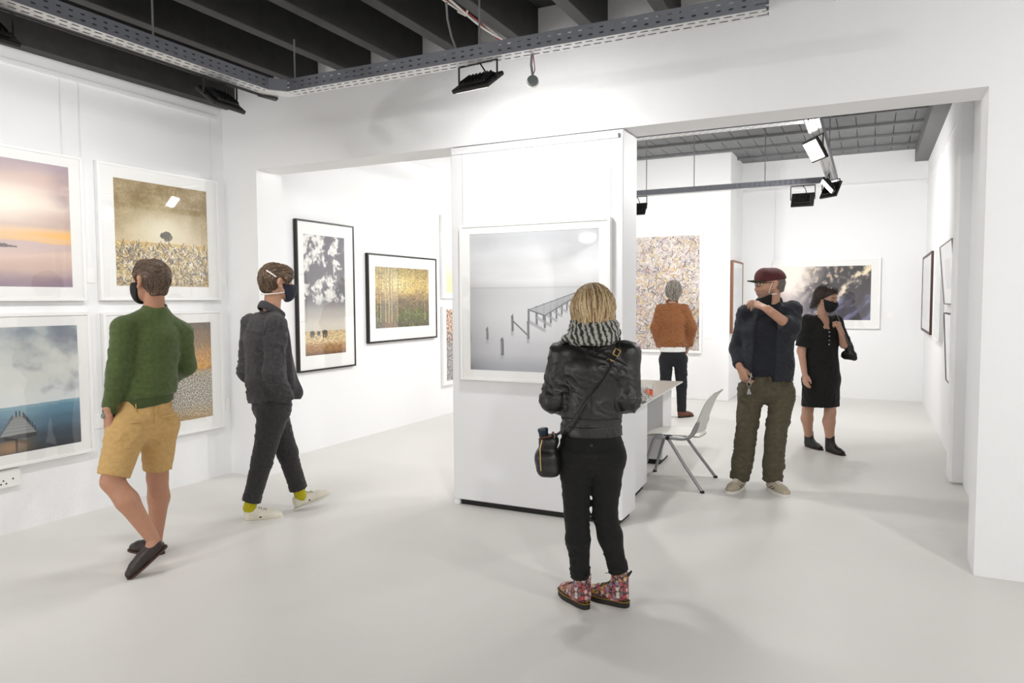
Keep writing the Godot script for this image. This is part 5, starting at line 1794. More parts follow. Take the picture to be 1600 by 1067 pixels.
# ---------------------------------------------------------------- the man in the green jumper
func build_green() -> void:
	var J := J_G.duplicate()
	var root := person("man in a green jumper and tan shorts, seen from behind, hand in pocket", J)
	var f := Vector3(-0.48, 0, -0.88)
	var side := Vector3(0.88, 0, -0.48)
	J["back"] = -f
	J["toel"] = Vector3(-0.079, 0.0, 0.22)
	J["ell"] = J.ell + Vector3(-0.014, 0, 0.01)
	J["shl"] = J.shl + Vector3(-0.006, 0, 0.01)
	var sk := skin(Color(0.47, 0.235, 0.145))
	var m := MB.new()
	Field.new(body_field(J, side, 0.145, 0.1, [0.05, 0.042, 0.03], [0.09, 0.06, 0.062, 0.037]), 0.011, 0.009).into(m, sk)
	var hf := Vector3(-0.66, 0.04, -0.75)
	var T := head_at(J, hf, 1.04, Vector3(-0.012, 0.0, 0.0))
	add_head(m, sk, Transform3D(facing(hf), T.origin), J.neck - Vector3(0, 0.03, 0), 1.04)
	add_hand(m, sk, J.wrl + Vector3(-0.03, -0.012, 0.055), Vector3(0.02, -1, -0.12), side, 1.0, [0.25, 0.25, 0.3, 0.3], 0.03)
	add_hand(m, sk, J.wrr, Vector3(-0.4, 0.2, -0.8), Vector3(0, -0.4, 0.5), -1.0, [0.5], 0.05)
	# feet inside the loafers
	var tl := foot_frame(J.heell, J.toel, false)
	var tr := foot_frame(Vector3(0.10, 0, -0.125), Vector3(-0.1, 0, -0.33))
	Field.new([bone(J.anl, tl * Vector3(0, 0.05, 0.06), 0.036, 0.034), bone(tl * Vector3(0, 0.05, 0.06), tl * Vector3(0, 0.035, 0.16), 0.034, 0.03), bone(J.anr, tr * Vector3(0, 0.05, 0.06), 0.036, 0.034), bone(tr * Vector3(0, 0.05, 0.06), tr * Vector3(0, 0.035, 0.16), 0.034, 0.03)], 0.009, 0.012).into(m, sk)
	part(root, "body", m.mesh(), M["skin"])
	# jumper
	var B := []
	var hem := 0.985
	var mid: Vector3 = (J.shl + J.shr) * 0.5
	trunk(B, mid - Vector3(0, 0.035, 0), J.chest, 0.15, 0.085, 0.168, 0.115, side)
	trunk(B, J.chest, J.waist, 0.168, 0.115, 0.15, 0.112, side)
	trunk(B, J.waist, Vector3(0.035, hem - 0.05, 0), 0.152, 0.114, 0.166, 0.128, side, Vector3(0.12, -1, 0).normalized(), Vector3(0.12, -1, 0).normalized().dot(Vector3(0.035, hem + 0.045, 0)))
	for s in ["l", "r"]:
		B.append(bone(J.neck - Vector3(0, 0.045, 0), J["sh" + s], 0.062, 0.06))
	B.append(bone(J.neck - Vector3(0, 0.012, 0), J.neck - Vector3(0, 0.1, 0), 0.064, 0.085, Vector3.ZERO, 1.0, (Vector3.UP - f * 0.35).normalized(), (Vector3.UP - f * 0.35).normalized().dot(J.neck + Vector3(0, 0.004, 0))))
	sleeve(B, [J.shl, J.ell, J.wrl + Vector3(-0.022, 0.016, 0.04)], [0.066, 0.057, 0.042])
	sleeve(B, [J.shr, J.elr, J.wrr], [0.066, 0.058, 0.045])
	var top := garment(root, "jumper", B, 0.0085, 0.02, 0.005, Vector3(7, 15, 7), 3, M["green_wool"])
	B = []
	trunk(B, Vector3(0.05, hem + 0.09, 0), Vector3(0.03, hem - 0.06, 0), 0.148, 0.111, 0.158, 0.12, side)
	var hn := Vector3(0.12, -1, 0).normalized()
	garment(top, "hem_band", B, 0.008, 0.01, 0.002, Vector3(12, 6, 12), 4, M["green_rib"], [[hn, hn.dot(Vector3(0.035, hem - 0.012, 0))], [-hn, -hn.dot(Vector3(0.035, hem + 0.055, 0))]])
	J["wrl"] = J.wrl + Vector3(-0.022, 0, 0.04)
	var cd: Vector3 = (J.wrl - J.ell).normalized()
	garment(top, "cuff", [bone(J.wrl - cd * 0.06, J.wrl + cd * 0.03, 0.041, 0.038)], 0.006, 0.006, 0.0015, Vector3(20, 8, 20), 5, M["green_rib"], [[cd, cd.dot(J.wrl + cd * 0.012)], [-cd, -cd.dot(J.wrl - cd * 0.05)]])
	line_part(top, "neck_band", ring(J.neck + Vector3(0, -0.006, 0.0), side, (f * 0.9 - Vector3(0, 0.3, 0)), 0.06, 0.06), 0.011, M["green_rib"])
	line_part(top, "shoulder_seam", arc_pts([J.shl + Vector3(0.045, 0.045, 0.045), J.shl + Vector3(0.05, 0.0, 0.058), J.shl + Vector3(0.04, -0.06, 0.05)]), 0.002, M["green_rib"])
	# shorts
	B = []
	trunk(B, Vector3(0.04, 1.02, 0), Vector3(0.012, 0.88, 0), 0.148, 0.108, 0.168, 0.128, side, Vector3.UP, 1.02)
	for s in ["l", "r"]:
		var hp: Vector3 = J["hip" + s]
		var kn: Vector3 = J["kn" + s]
		B.append(bone(Vector3(0.012, 0.87, 0) + (hp - J.pelvis) * 0.55, hp - f * 0.012, 0.112, 0.112))
		sleeve(B, [hp, hp.lerp(kn, 0.9 if s == "l" else 0.84)], [0.112, 0.09 if s == "l" else 0.086])
	var sh := garment(root, "shorts", B, 0.0085, 0.018, 0.0055, Vector3(8, 14, 8), 8, M["tan_cotton"])
	var bk := -f
	for e in [[-0.085, 0.9], [0.09, 0.91]]:
		var c0: Vector3 = Vector3(0.02, e[1], 0) + side * e[0] + bk * 0.125
		line_part(sh, "pocket_welt", [c0 - side * 0.06 - Vector3(0, 0.004, 0) - bk * 0.006, c0 + bk * 0.006, c0 + side * 0.06 - bk * 0.008], 0.004, M["tan_cotton"])
	line_part(sh, "back_seam", [Vector3(0.03, 1.0, 0) + bk * 0.108, Vector3(0.02, 0.92, 0) + bk * 0.131, Vector3(0.01, 0.83, 0) + bk * 0.122], 0.003, M["tan_cotton"])
	for e in [-0.11, 0.0, 0.11]:
		line_part(sh, "belt_loop", [Vector3(0.035, 1.0, 0) + side * e + bk * (0.11 - absf(e) * 0.25), Vector3(0.03, 0.955, 0) + side * e + bk * (0.12 - absf(e) * 0.25)], 0.0032, M["tan_cotton"])
	# loafers
	for k in 2:
		var t: Transform3D = [tl, tr][k]
		var o := shoe(root, "loafer", t, 0.275, 0.098, 0.012, M["loafer_leather"], M["rubber_brown"], 0.0, null, "", 0.052)
		line_part(o, "moccasin_seam", [t * Vector3(-0.03, 0.045, 0.13), t * Vector3(-0.028, 0.046, 0.2), t * Vector3(0, 0.042, 0.238), t * Vector3(0.028, 0.046, 0.2), t * Vector3(0.03, 0.045, 0.13)], 0.0032, M["loafer_leather"])
	# hair
	B = [bone(Vector3(0, 0.034, -0.034), Vector3(0, 0.036, 0.012), 0.091, 0.083), bone(Vector3(0, 0.075, -0.03), Vector3(0.0, 0.088, 0.045), 0.055, 0.042), bone(Vector3(0, -0.01, -0.06), Vector3(0, -0.07, -0.058), 0.056, 0.046)]
	hair(root, T, B, hair_paint(Color(0.055, 0.033, 0.02), Color(0.16, 0.095, 0.055), Vector3(190, 60, 90), 0.42), 0.002, Vector3(90, 35, 50), [[Vector3(0, -1, 1).normalized(), 0.016], [Vector3(0, -1, -0.3).normalized(), 0.092]], true, [Vector3(0, 0.12, -0.05), 1, 420, 7, 0.007, 0.0022, [Color(0.05, 0.03, 0.018), Color(0.085, 0.052, 0.03), Color(0.15, 0.095, 0.055), Color(0.07, 0.042, 0.025)], 21, -0.08, 0.05])
	mask(root, T, 1.0, M["black_mask"], 0.0, M["black_mask"], true)
	# watch
	var w := MB.new()
	var wc: Vector3 = J.wrl + cd * 0.024
	w.tube(ring(wc, side, cd.cross(side).normalized(), 0.034, 0.034), 0.009, 8, 0.35, side)
	var wo := part(root, "wrist_watch", w.mesh(), M["black_plastic"])
	w = MB.new()
	w.t = Transform3D(facing(Vector3(-0.75, 0.1, 0.6)), wc + Vector3(-0.026, 0.0, 0.022))
	w.t = w.t * Transform3D(Basis(Vector3.RIGHT, PI / 2), Vector3.ZERO)
	w.lathe([Vector2(0.017, -0.004), Vector2(0.017, 0.004), Vector2(0.013, 0.006), Vector2(0.0, 0.006)], 20)
	part(wo, "watch_face", w.mesh(), M["sensor_grey"])

func hair(root: Node, T: Transform3D, B: Array, paint: Paint, amp: float, scale: Vector3, cuts: Array, ears: bool, locks: Array, cell := 0.0042) -> MeshInstance3D:
	var fl := Field.new(B, cell, 0.012)
	fl.rough(amp, scale, 41)
	fl.rough(amp * 0.5, scale * 2.2, 42)
	for c in cuts:
		fl.cut(c[0], c[1])
	if ears:
		for e in [-1.0, 1.0]:
			fl.carve(Vector3(0.085 * e, -0.012, 0.004), Vector3(0.085 * e, 0.012, -0.006), 0.032)
	var m := MB.new()
	m.t = T
	fl.into(m, paint)
	var o := part(root, "hair", m.mesh(), M["hair"])
	# locks: [crown, lie, count, steps, step, radius, tones, seed, lowest y, front limit]
	strands(o, fl, T, locks[0], locks[1], locks[2], locks[3], locks[4], locks[5], locks[6], locks[7], locks[8], locks[9])
	return o

# ---------------------------------------------------------------- the woman in the leather jacket
class Stripes extends Paint:
	var nz := FastNoiseLite.new()
	func tone(p: Vector3, _n: Vector3) -> Color:
		var a := atan2(p.x, p.z)
		var k := sin(a * 26.0 + p.y * 60.0 + 2.6 * nz.get_noise_3dv(p * 22.0)) + 0.35 * nz.get_noise_3dv(p * 60.0)
		return Color(0.025, 0.024, 0.022).lerp(Color(0.42, 0.42, 0.38), smoothstep(-0.15, 0.25, k))

class Floral extends Paint:
	var spots := FastNoiseLite.new()
	var tones := FastNoiseLite.new()
	var dots := FastNoiseLite.new()
	func _init() -> void:
		for n in [spots, tones]:
			n.noise_type = FastNoiseLite.TYPE_CELLULAR
			n.frequency = 1.0
			n.seed = 6
			n.fractal_type = FastNoiseLite.FRACTAL_NONE
		spots.cellular_return_type = FastNoiseLite.RETURN_DISTANCE
		tones.cellular_return_type = FastNoiseLite.RETURN_CELL_VALUE
		dots.noise_type = FastNoiseLite.TYPE_CELLULAR
		dots.frequency = 1.0
		dots.fractal_type = FastNoiseLite.FRACTAL_NONE
		dots.cellular_return_type = FastNoiseLite.RETURN_DISTANCE
	func tone(p: Vector3, _n: Vector3) -> Color:
		var q := p * 52.0
		var d := spots.get_noise_3dv(q) + 1.0
		var v := tones.get_noise_3dv(q)
		var ground := Color(0.07, 0.025, 0.03)
		if dots.get_noise_3dv(p * 170.0) < -0.72:
			ground = Color(0.62, 0.52, 0.5)
		var petals := [Color(0.33, 0.04, 0.05), Color(0.62, 0.34, 0.06), Color(0.66, 0.55, 0.46), Color(0.42, 0.07, 0.1), Color(0.30, 0.22, 0.32), Color(0.70, 0.42, 0.36), Color(0.5, 0.1, 0.08)]
		var c: Color = petals[int((v + 1.0) * 3.49) % 7]
		return c.lerp(ground, smoothstep(0.42, 0.62, d))

func build_leather() -> void:
	var J := J_W.duplicate()
	var root := person("blonde woman in a black leather jacket and floral boots, seen from behind", J)
	var f := Vector3(0, 0, -1)
	var side := Vector3(1, 0, 0)
	J["back"] = -f
	J["anr"] = Vector3(0.118, 0.17, -0.035)
	var sk := skin(Color(0.55, 0.33, 0.24))
	var m := MB.new()
	Field.new(body_field(J, side, 0.135, 0.095, [0.04, 0.034, 0.026], [0.065, 0.036, 0.038, 0.03]), 0.011, 0.009).into(m, sk)
	var hf := Vector3(-0.06, -0.08, -1)
	var T := head_at(J, hf, 1.0, Vector3(0, 0.0, -0.005))
	add_head(m, sk, Transform3D(facing(hf), T.origin), J.neck - Vector3(0, 0.02, 0), 1.0, 0.048)
	add_hand(m, sk, J.wrl, Vector3(0.5, 0.25, -0.75), Vector3(0.5, 0, 0.6), 1.0, [0.55], 0.05, 0.0, 0.92)
	add_hand(m, sk, J.wrr, Vector3(-0.5, 0.25, -0.75), Vector3(-0.5, 0, 0.6), -1.0, [0.55], 0.05, 0.0, 0.92)
	part(root, "body", m.mesh(), M["skin"])
	# jacket
	var B := []
	var mid: Vector3 = (J.shl + J.shr) * 0.5
	var hem := 0.905
	trunk(B, mid - Vector3(0, 0.02, 0), J.chest, 0.16, 0.085, 0.16, 0.112, side)
	trunk(B, J.chest, J.waist, 0.16, 0.114, 0.146, 0.108, side)
	trunk(B, J.waist, Vector3(-0.03, hem - 0.05, 0), 0.146, 0.108, 0.166, 0.13, side, Vector3.DOWN, -hem - 0.03)
	for s in ["l", "r"]:
		B.append(bone(J.neck - Vector3(0, 0.06, 0), J["sh" + s], 0.05, 0.056))
		var e: Vector3 = J["el" + s]
		sleeve(B, [J["sh" + s], e, J["wr" + s]], [0.064, 0.058, 0.042])
	var jk := garment(root, "leather_jacket", B, 0.0075, 0.016, 0.0065, Vector3(9, 17, 9), 11, M["black_leather"])
	B = []
	trunk(B, Vector3(-0.03, hem + 0.09, 0), Vector3(-0.03, hem - 0.08, 0), 0.156, 0.12, 0.165, 0.13, side)
	garment(jk, "waistband", B, 0.007, 0.008, 0.003, Vector3(14, 5, 14), 12, M["black_leather"], [[Vector3.DOWN, -hem], [Vector3.UP, hem + 0.058]])
	# seams: yoke, waist, centre back, armholes
	line_part(jk, "yoke_seam", arc_pts([Vector3(-0.145, 1.27, 0.072), Vector3(-0.07, 1.245, 0.108), Vector3(-0.015, 1.24, 0.114), Vector3(0.05, 1.245, 0.108), Vector3(0.13, 1.27, 0.072)]), 0.0028, M["black_leather"])
	line_part(jk, "waist_seam", arc_pts([Vector3(-0.165, 1.0, 0.06), Vector3(-0.1, 1.003, 0.103), Vector3(-0.03, 1.0, 0.118), Vector3(0.05, 1.0, 0.103), Vector3(0.115, 0.998, 0.06)]), 0.0035, M["black_leather"])
	line_part(jk, "back_seam", [Vector3(-0.015, 1.36, 0.075), Vector3(-0.015, 1.25, 0.114), Vector3(-0.022, 1.12, 0.114), Vector3(-0.028, 0.99, 0.12)], 0.0025, M["black_leather"])
	# jeans
	B = []
	trunk(B, Vector3(-0.03, 0.93, 0), Vector3(-0.03, 0.83, 0.005), 0.148, 0.11, 0.165, 0.125, side, Vector3.UP, 0.94)
	for s in ["l", "r"]:
		var hp: Vector3 = J["hip" + s]
		var kn: Vector3 = J["kn" + s]
		var an: Vector3 = J["an" + s]
		B.append(bone(Vector3(-0.03, 0.82, 0.012) + (hp - J.pelvis) * 0.6, hp + Vector3(0, -0.01, 0.012), 0.098, 0.094))
		sleeve(B, [hp, kn, kn.lerp(an, 0.35) + Vector3(0, 0, 0.015), an + (kn - an).normalized() * 0.03], [0.092, 0.062, 0.062, 0.047])
	var jn := garment(root, "jeans", B, 0.0085, 0.014, 0.005, Vector3(9, 20, 9), 15, M["black_denim"])
	for s in ["l", "r"]:
		var kn: Vector3 = J["kn" + s]
		var an: Vector3 = J["an" + s]
		var d := (an - kn).normalized()
		var c: Vector3 = an - d * 0.045
		garment(jn, "turn_up", [bone(c - d * 0.035, c + d * 0.035, 0.054, 0.052)], 0.0065, 0.006, 0.005, Vector3(18, 40, 18), 16, M["black_denim"], [[d, d.dot(c + d * 0.032)], [-d, -d.dot(c - d * 0.03)]])
	for e in [-1.0, 1.0]:
		line_part(jn, "pocket_edge", arc_pts([Vector3(-0.03 + 0.025 * e, 0.85, 0.131), Vector3(-0.03 + 0.08 * e, 0.838, 0.124), Vector3(-0.03 + 0.125 * e, 0.852, 0.09)]), 0.0025, M["black_denim"])
	part(jn, "rear_tab", boxed(Vector3(-0.035, 0.868, 0.126), Vector3(-0.018, 0.885, 0.131), 0.002), M["black_leather"])
	# boots
	var heels := [Vector3(-0.047, 0, 0.042), Vector3(0.165, 0, -0.008)]
	var dirs := [Vector3(-0.54, 0, -0.84), Vector3(-0.85, 0, -0.53)]
	for k in 2:
		var t := foot_frame(heels[k], heels[k] + dirs[k])
		var o := shoe(root, "floral_boot", t, 0.262, 0.1, 0.03, M["painted_gloss"], M["rubber_dark"], 0.172, Floral.new(), "flowered leather boot")
		laces(o, t, 0.1, 0.16, M["black_plastic"], 6)
		var pts := []
		for p in foot_outline(0.262, 0.1, 0.0035):
			pts.append(t * Vector3(p.x, 0.0305, p.y))
		pts.append(pts[0])
		line_part(o, "welt_stitching", pts, 0.0022, M["welt_yellow"])
		line_part(o, "pull_tab", [t * Vector3(-0.004, 0.165, 0.004), t * Vector3(-0.004, 0.19, -0.012), t * Vector3(0.004, 0.2, -0.02), t * Vector3(0.004, 0.175, 0.002)], 0.005, M["black_plastic"])
		line_part(o, "bow", [t * Vector3(-0.01, 0.172, 0.1), t * Vector3(-0.025, 0.175, 0.125), t * Vector3(-0.012, 0.15, 0.13), t * Vector3(0.012, 0.155, 0.13), t * Vector3(0.03, 0.165, 0.12)], 0.002, M["black_plastic"])
	# hair: a chin-length bob
	B = [bone(Vector3(0, 0.03, -0.03), Vector3(0, 0.03, 0.015), 0.09, 0.085), bone(Vector3(0, 0.0, -0.045), Vector3(0, -0.085, -0.04), 0.088, 0.072, Vector3.RIGHT, 1.2), bone(Vector3(0.072, -0.01, -0.005), Vector3(0.082, -0.095, 0.005), 0.034, 0.022), bone(Vector3(-0.072, -0.01, -0.005), Vector3(-0.088, -0.105, 0.005), 0.034, 0.024)]
	var blonde := [Color(0.62, 0.47, 0.27), Color(0.46, 0.33, 0.17), Color(0.30, 0.195, 0.09), Color(0.72, 0.58, 0.36), Color(0.17, 0.1, 0.045), Color(0.56, 0.41, 0.22)]
	hair(root, T, B, hair_paint(Color(0.14, 0.085, 0.04), Color(0.56, 0.41, 0.23), Vector3(120, 10, 120), 0.45), 0.004, Vector3(75, 9, 75), [[Vector3(0, -0.6, 1).normalized(), 0.05], [Vector3(0, -1, 0), 0.118]], false, [Vector3(0.02, 0.12, -0.02), 0, 700, 20, 0.011, 0.0032, blonde, 4, -0.115, 0.06], 0.0038)
	# scarf: loose wraps round the neck
	B = []
	var sc: Vector3 = J.neck + Vector3(0.0, 0.022, 0.005)
	for w in 3:
		var pts := ring(sc + Vector3(0, [0.03, -0.005, -0.035][w], 0), Vector3(1, 0.04 * (w - 1), 0), Vector3(0, -0.12, 1), [0.088, 0.1, 0.1][w], [0.085, 0.092, 0.09][w], 0.0, TAU, 14)
		for i in 14:
			B.append(bone(pts[i], pts[i + 1], 0.027, 0.027))
	B.append(bone(sc + Vector3(-0.09, -0.03, 0.05), sc + Vector3(-0.145, -0.045, 0.03), 0.03, 0.02))
	var fl := Field.new(B, 0.0045, 0.008)
	fl.rough(0.007, Vector3(22, 60, 22), 51)
	var stp := Stripes.new()
	stp.nz.frequency = 1.0
	var sm2 := MB.new()
	var shifted := StripesAt.new()
	shifted.inner = stp
	shifted.mid = sc
	fl.into(sm2, shifted)
	part(root, "scarf", sm2.mesh(), M["painted"], "black and grey zebra striped scarf")
	# shoulder bag: hangs on its own strap
	var bag := thing("shoulder_bag", "small black leather shoulder bag at the blonde woman's hip", "bag", Vector3(J.base.x, 0, J.base.z), J.base.y)
	B = []
	for z in [0.03, 0.065, 0.1]:
		B.append(bone(Vector3(-0.258, 0.885, z), Vector3(-0.228, 0.885, z), 0.024, 0.024))
		B.append(bone(Vector3(-0.275, 0.80, z), Vector3(-0.23, 0.80, z), 0.028, 0.028))
		B.append(bone(Vector3(-0.262, 0.735, z), Vector3(-0.225, 0.735, z), 0.028, 0.028))
	var bb := garment(bag, "pouch", B, 0.007, 0.03, 0.002, Vector3(10, 10, 10), 61, M["black_leather"], [[Vector3.UP, 0.912], [Vector3.DOWN, -0.703]])
	line_part(bb, "zip", [Vector3(-0.272, 0.9, 0.138), Vector3(-0.281, 0.86, 0.148), Vector3(-0.279, 0.8, 0.156), Vector3(-0.278, 0.745, 0.145)], 0.0028, M["gold"])
	line_part(bb, "rim", [Vector3(-0.29, 0.9, 0.12), Vector3(-0.265, 0.912, 0.128), Vector3(-0.235, 0.915, 0.125), Vector3(-0.215, 0.94, 0.12)], 0.004, M["brown_leather"])
	var sp := arc_pts([Vector3(0.11, 1.33, -0.105), Vector3(0.115, 1.4, -0.02), Vector3(0.108, 1.385, 0.06), Vector3(0.088, 1.31, 0.112), Vector3(0.03, 1.2, 0.133), Vector3(-0.05, 1.1, 0.135), Vector3(-0.13, 0.99, 0.128), Vector3(-0.195, 0.925, 0.105), Vector3(-0.225, 0.92, 0.07)])
	var st := MB.new()
	st.tube(sp, 0.0085, 8, 0.35, Vector3(0.3, 0.2, 1))
	var so := part(bag, "strap", st.mesh(), M["black_leather"])
	var bt := Transform3D(facing(Vector3(0.15, 0.45, 0.9)), Vector3(0.097, 1.338, 0.108)) * Transform3D(Basis(Vector3.BACK, -0.55), Vector3.ZERO)
	line_part(so, "buckle", [Vector3(-0.014, -0.017, 0), Vector3(0.014, -0.017, 0), Vector3(0.014, 0.017, 0), Vector3(-0.014, 0.017, 0), Vector3(-0.014, -0.017, 0)], 0.0026, M["gold"], bt)
	line_part(so, "buckle_bar", [Vector3(-0.013, -0.05, 0.002), Vector3(0.013, -0.05, 0.002)], 0.003, M["gold"], bt)
	line_part(so, "key_ring", ring(Vector3(-0.222, 0.915, 0.11), Vector3.RIGHT, Vector3.UP, 0.012, 0.012), 0.0018, M["steel"])
	var cup := thing("travel_cup", "dark blue lidded cup sticking out of the black shoulder bag", "cup", Vector3(J.base.x, 0, J.base.z), J.base.y)
	var cm := MB.new()
	cm.t = Transform3D(Basis(Vector3.BACK, 0.15), Vector3(-0.268, 0.912, 0.075))
	cm.lathe([Vector2(0.0, -0.07), Vector2(0.021, -0.07), Vector2(0.025, 0.02), Vector2(0.027, 0.022), Vector2(0.027, 0.034), Vector2(0.022, 0.038), Vector2(0.0, 0.038)], 20)
	part(cup, "shell", cm.mesh(), M["cup_blue"])

class StripesAt extends Paint:
	var inner: Stripes
	var mid := Vector3.ZERO
	func tone(p: Vector3, n: Vector3) -> Color:
		return inner.tone(p - mid, n)

# ---------------------------------------------------------------- the man walking in charcoal
func build_walker() -> void:
	var J := J_K.duplicate()
	var root := person("man in a charcoal jacket and yellow socks striding to the right", J)
	var f := Vector3(0.87, 0, -0.49)
	var side := Vector3(0.49, 0, 0.87)
	J["back"] = -f
	var sk := skin(Color(0.55, 0.30, 0.195))
	var m := MB.new()
	Field.new(body_field(J, side, 0.15, 0.1, [0.045, 0.038, 0.028], [0.065, 0.04, 0.042, 0.032]), 0.011, 0.009).into(m, sk)
	var hf := Vector3(0.95, -0.03, -0.3)
	var T := head_at(J, hf, 1.06, Vector3(-0.012, -0.008, 0))
	add_head(m, sk, Transform3D(facing(hf), T.origin), J.neck - Vector3(0, 0.04, 0), 1.06)
	add_hand(m, sk, J.wrr + Vector3(-0.02, 0.02, -0.03), Vector3(0.1, -0.7, -0.7), -side, -1.0, [0.6], 0.05)
	add_hand(m, sk, J.wrl + Vector3(-0.04, 0.03, 0.03), Vector3(0.0, -0.7, 0.7), side, 1.0, [0.6], 0.05)
	part(root, "body", m.mesh(), M["skin"])
	eyes(root, T)
	# jacket
	var B := []
	var mid: Vector3 = (J.shl + J.shr) * 0.5
	var hem := 0.868
	trunk(B, mid - Vector3(0, 0.02, 0), J.chest, 0.185, 0.09, 0.19, 0.128, side)
	trunk(B, J.chest, J.waist, 0.19, 0.13, 0.178, 0.132, side)
	trunk(B, J.waist, Vector3(-0.065, hem - 0.06, 0), 0.178, 0.132, 0.182, 0.142, side, Vector3(0.1, -1, 0).normalized(), Vector3(0.1, -1, 0).normalized().dot(Vector3(-0.07, hem, 0)))
	for s in ["l", "r"]:
		B.append(bone(J.neck - Vector3(0, 0.05, 0), J["sh" + s], 0.056, 0.066))
	sleeve(B, [J.shr, J.elr, J.wrr + Vector3(0.01, -0.035, 0)], [0.076, 0.072, 0.058])
	sleeve(B, [J.shl, J.ell, J.wrl], [0.076, 0.072, 0.056])
	B.append(bone(J.neck - Vector3(0, 0.015, 0), J.neck - Vector3(0, 0.1, 0), 0.066, 0.09, Vector3.ZERO, 1.0, (Vector3.UP - f * 0.5).normalized(), (Vector3.UP - f * 0.5).normalized().dot(J.neck + Vector3(0, 0.002, 0))))
	var jk := garment(root, "jacket", B, 0.0085, 0.018, 0.0075, Vector3(8, 15, 8), 21, M["charcoal_denim"])
	var c0: Vector3 = J.neck + Vector3(0.0, -0.018, 0.0)
	# the open front panel swinging forward
	var edge := [J.neck + f * 0.085 + Vector3(0, -0.075, 0) + side * 0.03, J.chest + f * 0.165 + side * 0.05, J.waist + f * 0.215 + Vector3(0, 0.04, 0) + side * 0.05, J.flap + Vector3(0.012, 0.02, 0.02), J.flap + Vector3(0.0, -0.035, 0.03)]
	var root_line := [J.shr + f * 0.05 + Vector3(0, -0.03, 0), J.chest + f * 0.08 + side * 0.13, J.waist + f * 0.085 + side * 0.12 + Vector3(0, 0.02, 0), J.waist + f * 0.08 + side * 0.12 + Vector3(0, -0.09, 0), J.waist + f * 0.08 + side * 0.12 + Vector3(0, -0.125, 0)]
	var e1 := arc_pts(edge, 4)
	var e2 := arc_pts(root_line, 4)
	var grid := []
	for r in e1.size():
		var row := []
		for k in 7:
			var t := k / 6.0
			row.append(e2[r].lerp(e1[r], t) + side * (0.03 * sin(t * PI) + 0.008 * sin(t * 9.0 + r * 0.5)))
		grid.append(row)
	var pm := MB.new()
	pm.sheet(grid, 0.009)
	part(jk, "front_panel", pm.mesh(), M["charcoal_denim"])
	var cm := MB.new()
	cm.tube(ring(c0, side, f - Vector3(0, 0.62, 0), 0.074, 0.086, PI * 0.5 + 0.35, PI * 0.5 + TAU - 0.35), 0.03, 8, 0.28, (side * cos(PI * 0.5 + 0.35) * 0.074 + (f - Vector3(0, 0.62, 0)) * sin(PI * 0.5 + 0.35) * 0.086).normalized())
	part(jk, "collar", cm.mesh(), M["charcoal_denim"])
	line_part(jk, "yoke_seam", arc_pts([J.shl + Vector3(-0.05, -0.05, 0.03), J.chest - f * 0.128 + Vector3(0, 0.055, 0), J.shr - f * 0.085 + Vector3(0, -0.06, 0)]), 0.003, M["charcoal_denim"])
	line_part(jk, "armhole_seam", arc_pts([J.shr + Vector3(-0.05, 0.05, 0.025), J.shr + Vector3(-0.078, -0.03, 0.03), J.shr + Vector3(-0.075, -0.1, 0.035)]), 0.0035, M["charcoal_denim"])
	garment(jk, "cuff", [bone(J.wrr + Vector3(0.0, 0.0, 0), J.wrr + Vector3(0.012, -0.045, -0.01), 0.06, 0.057)], 0.007, 0.006, 0.002, Vector3(10, 10, 10), 22, M["charcoal_denim"], [[Vector3(0.3, -0.9, 0).normalized(), Vector3(0.3, -0.9, 0).normalized().dot(J.wrr + Vector3(0.012, -0.045, 0))]])
	part(jk, "pocket_flap", boxed(Vector3(-0.03, -0.02, -0.008), Vector3(0.03, 0.02, 0.008), 0.004), M["charcoal_denim"]).position = J.chest + f * 0.148 + Vector3(0.012, 0.03, 0.06)
	# trousers
	B = []
	trunk(B, Vector3(-0.06, 0.93, 0), Vector3(-0.05, 0.84, 0), 0.152, 0.12, 0.168, 0.135, side, Vector3.UP, 0.94)
	for s in ["l", "r"]:
		var hp: Vector3 = J["hip" + s]
		var kn: Vector3 = J["kn" + s]
		var an: Vector3 = J["an" + s]
		B.append(bone(Vector3(-0.05, 0.83, 0) + (hp - J.pelvis) * 0.5, hp - f * 0.01, 0.118, 0.115))
		sleeve(B, [hp, kn, kn.lerp(an, 0.85)], [0.112, 0.076, 0.064 if s == "r" else 0.062])
	var tr := garment(root, "trousers", B, 0.0085, 0.015, 0.006, Vector3(8, 16, 8), 25, M["charcoal_wool"])
	for s in ["l", "r"]:
		var kn: Vector3 = J["kn" + s]
		var an: Vector3 = J["an" + s]
		var d := (an - kn).normalized()
		var c := kn.lerp(an, 0.8)
		garment(tr, "turn_up", [bone(c - d * 0.03, c + d * 0.03, 0.068, 0.068)], 0.007, 0.006, 0.002, Vector3(10, 10, 10), 26, M["charcoal_wool"], [[d, d.dot(c + d * 0.025)], [-d, -d.dot(c - d * 0.028)]])
		garment(root, "sock", [bone(kn.lerp(an, 0.7), an - d * 0.0, 0.044, 0.044), bone(an, an + f * 0.02 - Vector3(0, 0.035, 0), 0.042, 0.034)], 0.006, 0.008, 0.0015, Vector3(20, 40, 20), 27, M["yellow_knit"], [], "mustard yellow sock")
	# sneakers
	var t0 := foot_frame(J.heelr + Vector3(0.005, 0, 0.03), J.toer + Vector3(0, 0, 0.02))
	var t1 := foot_frame(Vector3(0.094, 0.006, -0.09), Vector3(0.305, 0.072, -0.135), false)
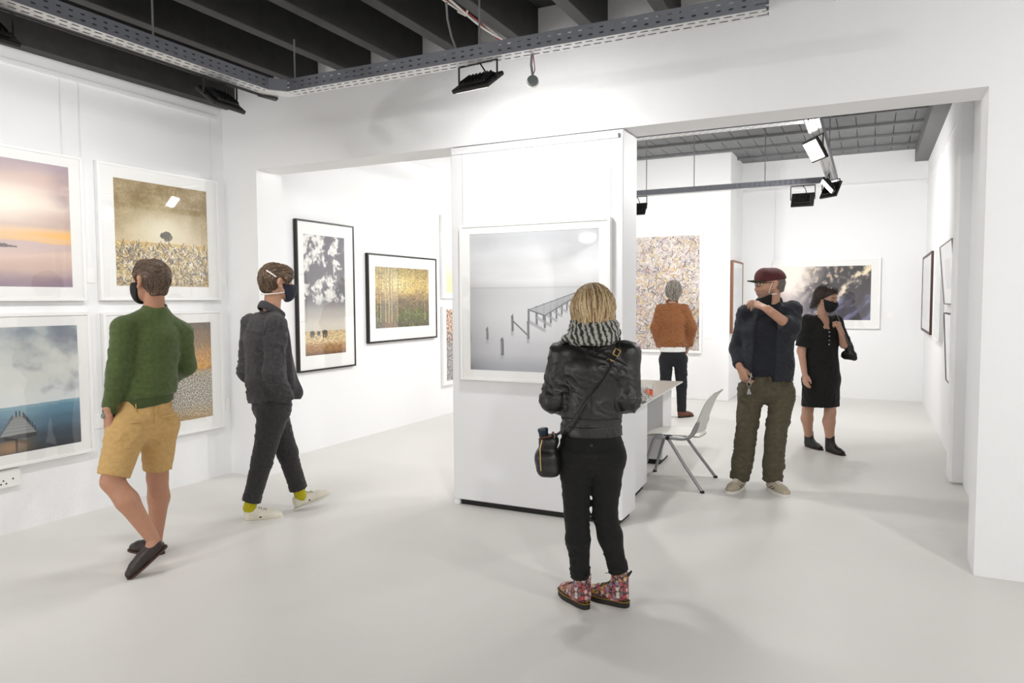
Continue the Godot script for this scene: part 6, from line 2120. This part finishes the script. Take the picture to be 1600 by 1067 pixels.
	for t in [t0, t1]:
		var o := shoe(root, "sneaker", t, 0.29, 0.1, 0.016, M["cream_canvas"], M["rubber_white"], 0.0)
		laces(o, t, 0.115, 0.165, M["cable_grey"], 4)
		line_part(o, "topline", [t * on_side(1.0, 0.08, 0.03, 0.0), t * on_side(1.0, 0.075, 0.07, 0.0), t * on_top(0.0, 0.12, 0.0), t * on_side(-1.0, 0.075, 0.07, 0.0), t * on_side(-1.0, 0.08, 0.03, 0.0)], 0.004, M["cream_canvas"])
		line_part(o, "seam", [t * on_side(-1.0, 0.02, 0.135, 0.0), t * on_side(-1.0, 0.045, 0.145, 0.0), t * on_top(-0.02, 0.15, 0.0)], 0.0022, M["rubber_white"])
		part(o, "tab", boxed(Vector3(-0.008, -0.005, -0.004), Vector3(0.008, 0.005, 0.004), 0.001), M["black_plastic"]).position = t * Vector3(-0.045, 0.04, 0.12)
	# hair
	B = [bone(Vector3(0, 0.038, -0.036), Vector3(0, 0.04, 0.014), 0.094, 0.088), bone(Vector3(0.02, 0.08, -0.02), Vector3(0.02, 0.078, 0.055), 0.055, 0.042), bone(Vector3(0, 0.06, 0.06), Vector3(0, 0.04, 0.078), 0.042, 0.032, Vector3.RIGHT, 1.5), bone(Vector3(0, -0.01, -0.062), Vector3(0, -0.066, -0.06), 0.056, 0.046)]
	for e in [-1.0, 1.0]:
		B.append(bone(Vector3(0.07 * e, 0.03, 0.03), Vector3(0.072 * e, 0.016, 0.05), 0.028, 0.022))
	hair(root, T, B, hair_paint(Color(0.055, 0.034, 0.02), Color(0.19, 0.12, 0.065), Vector3(120, 60, 60), 0.42), 0.004, Vector3(45, 30, 35), [[Vector3(0, -1, 0.75).normalized(), 0.03], [Vector3(0, -1, -0.3).normalized(), 0.088]], true, [Vector3(0, 0.12, -0.05), 1, 520, 9, 0.009, 0.003, [Color(0.055, 0.034, 0.02), Color(0.1, 0.062, 0.035), Color(0.18, 0.115, 0.065), Color(0.08, 0.05, 0.028)], 22, -0.078, 0.06])
	var mk := mask(root, T, 1.0, M["navy_mask"], 0.0, M["strap_white"], true)
	line_part(mk, "neck_strap", arc_pts([Vector3(-0.062, -0.06, 0.03), Vector3(-0.066, -0.07, -0.02), Vector3(-0.045, -0.078, -0.085), Vector3(0, -0.078, -0.112), Vector3(0.045, -0.078, -0.085), Vector3(0.066, -0.07, -0.02), Vector3(0.062, -0.06, 0.03)]), 0.0045, M["strap_white"], T, 0.5)
	line_part(mk, "head_strap", arc_pts([Vector3(-0.098, 0.04, -0.04), Vector3(-0.09, 0.062, -0.07), Vector3(-0.072, 0.082, -0.098)]), 0.005, M["strap_white"], T, 0.5)

# ---------------------------------------------------------------- the man in the cap
func build_cap() -> void:
	var J := J_C.duplicate()
	var root := person("bearded man in a maroon cap and navy overshirt, one hand raised to his mouth", J)
	var f := Vector3(-0.05, 0, 1)
	var side := Vector3(1, 0, 0.05)
	J["back"] = -f
	J["hipr"] = Vector3(-0.06, 0.77, 0.0)
	J["hipl"] = Vector3(0.188, 0.775, 0.0)
	J["knr"] = Vector3(-0.09, 0.446, 0.05)
	J["knl"] = Vector3(0.142, 0.457, 0.05)
	var sk := skin(Color(0.52, 0.285, 0.19), 0.75)
	var m := MB.new()
	Field.new(body_field(J, side, 0.165, 0.12, [0.052, 0.044, 0.033], [0.07, 0.045, 0.045, 0.035], 0.056), 0.011, 0.009).into(m, sk)
	var hf := Vector3(-0.93, -0.02, 0.36)
	var T := head_at(J, hf, 1.06, Vector3(0.008, -0.012, 0))
	add_head(m, sk, Transform3D(facing(hf), T.origin), J.neck - Vector3(0, 0.03, 0), 1.06, 0.058)
	add_hand(m, sk, J.wrl, Vector3(-0.86, 0.42, 0.1), Vector3(-0.35, -0.75, -0.45), 1.0, [0.35, 0.45, 0.6, 0.75], 0.09, 0.5, 1.05)
	add_hand(m, sk, J.wrr, Vector3(0.38, -0.9, 0.25), Vector3(0.75, 0.1, -0.6), -1.0, [0.4, 0.45, 0.5, 0.5], 0.04, 0.0, 1.05)
	part(root, "body", m.mesh(), M["skin"])
	eyes(root, T)
	# t-shirt
	var B := []
	var mid: Vector3 = (J.shl + J.shr) * 0.5
	trunk(B, mid - Vector3(0, 0.04, 0), J.chest, 0.17, 0.095, 0.185, 0.14, side)
	trunk(B, J.chest, J.waist, 0.185, 0.14, 0.19, 0.155, side)
	trunk(B, J.waist, Vector3(0.064, 0.9, 0), 0.19, 0.155, 0.19, 0.148, side, Vector3.DOWN, -0.965)
	for s in ["l", "r"]:
		B.append(bone(J.neck - Vector3(0, 0.05, 0), J["sh" + s], 0.055, 0.06))
	var te := garment(root, "t_shirt", B, 0.0095, 0.02, 0.005, Vector3(8, 9, 8), 31, M["navy_tee"])
	line_part(te, "neck_band", ring(J.neck + Vector3(0, -0.012, 0.0), side, f * 0.85 - Vector3(0, 0.5, 0), 0.072, 0.078), 0.009, M["navy_tee"])
	# overshirt, open in front
	B = []
	trunk(B, mid - Vector3(0, 0.025, 0), J.chest, 0.19, 0.1, 0.205, 0.15, side)
	trunk(B, J.chest, J.waist, 0.205, 0.15, 0.21, 0.162, side)
	trunk(B, J.waist, Vector3(0.064, 0.88, 0), 0.21, 0.162, 0.214, 0.16, side, Vector3.DOWN, -0.925)
	for s in ["l", "r"]:
		B.append(bone(J.neck - Vector3(0, 0.055, 0), J["sh" + s] - Vector3(0, 0.012, 0), 0.055, 0.066))
	sleeve(B, [J.shr, J.elr, J.wrr + (J.elr - J.wrr) * 0.12], [0.068, 0.064, 0.054])
	sleeve(B, [J.shl - Vector3(0, 0.01, 0), J.ell, J.ell.lerp(J.wrl, 0.3)], [0.07, 0.066, 0.058])
	var fl := Field.new(B, 0.0085, 0.011)
	fl.folds(0.008, Vector3(8, 14, 8), 33)
	fl.folds(0.003, Vector3(18, 28, 18), 34)
	fl.carve(Vector3(0.06, 1.5, 0.2), Vector3(0.045, 1.3, 0.235), 0.125)
	fl.carve(Vector3(0.045, 1.3, 0.235), Vector3(0.02, 0.86, 0.25), 0.135)
	fl.carve(J.neck + Vector3(0, 0.05, 0.06), J.neck + Vector3(0, -0.02, 0.14), 0.06)
	var om := MB.new()
	fl.into(om)
	var ov := part(root, "overshirt", om.mesh(), M["navy_cotton"])
	var cl := MB.new()
	var axis := (side * cos(2.2) * 0.085 + (f - Vector3(0, 0.7, 0)) * sin(2.2) * 0.095).normalized()
	cl.tube(ring(J.neck + Vector3(0, -0.005, 0), side, f - Vector3(0, 0.7, 0), 0.085, 0.095, 2.2, TAU + 0.9), 0.026, 8, 0.32, axis)
	part(ov, "collar", cl.mesh(), M["navy_cotton"])
	var cd: Vector3 = (J.wrl - J.ell).normalized()
	var cp: Vector3 = J.ell.lerp(J.wrl, 0.25)
	garment(ov, "rolled_cuff", [bone(cp - cd * 0.03, cp + cd * 0.03, 0.064, 0.062)], 0.007, 0.006, 0.003, Vector3(15, 15, 15), 35, M["navy_cotton"], [[cd, cd.dot(cp + cd * 0.026)], [-cd, -cd.dot(cp - cd * 0.03)]])
	for k in 3:
		var b := MB.new()
		b.t = Transform3D(Basis(Vector3.RIGHT, PI / 2), Vector3(0.165 + 0.012 * k, 1.32 - 0.12 * k, 0.128 + 0.012 * k))
		b.lathe([Vector2(0.0, -0.002), Vector2(0.006, -0.002), Vector2(0.006, 0.002), Vector2(0.0, 0.003)], 10)
		part(ov, "button", b.mesh(), M["black_plastic"])
	# trousers
	B = []
	trunk(B, Vector3(0.064, 1.0, 0), Vector3(0.064, 0.88, 0), 0.178, 0.14, 0.192, 0.15, side, Vector3.UP, 1.0)
	for s in ["l", "r"]:
		var hp: Vector3 = J["hip" + s]
		var kn: Vector3 = J["kn" + s]
		var an: Vector3 = J["an" + s]
		B.append(bone(Vector3(0.064, 0.87, 0) + (hp - J.pelvis) * 0.5, hp + Vector3(0, 0.06, 0), 0.115, 0.105))
		sleeve(B, [hp, kn, kn.lerp(an, 0.6), an + Vector3(0, -0.02, 0)], [0.104, 0.085, 0.086, 0.08])
	var tr := garment(root, "trousers", B, 0.0095, 0.016, 0.009, Vector3(7, 15, 7), 36, M["olive_cotton"])
	line_part(tr, "drawstring", [Vector3(0.085, 0.97, 0.158), Vector3(0.09, 0.935, 0.166), Vector3(0.1, 0.915, 0.165)], 0.006, M["olive_cotton"])
	line_part(tr, "fly_seam", [Vector3(0.06, 0.965, 0.156), Vector3(0.062, 0.88, 0.152), Vector3(0.064, 0.8, 0.13)], 0.003, M["olive_cotton"])
	for e in [[-0.085, -1.0], [0.205, 1.0]]:
		line_part(tr, "pocket_edge", [Vector3(e[0] + 0.035 * -e[1], 0.955, 0.125), Vector3(e[0], 0.9, 0.115), Vector3(e[0] + 0.012 * e[1], 0.84, 0.08)], 0.004, M["olive_cotton"])
	# sneakers
	var dr := Vector3(-0.38, 0, 0.92)
	var dl := Vector3(0.53, 0, 0.85)
	var feet := [foot_frame(Vector3(J.anr.x, 0, J.anr.z) - dr * 0.06, Vector3(J.anr.x, 0, J.anr.z) + dr), foot_frame(Vector3(J.anl.x, 0, J.anl.z) - dl * 0.06, Vector3(J.anl.x, 0, J.anl.z) + dl)]
	for t in feet:
		var o := shoe(root, "sneaker", t, 0.29, 0.105, 0.02, M["beige_suede"], M["rubber_white"], 0.0)
		laces(o, t, 0.11, 0.18, M["strap_white"], 6)
		for e in [-1.0, 1.0]:
			line_part(o, "stripe", [t * on_side(e, 0.028, 0.08, 0.0), t * on_side(e, 0.045, 0.11, 0.0), t * on_side(e, 0.058, 0.14, 0.0)], 0.0042, M["black_plastic"])
			line_part(o, "stripe", [t * on_side(e, 0.028, 0.12, 0.0), t * on_side(e, 0.042, 0.145, 0.0), t * on_side(e, 0.05, 0.165, 0.0)], 0.0042, M["black_plastic"])
			line_part(o, "toe_seam", [t * on_side(e, 0.024, 0.2, 0.0), t * on_top(0.022 * e, 0.21, 0.0), t * on_top(0.0, 0.2, 0.0)], 0.0025, M["strap_white"])
	# cropped hair, cap, mask under the chin, glasses
	B = [bone(Vector3(0, 0.03, -0.034), Vector3(0, 0.03, 0.004), 0.083, 0.077), bone(Vector3(0, -0.01, -0.06), Vector3(0, -0.06, -0.06), 0.052, 0.046)]
	hair(root, T, B, hair_paint(Color(0.09, 0.07, 0.055), Color(0.24, 0.2, 0.17), Vector3(200, 80, 120), 0.5), 0.002, Vector3(90, 60, 90), [[Vector3(0, -1, 1).normalized(), 0.004], [Vector3(0, -1, -0.3).normalized(), 0.08]], true, [Vector3(0, 0.12, -0.05), 0, 120, 5, 0.006, 0.0018, [Color(0.1, 0.08, 0.065), Color(0.22, 0.19, 0.16)], 23, -0.07, 0.0])
	B = [bone(Vector3(0, 0.036, -0.034), Vector3(0, 0.036, 0.02), 0.094, 0.086), bone(Vector3(0, 0.06, 0.03), Vector3(0, 0.07, 0.05), 0.06, 0.052, Vector3.RIGHT, 1.2)]
	var cf := Field.new(B, 0.0045, 0.02)
	cf.cut(Vector3(0, -1, -0.12).normalized(), -0.033)
	var cm := MB.new()
	cm.t = T
	cf.into(cm)
	var cap := part(root, "cap", cm.mesh(), M["maroon_twill"], "maroon baseball cap")
	var grid := []
	for r in 7:
		var row := []
		for k in 13:
			var s := k / 12.0 * 2.0 - 1.0
			var a := s * 1.05
			var rad := 0.088 + 0.075 * r / 6.0 * (1.0 - 0.25 * s * s)
			row.append(Vector3(sin(a) * 0.088 * (1.0 + 0.05 * r / 6.0), 0.04 - 0.016 * s * s - 0.004 * r / 6.0, 0.012 + cos(a) * rad))
		grid.append(row)
	cm = MB.new()
	cm.t = T
	cm.sheet(grid, 0.0045)
	part(cap, "brim", cm.mesh(), M["olive_brim"], "olive green underside brim")
	cm = MB.new()
	cm.t = T
	cm.lathe([Vector2(0.008, 0.0), Vector2(0.008, 0.003), Vector2(0.004, 0.006), Vector2(0.0, 0.007)], 12, Vector3(0, 0.1275, 0.0))
	part(cap, "button", cm.mesh(), M["maroon_twill"])
	var mk := mask(root, T * Transform3D(Basis(Vector3.RIGHT, 0.35), Vector3(0, -0.03, 0.0)), 1.0, M["black_mask"], -0.03, M["strap_white"], false)
	for e in [-1.0, 1.0]:
		line_part(mk, "ear_loop", [Vector3(0.06 * e, -0.062, 0.03), Vector3(0.072 * e, -0.03, 0.028), Vector3(0.08 * e, 0.02, 0.008)], 0.0042, M["strap_white"], T, 0.5)
		line_part(mk, "neck_strap", [Vector3(0.058 * e, -0.075, 0.02), Vector3(0.066 * e, -0.07, -0.005), Vector3(0.06 * e, -0.07, -0.03)], 0.0045, M["strap_white"], T, 0.5)
	var gl := MB.new()
	gl.t = T
	for e in [-1.0, 1.0]:
		gl.tube(ring(Vector3(0.033 * e, 0.008, 0.1), Vector3(1, 0, -0.25 * e), Vector3(0, 1, 0.1), 0.024, 0.02), 0.0022, 6)
		gl.tube([Vector3(0.057 * e, 0.014, 0.094), Vector3(0.076 * e, 0.016, 0.05), Vector3(0.084 * e, 0.016, 0.0), Vector3(0.082 * e, 0.0, -0.015)], 0.002, 6)
	gl.tube([Vector3(-0.01, 0.014, 0.106), Vector3(0, 0.017, 0.11), Vector3(0.01, 0.014, 0.106)], 0.002, 6)
	gl.tube([Vector3(-0.045, 0.03, 0.105), Vector3(-0.03, 0.032, 0.15), Vector3(-0.028, 0.03, 0.165)], 0.0025, 6)
	part(root, "eyeglasses", gl.mesh(), M["black_plastic"])
	# finger ring, keys at the pocket
	var kx := thing("key_bunch", "bunch of keys hanging from the olive trouser pocket", "keys", Vector3(J.base.x, 0, J.base.z), J.base.y)
	var kp := Vector3(-0.07, 0.905, 0.168)
	line_part(kx, "ring", ring(kp, Vector3.RIGHT, Vector3.UP, 0.016, 0.02), 0.0022, M["steel"])
	line_part(kx, "clip", [kp + Vector3(0, 0.02, 0), kp + Vector3(0.012, 0.05, -0.004), kp + Vector3(0.018, 0.085, -0.012)], 0.004, M["steel"])
	for k in 3:
		var b := MB.new()
		var lean := (k - 1) * 0.18
		b.t = Transform3D(Basis(Vector3.BACK, lean), kp + Vector3(0, -0.018, 0.003 * k))
		b.lathe([Vector2(0.0, -0.004), Vector2(0.011, -0.003), Vector2(0.011, 0.0), Vector2(0.0, 0.001)], 12, Vector3(0, -0.012, 0))
		b.box(Vector3(0, -0.045, 0), Vector3(0.007, 0.045, 0.003))
		b.box(Vector3(0.005, -0.058, 0), Vector3(0.005, 0.014, 0.003))
		part(kx, "key", b.mesh(), M["steel"])

# ---------------------------------------------------------------- the woman in the black dress
func build_dress() -> void:
	var J := J_D.duplicate()
	var root := person("dark-haired woman in a black knee-length dress and ankle boots, looking down", J)
	var f := Vector3(0.556, 0, 0.83)
	var side := Vector3(-0.83, 0, 0.556)
	J["back"] = -f
	var sk := skin(Color(0.52, 0.295, 0.205))
	var m := MB.new()
	var BB := body_field(J, side, 0.14, 0.1, [0.046, 0.041, 0.028], [0.068, 0.054, 0.06, 0.038], 0.046)
	BB.append(bone(J.neck - Vector3(0, 0.05, 0) + f * 0.015, J.chest + f * 0.035 + Vector3(0, 0.09, 0), 0.05, 0.07, side, 1.5))
	Field.new(BB, 0.011, 0.01).into(m, sk)
	var hf := Vector3(0.8, -0.36, 0.5)
	var T := head_at(J, hf, 1.03, Vector3(0.0, -0.01, 0))
	add_head(m, sk, Transform3D(facing(hf), T.origin), J.neck - Vector3(0, 0.02, 0), 1.03, 0.047)
	add_hand(m, sk, J.wrr, Vector3(0.1, -0.98, 0.12), -side, -1.0, [0.3, 0.32, 0.36, 0.4], 0.05, 0.2, 0.98)
	add_hand(m, sk, J.wrl, Vector3(-0.35, 0.9, 0.15), Vector3(-0.75, -0.1, -0.5), 1.0, [1.25], 0.03, 0.9, 0.98)
	part(root, "body", m.mesh(), M["skin"])
	brows(root, T, M["eye_dark"])
	for e in [-1.0, 1.0]:
		line_part(root, "lashes", [Vector3(0.044 * e, 0.004, 0.082), Vector3(0.033 * e, 0.0, 0.089), Vector3(0.021 * e, 0.004, 0.088)], 0.0022, M["eye_dark"], T)
	# dress
	var B := []
	var mid: Vector3 = (J.shl + J.shr) * 0.5
	var hem := 0.475
	trunk(B, mid - Vector3(0, 0.02, 0), J.chest, 0.16, 0.085, 0.178, 0.125, side)
	trunk(B, J.chest, J.waist, 0.178, 0.125, 0.182, 0.125, side)
	trunk(B, J.waist, Vector3(-0.025, 0.76, 0), 0.182, 0.125, 0.2, 0.14, side)
	trunk(B, Vector3(-0.025, 0.76, 0), Vector3(-0.03, hem - 0.1, -0.01), 0.2, 0.14, 0.2, 0.145, side, Vector3.DOWN, -hem)
	for s in ["l", "r"]:
		B.append(bone(J.neck - Vector3(0, 0.055, 0), J["sh" + s], 0.04, 0.058))
		sleeve(B, [J["sh" + s], J["sh" + s].lerp(J["el" + s], 0.86)], [0.064, 0.07])
	var fl := Field.new(B, 0.0085, 0.011)
	fl.folds(0.008, Vector3(12, 6, 12), 71)
	fl.wedge(J.chest + f * 0.12 + Vector3(0, 0.085, 0), side, f, -0.12, 0.55, 0.3)
	var dm := MB.new()
	fl.into(dm)
	var dr := part(root, "dress", dm.mesh(), M["black_crepe"])
	for k in 4:
		var b := MB.new()
		b.t = Transform3D(facing(f), J.chest + f * 0.128 + Vector3(0.005, 0.06 - 0.042 * k, 0)) * Transform3D(Basis(Vector3.RIGHT, PI / 2), Vector3.ZERO)
		b.lathe([Vector2(0.0, -0.004), Vector2(0.008, -0.004), Vector2(0.008, 0.003), Vector2(0.0, 0.004)], 12)
		part(dr, "button", b.mesh(), M["steel"])
	# ankle boots
	var d0 := Vector3(0.62, 0, 0.78)
	var feet := [foot_frame(Vector3(J.anr.x, 0, J.anr.z) - d0 * 0.055, Vector3(J.anr.x, 0, J.anr.z) + d0), foot_frame(Vector3(J.anl.x, 0, J.anl.z) - d0 * 0.055, Vector3(J.anl.x, 0, J.anl.z) + d0)]
	for t in feet:
		var o := shoe(root, "ankle_boot", t, 0.27, 0.092, 0.012, M["boot_black"], M["rubber_brown"], 0.17)
		line_part(o, "heel_tab", [t * Vector3(0, 0.16, 0.004), t * Vector3(0, 0.182, -0.004), t * Vector3(0, 0.165, 0.0)], 0.004, M["black_leather"])
	# hair
	B = [bone(Vector3(0, 0.036, -0.034), Vector3(0, 0.036, 0.018), 0.09, 0.084), bone(Vector3(0, 0.01, -0.06), Vector3(0, -0.14, -0.075), 0.07, 0.05, Vector3.RIGHT, 1.3), bone(Vector3(-0.066, 0.03, -0.015), Vector3(-0.074, -0.12, -0.05), 0.034, 0.024), bone(Vector3(0.072, 0.02, 0.0), Vector3(0.08, -0.1, 0.0), 0.036, 0.028), bone(Vector3(0.08, -0.1, 0.0), Vector3(0.075, -0.24, 0.05), 0.028, 0.016)]
	var h := hair(root, T, B, hair_paint(Color(0.012, 0.008, 0.006), Color(0.06, 0.035, 0.022), Vector3(150, 15, 150), 0.4), 0.004, Vector3(80, 10, 80), [[Vector3(0, -0.85, 1).normalized(), 0.012]], false, [Vector3(0.02, 0.12, 0.0), 0, 420, 20, 0.011, 0.003, [Color(0.014, 0.009, 0.007), Color(0.03, 0.018, 0.012), Color(0.065, 0.04, 0.026)], 24, -0.18, 0.012])
	h.set_meta("label", "dark brown hair tucked behind one ear")
	mask(root, T, 1.0, M["black_mask"], 0.0, M["strap_white"], true)
	# handbag behind her arm
	var bag := thing("handbag", "black leather handbag hanging from the dress woman's shoulder", "bag", Vector3(J.base.x, 0, J.base.z), J.base.y)
	B = [bone(Vector3(0.215, 1.12, -0.02), Vector3(0.265, 1.03, 0.0), 0.045, 0.03), bone(Vector3(0.2, 1.02, -0.04), Vector3(0.27, 1.02, 0.02), 0.04, 0.035), bone(Vector3(0.21, 1.19, -0.05), Vector3(0.235, 1.1, -0.02), 0.03, 0.04), bone(Vector3(0.19, 1.0, -0.06), Vector3(0.285, 0.985, 0.02), 0.03, 0.025)]
	garment(bag, "pouch", B, 0.008, 0.012, 0.004, Vector3(12, 12, 12), 75, M["black_leather"])
	var st := MB.new()
	st.tube(arc_pts([Vector3(0.235, 1.12, 0.03), Vector3(0.165, 1.29, 0.12), Vector3(0.115, 1.42, 0.03), Vector3(0.11, 1.44, -0.08), Vector3(0.16, 1.3, -0.17), Vector3(0.215, 1.13, -0.09)]), 0.012, 8, 0.35, Vector3(1, 0.3, 0.3))
	part(bag, "strap", st.mesh(), M["black_leather"])

# ---------------------------------------------------------------- the man in the rust jacket
func build_rust() -> void:
	var J := J_O.duplicate()
	J["shl"] = J.shl + Vector3(0.035, -0.005, 0)
	J["shr"] = J.shr + Vector3(-0.035, -0.005, 0)
	J["ell"] = J.ell + Vector3(0.015, 0, 0)
	J["elr"] = J.elr + Vector3(-0.015, 0, 0)
	var root := person("grey-haired man in a rust brown jacket facing the thrown paint canvas", J)
	var f := Vector3(0, 0, -1)
	var side := Vector3(1, 0, 0)
	J["back"] = -f
	var sk := skin(Color(0.5, 0.3, 0.22))
	var m := MB.new()
	Field.new(body_field(J, side, 0.15, 0.11, [0.045, 0.038, 0.028], [0.065, 0.042, 0.042, 0.034]), 0.011, 0.009).into(m, sk)
	var hf := Vector3(-0.15, 0.0, -1)
	var T := head_at(J, hf, 1.02)
	add_head(m, sk, Transform3D(facing(hf), T.origin), J.neck - Vector3(0, 0.02, 0), 1.02)
	for s in ["l", "r"]:
		var e := -1.0 if s == "r" else 1.0
		add_hand(m, sk, J["wr" + s], Vector3(0.3 * e, -0.9, -0.25), side * e, e, [0.35], 0.05)
	part(root, "body", m.mesh(), M["skin"])
	var B := []
	var mid: Vector3 = (J.shl + J.shr) * 0.5
	var hem := 0.965
	trunk(B, mid - Vector3(0, 0.03, 0), J.chest, 0.18, 0.095, 0.19, 0.13, side)
	trunk(B, J.chest, J.waist, 0.19, 0.13, 0.182, 0.13, side)
	trunk(B, J.waist, Vector3(-0.04, 0.9, 0), 0.182, 0.13, 0.175, 0.125, side, Vector3.DOWN, -hem)
	for s in ["l", "r"]:
		B.append(bone(J.neck - Vector3(0, 0.06, 0), J["sh" + s] - Vector3(0, 0.012, 0), 0.06, 0.06))
		sleeve(B, [J["sh" + s], J["el" + s], J["wr" + s]], [0.066, 0.066, 0.05])
	var jk := garment(root, "jacket", B, 0.0105, 0.02, 0.008, Vector3(8, 14, 8), 81, M["rust_suede"])
	line_part(jk, "collar", ring(J.neck, side, Vector3(0, -0.3, -0.9), 0.068, 0.072), 0.016, M["rust_suede"])
	B = []
	trunk(B, Vector3(-0.04, 1.0, 0), Vector3(-0.04, 0.86, 0), 0.165, 0.122, 0.172, 0.128, side)
	garment(root, "shirt", B, 0.01, 0.01, 0.004, Vector3(12, 6, 12), 82, M["white_shirt"], [[Vector3(0, -1, 0), -0.89]])
	B = []
	trunk(B, Vector3(-0.033, 0.95, 0), Vector3(-0.033, 0.85, 0), 0.15, 0.115, 0.162, 0.12, side, Vector3.UP, 0.95)
	for s in ["l", "r"]:
		var hp: Vector3 = J["hip" + s]
		B.append(bone(Vector3(-0.033, 0.84, 0) + (hp - J.pelvis) * 0.5, hp, 0.1, 0.098))
		sleeve(B, [hp, J["kn" + s], J["an" + s] + Vector3(0, 0.0, 0)], [0.094, 0.072, 0.06])
	garment(root, "jeans", B, 0.0105, 0.015, 0.006, Vector3(9, 18, 9), 84, M["dark_indigo"])
	var dirs := [Vector3(-0.4, 0, -0.92), Vector3(0.68, 0, -0.73)]
	for k in 2:
		var an: Vector3 = [J.anl, J.anr][k]
		var base: Vector3 = Vector3(an.x, 0, an.z) - dirs[k] * 0.06
		var t := foot_frame(base, base + dirs[k])
		shoe(root, "ankle_shoe", t, 0.28, 0.1, 0.02, M["brown_leather"], M["rubber_dark"], 0.11)
	B = [bone(Vector3(0, 0.036, -0.036), Vector3(0, 0.036, 0.01), 0.094, 0.088), bone(Vector3(0, 0.0, -0.065), Vector3(0, -0.1, -0.07), 0.062, 0.045, Vector3.RIGHT, 1.45), bone(Vector3(0.075, 0.0, -0.01), Vector3(0.078, -0.07, -0.02), 0.03, 0.02), bone(Vector3(-0.075, 0.0, -0.01), Vector3(-0.078, -0.07, -0.02), 0.03, 0.02)]
	hair(root, T, B, hair_paint(Color(0.11, 0.095, 0.075), Color(0.46, 0.43, 0.38), Vector3(110, 14, 110), 0.5), 0.006, Vector3(60, 12, 60), [[Vector3(0, -0.8, 1).normalized(), 0.03]], false, [Vector3(0, 0.12, -0.02), 0, 420, 17, 0.011, 0.0036, [Color(0.12, 0.1, 0.08), Color(0.3, 0.27, 0.23), Color(0.46, 0.43, 0.38), Color(0.2, 0.175, 0.145)], 25, -0.13, 0.04])

const LAMP := 3.4
const EXPOSURE := 1.0

func _ready() -> void:
	var cam := Camera3D.new()
	cam.name = "camera"
	cam.fov = 50.43
	cam.position = Vector3(0, 1.6, 0)
	cam.rotation_degrees = Vector3(-3.28, 26.3, -0.3)
	cam.near = 0.05
	cam.current = true
	add_child(cam)
	var env := Environment.new()
	env.background_mode = Environment.BG_COLOR
	env.background_color = Color(0.75, 0.8, 0.85)
	env.background_energy_multiplier = 1.0
	env.ambient_light_source = Environment.AMBIENT_SOURCE_DISABLED
	env.tonemap_mode = Environment.TONE_MAPPER_LINEAR
	env.tonemap_exposure = EXPOSURE
	env.sdfgi_enabled = true
	env.ssao_enabled = true
	env.ssil_enabled = true
	var we := WorldEnvironment.new()
	we.name = "surroundings"
	we.environment = env
	add_child(we)
	make_materials()
	build_floods()
	build_room()
	build_partition()
	build_trays()
	build_pictures()
	build_desk()
	build_chair()
	build_socket()
	build_leather()
	build_green()
	build_walker()
	build_cap()
	build_dress()
	build_rust()
